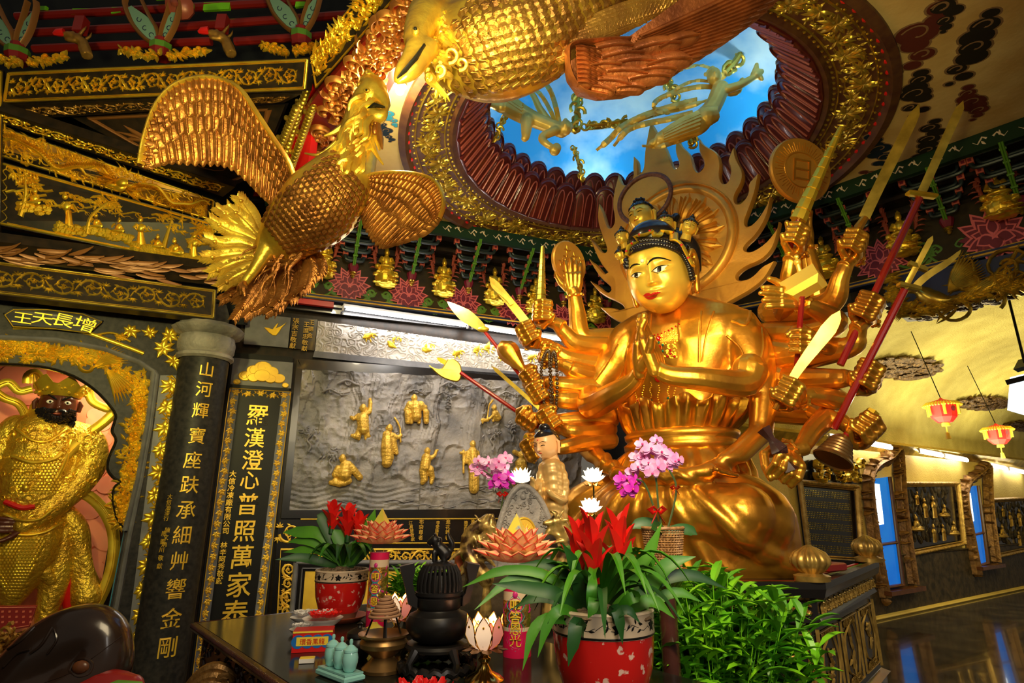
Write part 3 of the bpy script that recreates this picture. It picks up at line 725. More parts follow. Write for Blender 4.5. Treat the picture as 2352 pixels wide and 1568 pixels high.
monk('gilded monk in hat at the relief panel edge behind the pink orchids',(1195,1045,9),[[(1195,1065,14,1),(1200,1090,14,1)],[(1180,1038,6,1),(1210,1055,5,1),(1225,1062,4,1)],[(1185,1080,9),(1180,1100,7)]])
# --- pale carved strip under the tubes
ps=thing('pale_relief_strip',W1.p(*W1.px(1000,820)),'pale stone strip carved with curling clouds and small gilt animals under the tubes','relief')
SP_=[(723,808),(1335,872),(1335,822),(730,738)]
def swirl_h(u,v,x,y):
 return .006*np.clip(np.sin(34*(fbm(u*7,v*7,2,4)*1.6+.2*np.sin(u*38)*np.sin(v*38)))*3,-1,1)
b,SQ=relief_grid(W1,SP_,420,60,swirl_h,.03);obj('carved_slab',b,'slate_light',ps,True,auto=20)
b=M();P=[W1.p(*W1.px(*q),.05)for q in((718,822),(1335,884),(1335,872),(722,808))];b.hull8(P,[p-W1.N*.07 for p in P]);obj('ledge',b,'slate_plain',ps,False)
b=M();WS=Fr(W1.p(0,0,.034),W1.U,W1.V,W1.N)
for x,y,a in[(846,777,.3),(903,784,-.9),(980,800,-.4),(1050,815,.2),(1098,810,.6),(1155,822,.1),(1222,825,.3),(1124,805,.8)]:
 u,v=WS.px(x,y);b.leaf((u-.06,v),a,.13,.075,WS,.012,0,.8);b.leaf((u,v),a+2.4,.07,.035,WS,.012,0,-1);b.leaf((u+.02,v),a-1.6,.05,.02,WS,.01);b.leaf((u-.02,v),a-1.9,.05,.02,WS,.01);b.ridge(arc(u+.06,v+.03,.03,.01,a,a+5,8),.018,WS,.01)
obj('gilt_animals',b,'gilt',ps,True)
# --- bird square and donor names
b=board('x',W1,[(560,791),(661,800),(668,731),(566,721)],0,.03);o=thing('bird_plaque',W1.p(*W1.px(614,760)),'square grey slate plaque with one golden flying bird, beside the phoenix tail','plaque');obj('slab',b,'slate_plain',o,False)
b=M();B=W1.px;WB=Fr(W1.p(0,0,.032),W1.U,W1.V,W1.N);pl=[WB.px(x,y)for x,y in[(607,752),(618,753),(626,756),(634,745),(640,742),(634,754),(647,748),(658,741),(648,752),(640,764),(634,771),(626,770),(617,763)]]
b.ext(pl,WB,0,.01,.004);obj('golden_bird',b,'gilt',o,True)
WT=Fr(W1.p(0,0,.055),W1.U,W1.V,W1.N)
def ptext(s,pts,sizepx,h=.006,fr=None,mb=None,sx=1.0,bold=0.0):
 fr=fr or WT;mb=mb or M();n=len(s)
 for i,ch in enumerate(s):
  t=i/max(1,n-1);x=pts[0][0]*(1-t)+pts[1][0]*t;y=pts[0][1]*(1-t)+pts[1][1]*t;u,v=fr.px(x,y);u2,v2=fr.px(x,y+sizepx*(1 if not hasattr(sizepx,'__len__')else 1))if not hasattr(sizepx,'__len__')else fr.px(x,y+sizepx[0]*(1-t)+sizepx[1]*t)
  text(fr,ch,u,v,abs(v2-v),h,mb=mb,sx=sx,bold=bold)
 return mb
mb=ptext('張宗吉敬獻',[(680,737),(672,794)],14,fr=WB);ptext('王德金',[(716,740),(712,770)],12,fr=WB,mb=mb);ptext('王進忠敬獻',[(704,745),(699,800)],13,fr=WB,mb=mb)
b=board('x',W1,[(664,800),(722,806),(729,735),(670,728)],0,.02);o2=thing('donor_plaque',W1.p(*W1.px(695,770)),'narrow black plaque with two columns of small gold characters left of the pale strip','plaque');obj('slab',b,'lacquer',o2,False);obj('lettering',mb,'yellowpaint',o2,False)
# --- tall black couplet board with gold vine border
cb=thing('couplet_board',W1.p(*W1.px(560,1200)),'tall black board with large golden calligraphy inside a gold vine border','calligraphy board')
b=board('x',W1,[(436,1560),(598,1560),(672,822),(534,812)],0,.05);obj('panel',b,'blackpanel',cb,False)
q=quadfr(W1,[(530,884),(668,894),(673,835),(537,824)],.052);b=M();P=[q.p(0,0),q.p(q.L,0),q.p(q.L,q.H),q.p(0,q.H)];b.hull8(P,[p-W1.N*.03 for p in P]);obj('top_slab',b,'slate_plain',cb,False)
b=M();rg=random.Random(8);cx=q.L/2
outl=[]
for k,(x,y,r)in enumerate([(.10,.10,.06),(.22,.34,.11),(.36,.56,.13),(.5,.70,.15),(.64,.56,.13),(.78,.34,.11),(.90,.10,.06),(.36,.3,.10),(.64,.3,.10),(.5,.4,.14)]):
 b.ext([(q.L*x+q.L*r*cos(t*pi/7),q.H*y+q.L*r*.8*sin(t*pi/7))for t in range(14)],q,0,.014+.001*k,.006);b.ridge(arc(q.L*x,q.H*y,q.L*r*.7,q.L*r*.2,2,7,10),.008,q,.004,.014)
obj('cloud_crest',b,'gilt_flat',cb,True)
q=quadfr(W1,[(443,1556),(588,1556),(668,902),(529,893)],.052);b=M();wv=q.L*.15
vine(b,q,0,0,wv,q.H-wv,1,.008);vine(b,q,q.L-wv,0,q.L,q.H-wv,2,.008);vine(b,q,0,q.H-wv,q.L,q.H,3,.008)
frame_lines(b,q,0,0,q.L,q.H,.008,.006);obj('vine_border',b,'gilt_flat',cb,True)
b=M()
for x0,x1 in((0,wv),(q.L-wv,q.L)):P=[q.p(x0,0,-.001),q.p(x1,0,-.001),q.p(x1,q.H,-.001),q.p(x0,q.H,-.001)];b.add(P,[(0,1,2,3)])
obj('border_ground',b,'slate_plain',cb,False)
mb=M()
for ch,x,y,s in[('羅',592,953,52),('漢',585,1005,48),('澄',580,1056,50),('心',574,1102,46),('普',569,1157,54),('照',562,1218,54),('萬',556,1278,58),('家',549,1342,62),('泰',540,1408,66)]:ptext(ch,[(x,y),(x,y)],s,.010,mb=mb,sx=.95,bold=.008)
ptext('大信冷凍廠有限公司 林辛阿秀敬獻',[(535,1088),(504,1333)],16,.006,mb=mb,bold=.01);obj('lettering',mb,'gilt_flat',cb,False)
# --- lower band: donor names and gold scroll dado
lb=thing('dado_panel',W1.p(*W1.px(900,1300)),'black dado with gold scroll borders and small gold names under the monk relief','dado')
b=board('x',W1,[(610,1560),(1330,1560),(1330,1190),(640,1192)],0,.04);obj('base',b,'lacquer',lb,False)
q=quadfr(W1,[(632,1420),(1330,1420),(1330,1256),(640,1256)],.042);b=M();b.ridge([W1.px(690,1192),W1.px(1330,1190)],.014,W1,.012,.05);b.ridge([W1.px(690,1247),W1.px(1330,1245)],.014,W1,.012,.05)
scroll(b,q,.25,q.H-.17,q.L,q.H-.02,5,.02,.008);b.ridge([(.02,0),(.02,q.H-.02),(q.L,q.H-.02)],.02,q,.008);scroll(b,Qd(q.p(.17,0),q.p(.17,q.H-.2),q.p(.03,q.H-.2),q.p(.03,0)),.0,.0,q.H-.2,.14,7,.02,.008)
q2=quadfr(W1,[(636,1250),(690,1250),(694,1195),(644,1195)],.045);scroll(b,q2,0,0,q2.L,q2.H,11,.02,.008)
obj('gold_scrolls',b,'gilt_flat',lb,True)
mb=M()
for s,p,z in[('江真慧敬獻',[(943,1200),(948,1238)],10),('布袋尊者',[(968,1198),(966,1234)],12),('李愛珠敬獻',[(1006,1200),(1001,1236)],10),('進花尊者',[(1029,1198),(1027,1234)],12),('簡武雄敬獻',[(1070,1200),(1068,1236)],10),('進燈尊者',[(1086,1198),(1083,1234)],12),('願',[(1124,1203),(1124,1203)],13)]:ptext(s,p,z,.005,mb=mb)
obj('donor_lettering',mb,'yellowpaint',lb,False)
q=quadfr(W1,[(668,1430),(1330,1430),(1330,1290),(680,1290)],.05);b=M();frame_lines(b,q,0,0,q.L,q.H,.05,.03);frame_lines(b,q,.06,.06,q.L-.06,q.H-.06,.015,.02);obj('slate_frame',b,'slate_plain',lb,True)
b=M();P=[q.p(.09,.0),q.p(q.L-.1,.0),q.p(q.L-.1,q.H-.09),q.p(.09,q.H-.09)];b.add(P,[(0,1,2,3)]);obj('gold_ground',b,'gilt_flat',lb,False)
mb=M();q3=quadfr(W1,[(636,1420),(664,1420),(664,1360),(638,1360)],.05)
ptext('陳江淮',[(657,1370),(656,1396)],10,.004,mb=mb,fr=WT);ptext('陳江鎮',[(645,1370),(644,1396)],10,.004,mb=mb,fr=WT);obj('side_lettering',mb,'yellowpaint',lb,False)
# --- stone column
CX,CY,CR=-2.83,5.2,.205
ct=thing('stone_column',(CX,CY,0),'dark stone column with golden engraved characters and lotus capital','column')
b=M();b.lathe([(CR,0),(CR,2.86),(CR+.02,2.87)],(CX,CY,0),40);obj('shaft',b,'blackstone',ct)
b=M();b.lathe([(CR+.01,2.84),(CR+.035,2.86),(CR+.035,2.885),(CR+.015,2.90),(CR+.03,2.93),(CR+.035,3.0),(CR+.02,3.06),(CR+.06,3.08),(CR+.09,3.13),(CR+.05,3.17),(0.0,3.18)],(CX,CY,0),72,fn=lambda t,z:1+(.02*abs(sin(t*7))if z>2.92 else 0)+(.035*abs(sin(t*7))if z>3.07 else 0));obj('capital',b,'slate',ct)
class CylFr:
 def __init__(s):s.a0=atan2(0-CY,-.38-CX)
 def p(s,u,v,w=0.0):a=s.a0+u/CR;return V(CX+cos(a)*(CR+w),CY+sin(a)*(CR+w),v)
CY_=CylFr();cf=Fr((CX,CY,0),(-sin(CY_.a0),cos(CY_.a0),0),(0,0,1));mb=M()
if cf.N.dot(V(0,0,0)-cf.O)<0:cf=Fr((CX,CY,0),(sin(CY_.a0),-cos(CY_.a0),0),(0,0,1))
cf=Fr(cf.O+cf.N*CR,cf.U,cf.V)
for ch,x,y,s in[('山',475,848,36),('河',469,893,38),('輝',461,942,38),('寶',453,1000,40),('座',443,1056,42),('趺',436,1112,44),('承',428,1170,46),('細',419,1228,46),('艸',412,1287,46),('響',404,1352,50),('金',394,1420,52),('剛',385,1486,52)]:
 u,v=cf.px(x,y);u2,v2=cf.px(x,y+s);text(CY_,ch,u,v,abs(v2-v),.006,mb=mb,sx=.92,bold=.004)
for s,a,c in[('大信油漆行',(389,1140),(380,1190)),('陳文炳',(384,1217),(376,1250)),('廖賜川敬獻',(375,1225),(365,1300))]:
 for i,ch in enumerate(s):t=i/max(1,len(s)-1);x=a[0]*(1-t)+c[0]*t;y=a[1]*(1-t)+c[1]*t;u,v=cf.px(x,y);text(CY_,ch,u,v,.045,.003,mb=mb)
obj('engraved_lettering',mb,'gilt_flat',ct,False)
# ================= arch niche with guardian, beams and bird-side ceiling =================
a_=radians(35);W0=Fr(V(-2.98,5.18,0),(cos(a_),sin(a_),0),(0,0,1))
OPEN=spline([(-420,1600),(-420,1000),(-300,880),(-100,838),(60,838),(150,856),(215,893),(262,945),(263,968),(257,990),(266,1012),(250,1050),(247,1078),(262,1098),(277,1106),(262,1120),(259,1150),(268,1190),(287,1215)],4)
BAND=[(-430,1600),(-430,780),(-200,770),(0,775),(130,781),(240,802),(320,832),(354,853),(338,980),(317,1100),(287,1218)]
EDGE=[(287,1215),(276,1300),(250,1410),(232,1600)]
at_=thing('carved_arch',V(-3.3,4.9,0),'gilded carved arch wall with scalloped opening around the red-faced guardian','arch')
def wpoly(L,fr=W0):return[fr.px(x,y)for x,y in L]
b=M();b.ext(wpoly(BAND+OPEN[::-1]),W0,-.10,.0);obj('arch_band',b,'blackstone',at_,False)
b=M();b.ext(wpoly([(-430,1600),(-430,690),(0,640),(520,700),(528,730),(330,1600),(232,1600),(250,1410),(287,1218),(317,1100),(338,980),(354,853),(320,832),(240,802),(130,781),(0,775),(-200,770),(-430,780)]),W0,-.18,.0)
obj('outer_wall',b,'blackstone',at_,False)
b=M();b.ridge(wpoly(OPEN),.022,W0,.02);obj('opening_rim',b,'lacquer',at_,True)
b=M();b.ridge(wpoly(BAND[1:]),.05,W0,.045);b.ridge(wpoly([(354,853),(360,862),(345,980),(322,1110),(295,1240),(262,1420),(240,1590)]),.05,W0,.04);obj('stone_moulding',b,'slate_plain',at_,True)
b=M();rg=random.Random(12)
def blossom(u,v,s,k=6):
 for r_,n,l in((1,k+2,.55),(.6,k,.4),(.25,4,.25)):
  for i in range(n):a=2*pi*i/n+r_*3;b.leaf((u+cos(a)*s*.12*r_,v+sin(a)*s*.12*r_),a,s*l,s*.32,W0,.022,.002*(3-3*r_),rg.uniform(-.3,.3))
for x,y,s in[(35,800,.10),(85,812,.13),(120,803,.09),(165,818,.08),(5,815,.12),(60,826,.08)]:u,v=W0.px(x,y);blossom(u,v,s)
st=spline([(0,790),(60,800),(120,815),(180,812),(230,826),(290,860),(325,890),(320,950),(305,1000),(300,1060),(292,1110),(285,1160),(280,1195)],6)
b.ridge(wpoly(st),.02,W0,.02)
for i,(x,y)in enumerate(st):
 u,v=W0.px(x,y)
 for q in range(9):b.leaf((u+rg.uniform(-.075,.075),v+rg.uniform(-.06,.06)),rg.uniform(0,6.3),rg.uniform(.05,.09),.03,W0,.018,0,rg.uniform(-1.2,1.2))
 if i%3==0:b.ridge(arc(u,v,.05,.012,rg.uniform(0,6),rg.uniform(6,12),14),.014,W0,.022)
for k in range(9):u,v=W0.px(215,845);b.leaf((u,v),.5+k*.09,.26,.03,W0,.02,.004,-.5)
for k in range(8):u,v=W0.px(240,845);b.leaf((u,v),-.4-k*.09,.34,.03,W0,.02,.004,-.4)
u,v=W0.px(205,842);b.ridge(arc(u,v,.07,.02,3,6,8),.03,W0,.03);b.leaf((u-.02,v),2.4,.09,.04,W0,.03)
for x,y,s in[(305,1010,.05),(300,1075,.055),(275,1150,.05),(318,905,.06),(322,940,.06)]:
 u,v=W0.px(x,y)
 for k in range(3):b.ridge(arc(u+.02*k,v-.03*k,s,s*.2,k,k+7,14),.02,W0,.025)
obj('carving',b,'gilt',at_,True)
b=M();P=wpoly([(287,1215),(290,1222),(262,1400),(250,1400)]);b.ext(P,W0,-.14,-.05);obj('side_strip',b,'cloud_cyan',at_,False)
q=Qd(*[W0.p(*W0.px(*p_),.012)for p_ in((281,1560),(322,1560),(420,862),(368,862))]);b=M();P=[q.p(0,0,-.004),q.p(q.L,0,-.004),q.p(q.L,q.H,-.004),q.p(0,q.H,-.004)];b.add(P,[(0,1,2,3)]);obj('border_ground',b,'slate_plain',at_,False)
b=M();vine(b,q,0,0,q.L,q.H,6,.012,big=True)
q2=Qd(*[W0.p(*W0.px(*p_),.012)for p_ in((235,785),(400,850),(424,745),(262,735))])
rg=random.Random(7)
for x,y,s in[(300,760,.12),(345,765,.10),(390,770,.13),(375,800,.14),(400,830,.12),(275,775,.08),(420,780,.08)]:
 u,v=W0.px(x,y)
 for i in range(7):b.leaf((u,v),2*pi*i/7+x,s*rg.uniform(.5,.8),s*.35,W0,.014,.01,rg.uniform(-.6,.6))
b.ridge(wpoly(spline([(30,752),(110,752),(190,762),(245,780),(300,800),(330,812)],6)),.035,W0,.012,.008)
b.ridge(wpoly(spline([(215,770),(260,765),(300,785)],6)),.02,W0,.012,.008)
obj('gold_flowers',b,'gilt',at_,True)
b=M();P=wpoly([(28,752),(8,722),(30,708),(110,708),(190,718),(238,738),(205,768),(120,757)]);b.ext(P,W0,0,.05,.008);np_=thing('name_plaque',W0.p(*P[0]),'black fan-shaped plaque with four large carved golden characters above the arch','plaque');obj('plate',b,'lacquer',np_,False)
W0b=Fr(W0.p(0,0,.052),W0.U,W0.V);b=M();b.ridge(wpoly([(30,750),(11,723),(31,711),(110,711),(190,721),(234,739),(204,764),(120,754),(30,750)],W0b),.010,W0b,.006);obj('gilt_edge',b,'gilt',np_,True)
mb=M()
for ch,x,y,s,r in[('王',52,730,24,0),('天',98,731,25,0),('長',145,735,27,-.1),('增',196,745,28,-.2)]:u,v=W0b.px(x,y);text(W0b,ch,u,v,s*pxm(W0b.p(u,v))*1.25,.006,mb=mb,rot=r,sx=1.3)
obj('lettering',mb,'gilt',np_,False)
NB=Fr(W0.p(0,0,-.75),W0.U,W0.V);b=M();b.hull8([NB.p(-3.4,0),NB.p(.15,0),NB.p(.15,3.4),NB.p(-3.4,3.4)],[NB.p(-3.4,0,-.08),NB.p(.15,0,-.08),NB.p(.15,3.4,-.08),NB.p(-3.4,3.4,-.08)])
struct('wall_niche',b,'salmonwall')
b=M();rg=random.Random(3)
for x,y,s in[(215,1010,.16),(235,1090,.20),(240,1200,.26),(60,880,.2),(20,960,.2),(230,960,.12),(200,1150,.18),(245,1290,.2)]:
 u,v=NB.px(x,y)
 for k in range(5):a=k*1.3;r=s*rg.uniform(.35,.6);b.ext([(u+s*.5*cos(a)+r*cos(t*pi/10),v+s*.5*sin(a)+r*sin(t*pi/10))for t in range(20)],NB,0,.003+.0015*k)
setp(obj('trim_cloud',b,'salmon_cloud',None,True),kind='structure')
lamp('AREA',tuple(W0.p(-.5,2.75,-.35)),16,(1,.85,.5),.35,tuple(W0.p(-.6,1.2,-.5)))
# ---------- beams and carved panels above the arch ----------
def beam(name,px4,Ys,label,fill,th=.10,mats='blackwood',lines=True,group=None,orn='gilt'):
 P=[at(x,y,Y)for(x,y),Y in zip(px4,Ys)];q=Qd(*P);t=thing(name,(q.a+q.b)/2,label,'beam' if 'beam' in name else 'carved panel',group)
 b=M();n=16;b.add([q.p(q.L*i/n,q.H*j/4,0)for j in range(5)for i in range(n+1)],[(j*(n+1)+i,j*(n+1)+i+1,(j+1)*(n+1)+i+1,(j+1)*(n+1)+i)for j in range(4)for i in range(n)]);b.hull8([p-q.N*.004 for p in P],[p-q.N*th for p in P]);obj('board',b,mats,t,False);b=M()
 if lines:frame_lines(b,q,.015,.015,q.L-.015,q.H-.015,.018,.010)
 fill(b,q);obj('gilt_carving',b,orn,t,True);return t,q
def f_scroll(seed,m=.17,h=.018,wd=None):return lambda b,q:(frame_lines(b,q,m*.62*q.H,m*.62*q.H,q.L-m*.62*q.H,q.H*(1-m*.62),.007,.006),scroll(b,q,m*q.H*1.4,m*q.H,q.L-m*q.H*1.4,q.H*(1-m),seed,wd,h))
beam('lintel_beam',[(-60,670),(494,733),(498,664),(-60,592)],(4.1,5.0,5.0,4.1),'black lintel beam with brown-gold leaf scrolls directly above the arch plaque',f_scroll(2),orn='olive')
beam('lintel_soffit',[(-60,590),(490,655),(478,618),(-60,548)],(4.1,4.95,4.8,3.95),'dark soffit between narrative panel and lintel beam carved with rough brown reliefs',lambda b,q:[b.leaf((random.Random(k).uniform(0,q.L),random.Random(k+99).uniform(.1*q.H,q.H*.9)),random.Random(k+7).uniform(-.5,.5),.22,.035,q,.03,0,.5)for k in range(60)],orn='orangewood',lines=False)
def persona(b,q,u,v,s,lean=0,seat=False):
 """small relief figure: robe, torso, head, sleeve"""
 if seat:b.ell(q.p(u,v+s*.12,.01),(s*.30,s*.10,s*.14),10);b.ell(q.p(u-s*.1,v+s*.07,.02),(s*.34,s*.08,s*.07),8)
 else:b.ridge([(u,v),(u,v+s*.3),(u+lean*.1*s,v+s*.62)],[s*.34,s*.26,s*.22],q,.028)
 tb=v+(s*.30 if seat else s*.60)
 b.ell(q.p(u+lean*.08*s,tb,.012),(s*.14,s*.10,s*.17),10);b.ell(q.p(u+lean*.12*s,tb+s*.27,.016),(s*.085,s*.08,s*.10),10)
 b.ell(q.p(u+lean*.12*s,tb+s*.38,.014),(s*.05,s*.05,s*.045),6)
 for sg in(-1,1):b.ridge([(u+sg*s*.10,tb+s*.1),(u+sg*s*.2,tb-s*.05),(u+sg*s*(.10+.2*abs(lean)),tb-s*.12)],[s*.12,s*.12,s*.06],q,.022,.008)
 for k in range(4):b.ridge([(u-s*.1+k*s*.065,v+.01),(u-s*.06+k*s*.04,v+s*.5)],s*.02,q,.034)
def f_story(b,q):
 rg=random.Random(31);P=[(.06,.50)]
 pts=[(.04,.5)]+[(.02+.012*sin(k),.9)for k in range(2)]
 m=60;L,H=q.L,q.H
 inner=[(L*.10+L*.02*abs(sin(k*.8)),H*(.06+.88*k/22))for k in range(23)];b.ridge(inner,.008,q,.008);b.ridge([(L*.12,H*.94),(L*.97,H*.94),(L*.97,H*.06),(L*.12,H*.06)],.008,q,.008)
 for x,y,s,sit,ln in[(.22,.42,.42,1,.6),(.36,.22,.55,0,-.8),(.47,.28,.40,1,0),(.56,.28,.42,1,.6),(.66,.16,.55,0,0),(.73,.15,.42,1,.4),(.82,.10,.5,1,-.5),(.90,.15,.5,0,.3)]:
  persona(b,q,L*x,H*y,H*s*1.0,ln,bool(sit))
  for k in range(34):b.ell(q.p(L*(x+rg.uniform(-.055,.055)),H*(y-.03+rg.uniform(-.09,.05)),.0),(.04,.025,.024),6)
 for x0,y0,x1,y1 in[(.17,.2,.19,.85),(.43,.15,.52,.80),(.76,.2,.80,.80),(.88,.3,.95,.85)]:
  P=spline([(L*x0,H*y0),(L*(x0+.02),H*(y0+y1)/2),(L*x1,H*y1)],5);b.ridge(P,[.05-.0025*k for k in range(len(P))],q,.03)
  for k in range(46):b.leaf((L*(x1+rg.uniform(-.05,.05)),H*min(.86,y1+rg.uniform(-.18,.12))),rg.uniform(0,6.3),.06,.025,q,.02,0,.6)
 for k in range(30):
  u,v=L*rg.uniform(.16,.95),H*rg.uniform(.45,.88);b.ridge(spline([(u-.08,v),(u-.02,v+.025),(u+.02,v-.01),(u+.08,v+.012)],3),.022,q,.018);b.ridge(arc(u,v,.03,.008,k,k+6,8),.016,q,.018)
beam('story_panel',[(-60,505),(492,616),(492,512),(-60,352)],(4.05,4.9,4.75,3.95),'long black panel showing small gilded sages, trees and clouds, under the dragon panel',f_story)
def f_dragon(b,q):
 L,H=q.L,q.H;rg=random.Random(6)
 for d in(0,1):
  u0,u1=(L*.10,L*.56)if d==0 else(L*.98,L*.60);P=[]
  for k in range(61):
   t=k/60;P.append((u0+(u1-u0)*t,H*(.5+.24*sin(t*9.5+d)+.05*sin(t*23))))
  b.ridge(P,[H*(.05+.20*sin(pi*min(1,.12+k/60*.9)))for k in range(61)],q,.045)
  for k in range(2,60,1):b.leaf(P[k],atan2(P[k][1]-P[k-1][1],P[k][0]-P[k-1][0])+1.5,H*.16,H*.05,q,.05,.02)
  hx,hy=P[-1];sg=1 if d==0 else-1;b.ell(q.p(hx+sg*.04,hy,.03),(.06,.03,.045),10);b.ell(q.p(hx+sg*.10,hy-.01,.03),(.045,.025,.022),8)
  for k in range(7):b.leaf((hx,hy),pi/2+(1.57*sg)+rg.uniform(-1,1),.15,.02,q,.05,.02,rg.uniform(-1,1))
  for k in(12,26,40,52):
   x,y=P[k];b.ridge([(x,y),(x+.05*sg,y-H*.22),(x+.12*sg,y-H*.25)],[.05,.03,.02],q,.035)
   for j in(-.5,0,.5):b.leaf((x+.12*sg,y-H*.25),(0 if sg>0 else pi)+j,.06,.016,q,.03)
 for k in range(190):
  u,v=rg.uniform(.08,L-.08),rg.uniform(.12,.88)*H;r=rg.uniform(.02,.045);b.ridge(arc(u,v,r,r*.2,rg.uniform(0,6),rg.uniform(6,11),12),r*.45,q,.018)
  b.leaf((u,v),rg.uniform(0,6),.09,.018,q,.02,0,1)
t,q=beam('dragon_carving',[(-60,342),(489,509),(495,459),(-60,268)],(3.95,4.75,4.6,3.85),'gilded panel of two writhing dragons among clouds beneath the left wing',f_dragon)
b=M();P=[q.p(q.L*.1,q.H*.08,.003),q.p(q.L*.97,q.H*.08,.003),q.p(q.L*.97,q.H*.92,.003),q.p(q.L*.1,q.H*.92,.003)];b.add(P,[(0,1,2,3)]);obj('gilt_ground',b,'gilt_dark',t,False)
beam('vine_board',[(-60,262),(512,452),(540,430),(-60,236)],(3.85,4.6,4.45,3.75),'narrow black board with curling gold vine above the dragon panel',lambda b,q:scroll(b,q,.05,.02,q.L-.05,q.H-.02,9,.012,.012),lines=False)
beam('scroll_beam',[(4,238),(704,208),(711,132),(16,164)],(3.85,3.66,3.52,3.70),'long black beam with bright gilded acanthus scrolls at upper left, behind the left wing',f_scroll(21,.19,.022))
def f_dim(b,q):scroll(b,q,.04,.02,q.L-.04,q.H-.02,4,.012,.012)
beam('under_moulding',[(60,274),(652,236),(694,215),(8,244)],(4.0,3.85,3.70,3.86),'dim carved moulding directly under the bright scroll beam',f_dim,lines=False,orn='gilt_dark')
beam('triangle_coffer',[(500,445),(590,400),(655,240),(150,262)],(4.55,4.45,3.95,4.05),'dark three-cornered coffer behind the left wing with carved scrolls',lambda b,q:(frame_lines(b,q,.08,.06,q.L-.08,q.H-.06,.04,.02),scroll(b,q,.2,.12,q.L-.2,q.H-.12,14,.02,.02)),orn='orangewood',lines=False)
beam('left_end_beam',[(-80,600),(-2,600),(8,160),(-60,160)],(4.1,4.2,3.75,3.6),'end of a black and gilt beam at the left photo edge',lambda b,q:frame_lines(b,q,.08,.05,q.L-.08,q.H-.05,.02,.012))
def f_diag(b,q):
 rg=random.Random(17);L,H=q.L,q.H
 frame_lines(b,q,.02,.02,L-.02,H-.02,.015,.012)
 for k in range(260):b.leaf((rg.uniform(.05,L-.05),rg.uniform(.05,H-.05)),rg.gauss(1.2,.7),rg.uniform(.05,.14),.028,q,.022,0,rg.uniform(-1,1))
beam('diagonal_beam',[(724,206),(965,-65),(862,-60),(712,128)],[atpl(x,y,at(724,206,3.72),V(-.45,-.45,-.77).normalized()).y for x,y in[(724,206),(965,-65),(862,-60),(712,128)]],'black and gold beam crowded with carving that climbs to the top edge',f_diag)
CF2=Fr((0,0,ZC-.03),(1,0,0),(0,-1,0),(0,0,-1));rb=thing('cloud_fret_board',CF2.p(*CF2.px(820,180)),'red sloping board overlaid with copper-gold cloud fretwork beside the phoenix heads','carved panel')
PB=[(575,452),(640,330),(728,206),(905,0),(1000,-90),(1085,-60),(985,40),(925,140),(886,212),(850,300),(800,390),(700,440)]
b=M();b.ext([CF2.px(*p_)for p_ in PB],CF2,0,.06);obj('red_board',b,'darkred',rb,False)
b=M();rg=random.Random(23);FR=Fr(CF2.p(0,0,.06),CF2.U,CF2.V,CF2.N)
LN=spline([(745,250),(770,205),(800,165),(835,120),(862,75),(900,40),(930,0),(960,-40)],5)
for off in(0,28,55):
 P=[FR.px(x+off+6*sin(i*.9+off),y+off*.3+6*cos(i*.7))for i,(x,y)in enumerate(LN)];b.ridge(P,.035,FR,.035)
 for i in range(0,len(P),2):
  s=rg.choice((-1,1));a=rg.uniform(0,6);b.ridge(arc(P[i][0],P[i][1],.085,.02,a,a+s*6.5,16),[.04-.0015*k for k in range(17)],FR,.045);b.ell(FR.p(P[i][0],P[i][1],.03),.025,8)
for i in range(26):
 x,y=rg.uniform(640,760),rg.uniform(300,430);u,v=FR.px(x,y);a=rg.uniform(0,6);b.ridge(arc(u,v,.09,.02,a,a+6,14),.035,FR,.04)
obj('fretwork',b,'fret',rb,True)
b=M()
for(x0,y0,x1,y1)in((640,400,705,205),(665,395,722,235),(615,405,680,250)):
 for k in range(22):
  t=k/21;p=at(x0+(x1-x0)*t,y0+(y1-y0)*t,3.86+.45*(1-t));b.ell(p,(.035,.03,.045),8)
  if k%2:b.ell(p+V(.03*sin(k),-.02,.02),.022,6)
solo('carved_corner_post',b,'olive','olive-gold knobbly carving on the corner post right of the left wing','carved panel')
b=M();P=[at(600,440,4.55),at(700,440,4.5),at(730,190,3.9),at(705,195,3.85)];b.hull8(P,[p+V(.02,.1,.03)for p in P]);struct('trim_post',b,'red')
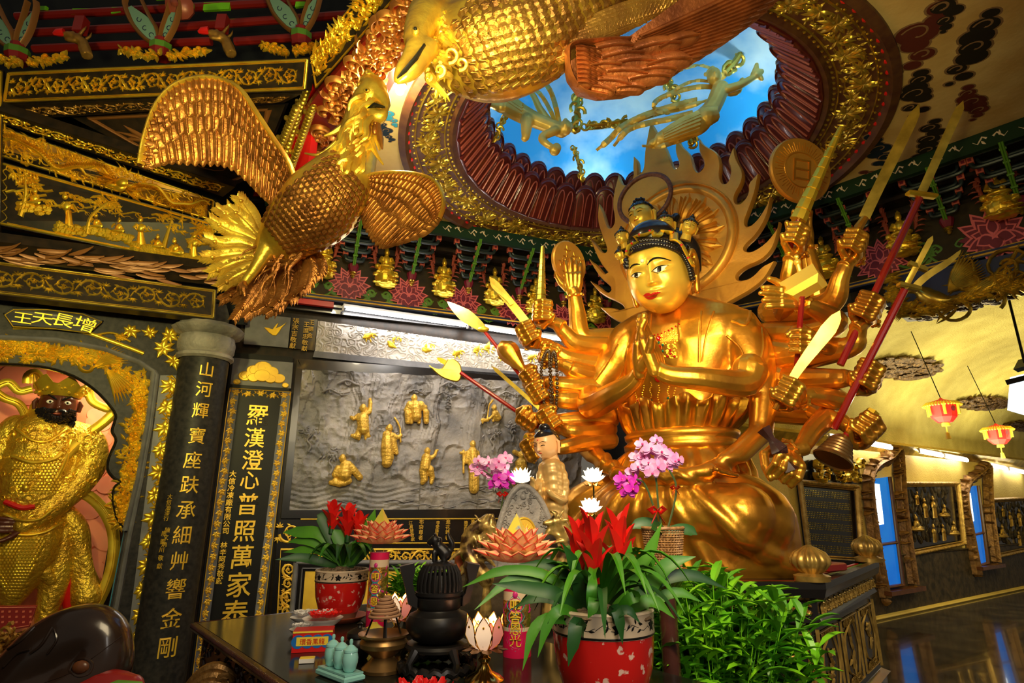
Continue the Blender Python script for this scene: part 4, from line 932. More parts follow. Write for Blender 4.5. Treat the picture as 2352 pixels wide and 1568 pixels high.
# ---------- dark bracketed recess at upper left ----------
b=M();P=[at(-300,175,3.9),at(715,135,3.75),at(900,-250,4.2),at(-300,-250,4.6)];Q=[p+V(0,.1,0)for p in P]
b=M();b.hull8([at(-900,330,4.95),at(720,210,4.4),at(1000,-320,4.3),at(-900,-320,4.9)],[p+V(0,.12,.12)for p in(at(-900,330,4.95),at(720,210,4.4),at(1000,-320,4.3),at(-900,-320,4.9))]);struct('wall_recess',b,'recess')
def strut(ox,oy,sc,label,first=[None]):
 """flaring octagonal-footed bracket with painted teal leaf panels"""
 t=thing('leaf_bracket',at(ox,oy,3.95),label,'bracket','flaring leaf brackets at upper left')
 fr=Fr(at(ox,oy,3.95),(1,0,0),(0,-.26,1));b=M();m=.0034*sc
 def L(P):return[((x)*m,(-y)*m)for x,y in P]
 for side,c in((-1,1),(1,.55)):
  A=spline([(0,-4),(side*30*c,-20),(side*62*c,-55),(side*80*c,-95)],5);Bc=spline([(0,-4),(side*8*c,-40),(side*30*c,-70),(side*72*c,-100)],5)
  b.ext(L(A+Bc[::-1][:-1]),fr,-.01,.012)
 obj('painted_leaf',b,'teal',t,False);b=M()
 for side,c in((-1,1),(1,.55)):
  b.ridge(L(spline([(0,-2),(side*32*c,-16),(side*66*c,-52),(side*86*c,-98),(side*84*c,-120)],5)),.035,fr,.05,0);b.ridge(L(spline([(0,-4),(side*8*c,-40),(side*28*c,-75),(side*50*c,-120)],5)),.026,fr,.05,0)
 obj('wooden_rib',b,'orangewood',t,True);b=M()
 for side,c in((-1,1),(1,.55)):
  for k,(x,y)in enumerate([(22,-28),(38,-45),(52,-66)]):b.ridge([(side*c*x*m+.03*sc*.6*cos(a),-y*m+.03*sc*.6*sin(a))for a in np.linspace(k,k+4.5,10)],.007,fr,.004,.012)
 obj('blue_scroll',b,'deepblue',t,True)
 b=M();b.lathe([(.0,-.10),(.075,-.10),(.085,-.03),(.085,.02),(.05,.03),(.05,.07),(0,.07)],at(ox,oy,3.93),8,ax=(0,-.2,1));b.mi=[1 if i>=16 and i<32 else 0 for i in range(len(b.f))];obj('octagon_foot',b,['darkred','leafgreen'],t,False)
 return t
strut(370,108,1.0,'flaring bracket with teal leaf panels above the middle of the scroll beam');strut(692,82,1.0,'flaring bracket with teal leaf panels above the right end of the scroll beam');strut(40,118,1.0,'flaring bracket with teal leaf panels near the left photo edge')
def swag(x,y,w,label,Y=3.72):
 b=M();c=at(x,y,Y);fr=Fr(c,(1,0,0),(0,-.26,1));m=pxm(c);rg=random.Random(x)
 for s in(-1,1):
  P=[(s*k*w*m/14,m*(6-14*(1-(k/14)**2)+3*sin(k*2)))for k in range(1,15)]
  for k,p in enumerate(P):
   for j in range(4):b.leaf(p,(0 if s>0 else pi)+rg.uniform(-1.4,1.4),rg.uniform(9,17)*m,6*m,fr,.035,0,rg.uniform(-1.5,1.5))
  for k in(3,7,11):b.ridge(arc(P[k][0],P[k][1]+4*m,10*m,2*m,k,k+6,12),5*m,fr,.045)
 return solo('gilded_swag',b,'gilt',label,'ornament','gilded leaf swags on top of the scroll beam')
swag(378,122,96,'bright gilded leaf swag on the scroll beam under the middle leaf bracket');swag(668,112,60,'short gilded leaf swag at the right end of the scroll beam');swag(60,138,90,'dim gilded leaf swag on the left end of the scroll beam')
def dragonhead(x,y,label):
 t=thing('carved_beast_head',at(x,y,3.8),label,'ornament','carved dragon heads over the scroll beam');m=M();c=at(x,y,3.8);k=pxm(c)
 def P(a,b_,c_=0):return c+V(a*k,-c_*k,-b_*k)
 m.tube([P(30,45),P(20,25),P(12,8),P(0,0,8)],[12*k,13*k,12*k,11*k]);m.tube([P(0,0,8),P(-14,-2,14),P(-24,0,16)],[10*k,8*k,6*k]);m.tube([P(0,8,8),P(-14,10,12),P(-20,9,12)],[7*k,5*k,3*k])
 for s in(-1,1):m.tube([P(6,-6,s*8),P(16,-20,s*10),P(20,-34,s*8)],[4*k,3*k,1*k]);m.ell(P(-4,-8,8+s*6),4*k,6)
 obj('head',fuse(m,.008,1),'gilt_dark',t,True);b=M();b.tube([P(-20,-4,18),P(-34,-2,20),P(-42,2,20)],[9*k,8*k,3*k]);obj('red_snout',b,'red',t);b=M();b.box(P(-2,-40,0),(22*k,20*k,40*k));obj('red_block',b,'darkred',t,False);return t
dragonhead(508,88,'carved dragon head with red snout between two leaf brackets');dragonhead(180,92,'dim carved dragon head with red snout at upper left')
b=M();C0=at(300,30,4.15);fr=Fr(C0,(1,0,0),(0,-.26,1));k=pxm(C0)
for x,y,w,h in[(-220,0,30,12),(-130,8,40,14),(-40,5,22,14),(170,-2,60,18),(60,-28,26,10),(380,-10,30,12)]:b.ext([(x*k,-y*k),((x+w)*k,-(y-3)*k),((x+w+2)*k,-(y-h)*k),((x+2)*k,-(y-h)*k)],fr,0,.03)
solo('lime_cornice',b,'limegreen','lime green painted cornice pieces glimpsed between dark roof brackets','ornament',smooth=False)
b=M()
for x0,y0,x1,y1 in[(-300,60,90,42),(90,42,520,8),(-200,100,200,84),(250,80,560,60),(-260,10,420,-30)]:b.tube([C0+V(x0*k,0,-y0*k),C0+V(x1*k,-.02,-y1*k)],.035,8)
solo('recess_rails',b,'darkred','dark red painted rails crossing the shadowy bracketed recess','beam')
b=M();b.lathe([(0,-.02),(.09,-.02),(.11,.0),(.11,.05),(.07,.08),(0,.08)],at(415,14,3.9),10,ax=(.3,-.8,-.6));b.lathe([(0,0),(.03,0),(.02,.02),(0,.03)],at(415,14,3.88)-V(0,.08,.05),8,ax=(.3,-.8,-.6));solo('flower_boss',b,'petal_light','round reddish flower boss near the top edge left of centre','ornament')
# ================= vaulted corridor on the right =================
cu=V(.83,.56,0).normalized();KW=Fr(V(5.6,9.4,0),cu,V(0,0,1))
b=M();b.hull8([KW.p(-5,0),KW.p(9,0),KW.p(9,2.6),KW.p(-5,2.6)],[KW.p(-5,0,-.1),KW.p(9,0,-.1),KW.p(9,2.6,-.1),KW.p(-5,2.6,-.1)]);struct('wall_corridor',b,'corr_wall')
b=M();b.hull8([KW.p(-5,0,.03),KW.p(9,0,.03),KW.p(9,.82,.03),KW.p(-5,.82,.03)],[KW.p(-5,0),KW.p(9,0),KW.p(9,.82),KW.p(-5,.82)]);b.ridge([(-5,.02),(9,.02)],.06,KW,.06,.03,1);b.ridge([(-5,.83),(9,.83)],.03,KW,.03,.03);struct('baseboard_corridor',b,['darkstone','corr_wall'])
b=M();n=26;vs=[];VW=4.6
for i in range(n+1):
 a=pi*i/n;w=VW/2-VW/2*cos(a);z=2.55+1.55*max(0,sin(a))**.9*(1)+.35*i/n
 um=max((-.22-FCD.N.dot(KW.p(0,0,w)-C_))/FCD.N.dot(KW.U),-4.5);um=max(um,(-.22-vfr(B_,C_).N.dot(KW.p(0,0,w)-C_))/vfr(B_,C_).N.dot(KW.U)if vfr(B_,C_).N.dot(KW.U)<-.2 else um)
 for u in(um,9):vs+=[KW.p(u,z,w)]
 for u in(um,9):vs+=[KW.p(u,z+.1,w)]
fs=[]
for i in range(n):a=i*4;c=a+4;fs+=[(a,c,c+1,a+1),(a+2,a+3,c+3,c+2)]
b.add(vs,fs);struct('ceiling_vault',b,'vault',True)
b=M();q=[at(1700,560,5.8),at(2352,556,4.85),at(2700,480,4.4)]
WCD=vfr(C_,D_,-.1);b.hull8([WCD.p(-.6,-.25),WCD.p(3.5,-.25),WCD.p(3.5,1.0),WCD.p(-.6,1.0)],[WCD.p(-.6,-.25,-.2),WCD.p(3.5,-.25,-.2),WCD.p(3.5,1.0,-.2),WCD.p(-.6,1.0,-.2)]);struct('wall_over_opening',b,'blackwood')
WBC=vfr(B_,C_,-.1);b=M();b.hull8([WBC.p(-.3,-3.75),WBC.p(.55,-3.75),WBC.p(.55,1.0),WBC.p(-.3,1.0)],[WBC.p(-.3,-3.75,-.2),WBC.p(.55,-3.75,-.2),WBC.p(.55,1.0,-.2),WBC.p(-.3,1.0,-.2)]);b.hull8([WBC.p(.5,-.2),WBC.p(3,-.2),WBC.p(3,1.0),WBC.p(.5,1.0)],[WBC.p(.5,-.2,-.2),WBC.p(3,-.2,-.2),WBC.p(3,1.0,-.2),WBC.p(.5,1.0,-.2)]);struct('wall_behind_statue',b,'lacquer')
LP=Fr(WCD.p(0,0,.14),WCD.U,WCD.V);pts=[(2040,638),(2120,622),(2240,600),(2420,560),(2420,640),(2330,662),(2240,690),(2160,706),(2110,724),(2070,728),(2036,700),(2033,665)]
t=thing('phoenix_lintel',LP.p(*LP.px(2200,660)),'carved gold phoenix lintel on dark blue ground over the corridor opening, upper right','carved panel')
b=M();b.ext([LP.px(*p_)for p_ in pts],LP,-.22,0);obj('ground',b,'deepblue',t,False);b=M();rg=random.Random(41)
def lw(x,y):return LP.px(x,y)
for k in range(15):
 a=lw(2178,672);b.leaf(a,1.25-.075*k,.40-.008*k,.042,LP,.03,.01,-.35)
for k in range(9):a=lw(2190,690);b.leaf(a,.40-.06*k,.50,.04,LP,.025,.005,.25)
b.ridge([lw(*p_)for p_ in spline([(2085,668),(2110,668),(2140,685),(2175,690),(2210,680)],5)],[.05,.05,.06,.06,.08,.10,.12,.14,.15,.15,.16,.16,.15,.14,.12,.10,.08,.06,.05,.04,.03],LP,.06)
b.ell(LP.p(*lw(2080,662),.03),(.05,.03,.04),10);b.leaf(lw(2070,664),3.6,.08,.03,LP,.03)
for k in range(12):a=lw(2110,690);b.leaf(a,3.2+.05*k,.26,.03,LP,.025,.01,.25)
for sx,sy in((2230,640),(2280,650),(2310,610),(2330,640),(2270,675),(2200,705)):
 u,v=lw(sx,sy);b.ridge(arc(u,v,.16,.03,rg.uniform(0,6),rg.uniform(6,10),18),.03,LP,.04)
 for j in range(4):b.leaf((u,v),rg.uniform(0,6),.22,.035,LP,.03,0,rg.uniform(-1.5,1.5))
for x,y in spline([(2036,645),(2040,690),(2070,722),(2120,716),(2180,700),(2260,682),(2340,658),(2400,645)],8):
 u,v=lw(x,y)
 for j in range(3):b.leaf((u+rg.uniform(-.04,.04),v+rg.uniform(-.02,.06)),rg.uniform(-.6,.6),.12,.04,LP,.05,0,rg.uniform(-1,1))
obj('phoenix_carving',b,'olive',t,True)
b=M()
for k in range(260):
 s_=k/260;x=2040+380*s_;y=np.interp(x,[2036,2110,2160,2240,2330,2420],[706,724,706,690,662,640]);u,v=lw(x,y);b.ell(LP.p(u,v+rg.uniform(-.03,.02),rg.uniform(-.2,.0)),(rg.uniform(.02,.07),rg.uniform(.02,.05),.015),6)
obj('rough_underside',b,'bark',t,True)
def vz(w):a=math.acos(max(-1,min(1,1-2*w/VW)));return 2.55+1.55*max(0,sin(a))**.9+.35*a/pi
def onvault(x,y):
 r=ray(x,y);c=V(0,0,CZ);lo,hi=.001,.02;best=None
 for k in range(500):
  t=.0015+k*.00003;p=c+r*t;w=(p-KW.O).dot(KW.N)
  if 0<=w<=VW and p.z>=vz(w)-.02:return p,w
 return at(x,y,8),1.5
vb=BVHTree.FromPolygons([tuple(Vector(q))for q in vs],fs)
for(x,y,hx,hy,lab)in((2075,845,78,24,'largest bark-like stucco patch on the vault, behind the upper right fists'),(2255,926,62,14,'middle bark-like stucco patch on the vault, between the two red lanterns'),(2345,978,40,10,'small bark-like stucco patch on the vault at the right photo edge')):
 b=M();rg=random.Random(int(x))
 for k in range(150):
  a=rg.uniform(0,6.28);r=sqrt(rg.random());px_,py_=x+hx*r*cos(a),y+hy*r*sin(a);l,n_,i_,d_=vb.ray_cast(V(0,0,CZ),ray(px_,py_).normalized())
  if l is None:continue
  b.ell(l-ray(px_,py_).normalized()*.03,(rg.uniform(.06,.17),rg.uniform(.06,.14),rg.uniform(.02,.05)),6)
 solo('stucco_patch',b,'bark',lab,'ceiling ornament','bark-like stucco patches on the corridor vault')
KT=Fr(KW.p(0,0,.12),KW.U,KW.V)
def kp(x,y):return KT.p(*KT.px(x,y))
for(x0,y0,x1,y1,lab)in((1905,1003,1962,1012,'left end of the corridor light line, beside the bronze bell'),(1968,1013,2048,1028,'second tube from the bell'),(2112,1036,2165,1046,'third tube, above the first relief picture'),(2170,1047,2222,1057,'fourth tube, above the narrow mirror frame'),(2275,1068,2312,1076,'fifth tube, below the farther lantern'),(2318,1077,2360,1086,'last tube at the right photo edge')):
 tubelight('fluorescent_light',kp(x0,y0),kp(x1,y1),'lit corridor tube: '+lab,'ctube',.035,'lit tubes along the corridor wall')
b=M();b.hull8([KW.p(-5,2.42,.0),KW.p(9,2.42,.0),KW.p(9,2.55,.12),KW.p(-5,2.55,.12)],[KW.p(-5,2.50,-.05),KW.p(9,2.50,-.05),KW.p(9,2.62,.0),KW.p(-5,2.62,.0)]);struct('trim_light_ledge',b,'olive')
lamp('AREA',tuple(KW.p(1.0,2.3,1.2)),55,(1,.88,.45),1.2,tuple(KW.p(1.0,3.8,1.9)));lamp('AREA',tuple(KW.p(4.0,2.3,1.2)),55,(1,.88,.45),1.2,tuple(KW.p(4.0,3.8,1.9)));lamp('AREA',tuple(KW.p(2.0,2.6,2.2)),28,(1,.90,.5),1.0,tuple(KW.p(2.0,1.5,0)))  # unseen area lights added beside the tubes to brighten vault and wall
lamp('AREA',tuple(KW.p(-1.5,2.5,1.5)),30,(1,.88,.5),1.0,tuple(KW.p(-1.5,3.8,2.2)))  # further added area light aimed at the vault
def kq(P,w=.04):return Qd(*[KW.p(*KW.px(*p_),w)for p_ in P])
def kframe(name,P,label,cat,group=None,wd=.07,th=.06):
 q=kq(P);t=thing(name,q.a,label,cat,group);b=M();b.hull8([q.p(0,0,-.03),q.p(q.L,0,-.03),q.p(q.L,q.H,-.03),q.p(0,q.H,-.03)],[q.p(0,0,-.06),q.p(q.L,0,-.06),q.p(q.L,q.H,-.06),q.p(0,q.H,-.06)]);obj('back_panel',b,'lacquer',t,False)
 b=M();frame_lines(b,q,0,0,q.L,q.H,wd,th);frame_lines(b,q,wd*.7,wd*.7,q.L-wd*.7,q.H-wd*.7,.02,.03)
 m_=40
 for k in range(m_):
  s_=k/m_
  for(u,v)in((s_*q.L,0),(s_*q.L,q.H)):b.ell(q.p(u,v,th*.8),.018,5)
  for(u,v)in((0,s_*q.H),(q.L,s_*q.H)):b.ell(q.p(u,v,th*.8),.018,5)
 obj('gilt_frame',b,'gilt_dark2',t,True);return t,q
t,q=kframe('inscription_tablet',[(1850,1282),(1972,1290),(1960,1118),(1828,1106)],'framed dark tablet with rows of tiny gold writing right of the statue knee','tablet');b=M();rg=random.Random(8)
for r in range(6):
 for c in range(30):
  for l in range(4):
   u=q.L*(.09+.82*c/30)+rg.uniform(-.003,.003);v=q.H*(.90-r*.145)-l*.026;b.box(q.p(u,v,-.025),(.013,.014*rg.uniform(.5,1),.004),q.N.cross(V(0,0,1)).normalized(),V(0,0,1))
obj('inscription_rows',b,'olive',t,False)
def figpanel(P,label,seed):
 t,q=kframe('figure_relief',P,label,'relief','gilt figure reliefs along the corridor');b=M();rg=random.Random(seed)
 for k in range(120):b.leaf((rg.uniform(.12,.85)*q.L,rg.uniform(.1,.9)*q.H),rg.uniform(.9,2.2),.16,.05,q,.03,-.03,.4)
 obj('rocks',b,'darkstone',t,True);b=M()
 for k,(u,v,s)in enumerate([(.16,.3,.42),(.34,.48,.36),(.50,.46,.42),(.68,.46,.36),(.44,.10,.34),(.62,.10,.32),(.82,.16,.4),(.22,.68,.25)]):persona(b,q,u*q.L,v*q.H,s*q.H*.8,rg.uniform(-1,1),k%3==0)
 obj('gilt_figures',b,'gilt_dark2',t,True)
figpanel([(2086,1272),(2206,1248),(2192,1110),(2062,1110)],'framed dark relief of gilded figures between the two blue mirrors',3)
figpanel([(2282,1278),(2400,1252),(2385,1142),(2262,1148)],'framed dark relief of gilded figures at the right photo edge',9)
def mirror(P,gl,hi,arch,label,n):
 q=kq(P,.02);t=thing('window_%d'%n,q.a,None,None);t['kind']='structure'
 b=M();g=kq(gl,.05);b.hull8([g.p(0,0,.02),g.p(g.L,0,.02),g.p(g.L,g.H,.02),g.p(0,g.H,.02)],[g.p(0,0,-.0),g.p(g.L,0,-.0),g.p(g.L,g.H,-.0),g.p(0,g.H,-.0)]);obj('window_glass',b,'glassblue',t,False)
 h=kq(hi,.08);b=M();b.hull8([h.p(0,0,0),h.p(h.L,0,0),h.p(h.L,h.H,0),h.p(0,h.H,0)],[h.p(0,0,-.01),h.p(h.L,0,-.01),h.p(h.L,h.H,-.01),h.p(0,h.H,-.01)]);obj('pale_panel',b,'tube_soft',t,False)  # pale emissive panel set in front of the blue glass
 b=M();A=[KW.px(*p_)for p_ in arch];b.ridge(A,.13,KW,.10,.02);b.ridge(A,.05,KW,.14,.03);rg=random.Random(n)
 for(u,v)in A:
  for j in range(3):b.leaf((u,v),rg.uniform(0,6),.13,.05,KW,.14,.02,1)
 obj('carved_frame',b,'bronze2',t,True)
 b=M();b.ridge([(g.L*.0,0),(g.L*1.0,0)],.05,g,.05,.02);b.ridge([(0,g.H*.38),(g.L,g.H*.38)],.05,g,.04,.02);b.ridge([(g.L,0),(g.L,g.H)],.05,g,.05,.02);b.box(q.p(q.L/2,-.03,.08),(q.L*1.15,.20,.06),KW.U,KW.N);obj('wooden_sash',b,'wood',t,True)
sp=lambda P:spline(P,4)
mirror([(2022,1352),(2088,1346),(2058,1085),(1990,1095)],[(2018,1348),(2060,1342),(2030,1095),(1992,1100)],[(2004,1205),(2018,1203),(2008,1112),(1994,1110)],sp([(2020,1370),(2000,1260),(1985,1150),(1984,1095),(2000,1068),(2030,1052),(2050,1034),(2055,1075),(2058,1130),(2068,1220),(2085,1340)]),'',1)
mirror([(2232,1300),(2275,1292),(2250,1110),(2206,1118)],[(2230,1300),(2256,1292),(2234,1115),(2208,1118)],[(2214,1198),(2226,1196),(2218,1132),(2208,1132)],sp([(2232,1318),(2216,1230),(2204,1160),(2204,1120),(2216,1102),(2240,1084),(2257,1070),(2258,1110),(2262,1180),(2276,1290)]),'',2)
b=M();q=kq([(1850,1104),(1975,1108),(1968,1052),(1846,1050)],.06);rg=random.Random(77)
for k in range(26):
 u,v=rg.uniform(.05,.95)*q.L,rg.uniform(.1,.8)*q.H;b.ridge(arc(u,v,rg.uniform(.05,.11),.02,rg.uniform(0,6),rg.uniform(6,10),12),.04,q,.08)
for k in range(5):persona(b,q,q.L*(.15+.17*k),q.H*.05,q.H*.7,rg.uniform(-1,1),False)
solo('beast_crest',b,'olive','tangled gold carving of running beasts on top of the inscription tablet','ornament')
b=M();b.hull8([q.p(-.05,-.02,-.04),q.p(q.L,-.02,-.04),q.p(q.L,q.H*.8,-.04),q.p(-.05,q.H*1.2,-.04)],[q.p(-.05,-.02,-.06),q.p(q.L,-.02,-.06),q.p(q.L,q.H*.8,-.06),q.p(-.05,q.H*1.2,-.06)]);struct('trim_crest',b,'lacquer')
def lantern(x,y,Y,R,label):
 c=at(x,y,Y);t=thing('paper_lantern',c,label,'lantern','red lanterns along the corridor')
 b=M();b.lathe([(.3*R,.70*R),(.95*R,.50*R),(1.0*R,.40*R),(.86*R,-.70*R),(.50*R,-1.10*R),(.3*R,-1.15*R),(0,-1.15*R)],c,8);b.lathe([(0,.9*R),(.12*R,.8*R),(.3*R,.62*R)],c,8);obj('shade',b,'lantern_red',t,False)
 b=M()
 for k in range(40):a=2*pi*k/40;p=c+V(cos(a)*1.02*R,sin(a)*1.02*R,.46*R);b.tube([p,p+V(cos(a)*.05,sin(a)*.05,-.28*R)],.012,4)
 for k in range(6):a=2*pi*k/6;p=c+V(cos(a)*1.08*R,sin(a)*1.08*R,.4*R);b.tube([p,p-V(0,0,.95*R)],.018,5)
 b.tube([c-V(0,0,1.15*R),c-V(0,0,1.4*R)],[.28*R,.3*R],10);obj('fringe',b,'fringe',t);b=M();b.tube([c-V(0,0,1.4*R),c-V(0,0,1.9*R)],.008,5);b.tube([c-V(0,0,1.9*R),c-V(0,0,2.4*R)],[.02,.03],6);obj('tassel',b,'fringe',t)
 b=M()
 for k in range(3):a=-1.4+k*.8;b.lathe([(0,0),(.22*R,0),(0,.01)],c+V(cos(a)*.93*R,sin(a)*.93*R,-.1*R),10,ax=(cos(a),sin(a),-.1))
 obj('painted_medallion',b,'maroon',t);b=M();b.tube([c+V(0,0,.85*R),c+V(.0,.3,1.15)],.006,5);obj('cord',b,'black',t)
lantern(2165,938,7.6,.165,'nearer red lantern with yellow fringe hanging in the corridor');lantern(2291,993,9.2,.165,'farther red lantern with yellow fringe, nearer the right photo edge')
t=thing('wall_lamp',at(2340,880,5.5),'white and black lamp box cut by the right photo edge','lamp');b=M();b.box(at(2356,905,5.5),(.16,.2,.34),V(.95,0,-.3).normalized(),V(0,1,0));obj('diffuser',b,'tube_soft',t,False);b=M();b.box(at(2354,868,5.5),(.20,.22,.05),V(.9,0,.2).normalized(),V(0,1,0));b.box(at(2358,835,5.5),(.12,.2,.05),V(.6,0,.8).normalized(),V(0,1,0));b.tube([at(2354,835,5.5),V(at(2354,835,5.5).x,5.5,4.6)],.012,6);obj('housing',b,'black',t,False)
b=M();b.box((-6.5,4,3),(.2,16,6.4));struct('wall_left',b,'blackwood');b=M();b.box((2,12,3),(0.1,.1,.1))
b=M();b.hull8([V(-6.5,6.9,0),V(-2.2,6.6,0),V(-2.2,6.6,6.5),V(-6.5,6.9,6.5)],[V(-6.5,7.1,0),V(-2.2,6.8,0),V(-2.2,6.8,6.5),V(-6.5,7.1,6.5)]);struct('wall_rear_left',b,'blackwood')
# ================= many-armed seated statue =================
from mathutils.bvhtree import BVHTree
PH=radians(-40);SC=V(1.38,4.85,1.12);SR=V(cos(PH),sin(PH),0);SB=V(-sin(PH),cos(PH),0);SF=-SB
def T(x,y,yl=0.0):return atpl(x,y,SC+SB*yl,SF)
st=thing('bodhisattva_statue',SC,'giant golden seated statue with many arms, praying hands and flame halo','statue')
RS=Matrix((SR,SB,V(0,0,1))).transposed()
def loft(m,rows,n=40):
 vs=[]
 for(x,y,hw,fd,bd,yl)in rows:
  c=T(x,y,yl);w=hw*pxm(c)/(cos(PH+radians(14)))*.92
  for k in range(n):
   t=2*pi*k/n;s=sin(t);e=1.12
   vs.append(c+SR*(w*abs(cos(t))**(1/e)*(1 if cos(t)>0 else-1))+SB*(s*(bd if s>0 else fd)))
 fs=[(i*n+k,i*n+(k+1)%n,(i+1)*n+(k+1)%n,(i+1)*n+k)for i in range(len(rows)-1)for k in range(n)]
 fs.append(tuple(range(n-1,-1,-1)));fs.append(tuple((len(rows)-1)*n+k for k in range(n)));m.add(vs,fs)
def limb(m,pts,n=12,steps=6):
 P=spline(pts,steps);m.tube([p[:3]for p in P],[p[3]for p in P],n)
 for p in(P[0],P[-1]):m.ell(p[:3],p[3]*.99,n)
def TP(x,y,yl,r):p=T(x,y,yl);return(*p,r*pxm(p))
def AP(x,y,Y,r):p=at(x,y,Y);return(*p,r*pxm(p))
m=M()
loft(m,[(1556,1322,252,.50,.5,0),(1556,1290,262,.58,.5,0),(1556,1235,262,.64,.5,0),(1556,1180,246,.66,.5,0),(1556,1130,205,.56,.45,0),(1558,1095,160,.42,.42,0),(1560,1050,122,.34,.36,0)])
loft(m,[(1558,1110,150,.36,.4,0),(1560,1050,124,.31,.36,0),(1562,1000,112,.28,.32,0),(1562,950,118,.28,.32,0),(1562,900,124,.29,.32,0),(1566,850,132,.31,.34,0),(1574,800,142,.31,.36,0),(1580,755,140,.27,.34,0),(1574,725,118,.20,.30,0),(1556,702,66,.17,.2,0),(1544,688,44,.17,.17,0),(1538,650,42,.17,.17,0)])
limb(m,[TP(1640,1130,-.1,66),TP(1735,1190,-.20,80),TP(1730,1235,-.25,70)],20)
limb(m,[TP(1490,1120,-.1,60),TP(1360,1180,-.22,70),TP(1340,1230,-.30,62)],20)
limb(m,[TP(1700,1190,-.40,78),TP(1570,1170,-.50,66),TP(1440,1185,-.45,70)],18)
limb(m,[TP(1640,760,0,52),TP(1706,775,-.02,48),TP(1726,830,-.06,42),TP(1716,866,-.12,36)],16)
limb(m,[TP(1500,755,0,46),TP(1452,775,.0,44),TP(1412,830,-.06,42),TP(1370,890,-.14,34)],16)
limb(m,[TP(1700,745,.02,40),TP(1745,800,.05,30),TP(1752,900,.0,30),TP(1748,990,-.1,27)],14)
limb(m,[TP(1748,992,-.1,27),TP(1690,1045,-.38,24),TP(1625,1085,-.55,20)],12)
limb(m,[TP(1440,900,.0,32),TP(1385,960,-.02,28),TP(1335,1012,-.08,25)],14)
limb(m,[TP(1335,1012,-.08,25),TP(1372,1050,-.30,22),TP(1425,1090,-.5,19)],12)
limb(m,[TP(1625,1085,-.55,20),TP(1560,1092,-.62,20),TP(1500,1090,-.62,20),TP(1425,1090,-.5,18)],12)
for k in range(4):limb(m,[TP(1650+14*k,1083+2*k,-.55+.03*k,7),TP(1646+15*k,1076+4*k,-.62+.03*k,8)],8,3)
body=fuse(m,.016,4,.6)
v=np.empty(len(body.vertices)*3);body.vertices.foreach_get('co',v);v=v.reshape(-1,3)
nrm=np.empty(len(body.vertices)*3);body.vertices.foreach_get('normal',nrm);nrm=nrm.reshape(-1,3)
L_=v-np.array(SC);lx=L_@np.array(SR);lz=L_[:,2];ly=L_@np.array(SB)
def sm(a,b,x):t=np.clip((x-a)/(b-a),0,1);return t*t*(3-2*t)
ang=np.arctan2(lz-.98,lx-.02);rad=np.hypot(lz-.98,lx-.02)
wob=fbm(rad*2+3,ang*1.5+5,3,2)*2.2
fold=np.sin(ang*21+wob*1.6)+.5*np.sin(ang*37+wob*3)
msk=sm(.25,.5,rad)*sm(.90,.70,lz)*sm(.35,.1,ly)
d=.0125*msk*np.sign(fold)*np.abs(fold)**.7*(.5+.9*np.clip(rad-.3,0,1))
m2=sm(.72,.82,lz)*sm(1.28,1.18,lz)*(np.abs(lx)<.48);d+=.016*m2*np.sin(lx*46+2*np.sin(lz*5))*sm(.3,.1,ly)
m3=sm(1.5,1.7,lz)*sm(2.25,2.0,lz);d+=.007*m3*np.sin(lx*20+lz*9)*(np.abs(lx)>.2)
v+=nrm*d[:,None];body.vertices.foreach_set('co',v.ravel());body.update()
def bvh_of(me):return BVHTree.FromPolygons([tuple(q.co)for q in me.vertices],[tuple(p.vertices)for p in me.polygons])
def hit(bv,x,y,off=.004,fb=None):
 r=ray(x,y).normalized();l,n,i,d_=bv.ray_cast(V(0,0,CZ),r)
 if l is None:
  if fb is None:return None,None
  return fb,-r
 if n.dot(r)>0:n=-n
 return l+n*off,n
BB=bvh_of(body);BODY=obj('body',body,'gold',st,True,auto=60)
def surf_line(bv,pts,rpx,name,mats,parent,off=.0,n=8,flat=.7,steps=5,wig=None):
 P=spline(pts,steps);Q=[];R=[]
 for k,p in enumerate(P):
  h,nn=hit(bv,p[0],p[1],off)
  if h is None:continue
  Q.append(h);R.append(rpx*pxm(h))
 b=M()
 if len(Q)>1:b.tube(Q,R,n,flat=flat)
 return b
b=M()
for pts,r in([(1496,722),(1490,770),(1478,830),(1470,880)],4),([(1610,715),(1607,760),(1606,832)],4),([(1640,715),(1622,770),(1612,830)],3),([(1668,770),(1700,800),(1708,830),(1690,858),(1655,862),(1648,845)],4),([(1360,870),(1342,900),(1350,925)],4),([(1680,735),(1712,745),(1722,715),(1700,700)],5),([(1420,790),(1392,840),(1362,880)],3),([(1442,800),(1430,850),(1410,890)],3),([(1748,740),(1752,800),(1735,860)],3):
 q=surf_line(BB,pts,r,'','',st);b.v and None
 o_=len(b.v);b.v+=q.v;b.f+=[[i+o_ for i in f]for f in q.f];b.mi+=q.mi
obj('robe_edge',b,'gold',st)
def ringband(rows,n=120,amp=0.0,k=30,ph=0.0):
 b=M();vs=[]
 for(x,y,hw,fd,bd,dz,am)in rows:
  c=T(x,y,0);w=hw*pxm(c)/cos(PH+radians(14))*.92
  for i in range(n):
   t=2*pi*i/n;s=sin(t);q=1+am*sin(k*t+ph+1.5*sin(3*t));vs.append(c+SR*(w*cos(t)*q)+SB*(s*(bd if s>0 else fd)*q)+V(0,0,dz*sin(k*t*.5+2*sin(2*t))))
 b.add(vs,[(i*n+j,i*n+(j+1)%n,(i+1)*n+(j+1)%n,(i+1)*n+j)for i in range(len(rows)-1)for j in range(n)]);return b
b=ringband([(1562,1000,118,.31,.34,0,.02),(1564,978,132,.345,.36,0,.05),(1566,952,142,.38,.39,.02,.06),(1567,932,146,.405,.40,.035,.06),(1567,930,141,.39,.39,.035,.06),(1566,952,132,.355,.37,.02,.05),(1564,980,118,.31,.34,0,.03)],k=26)
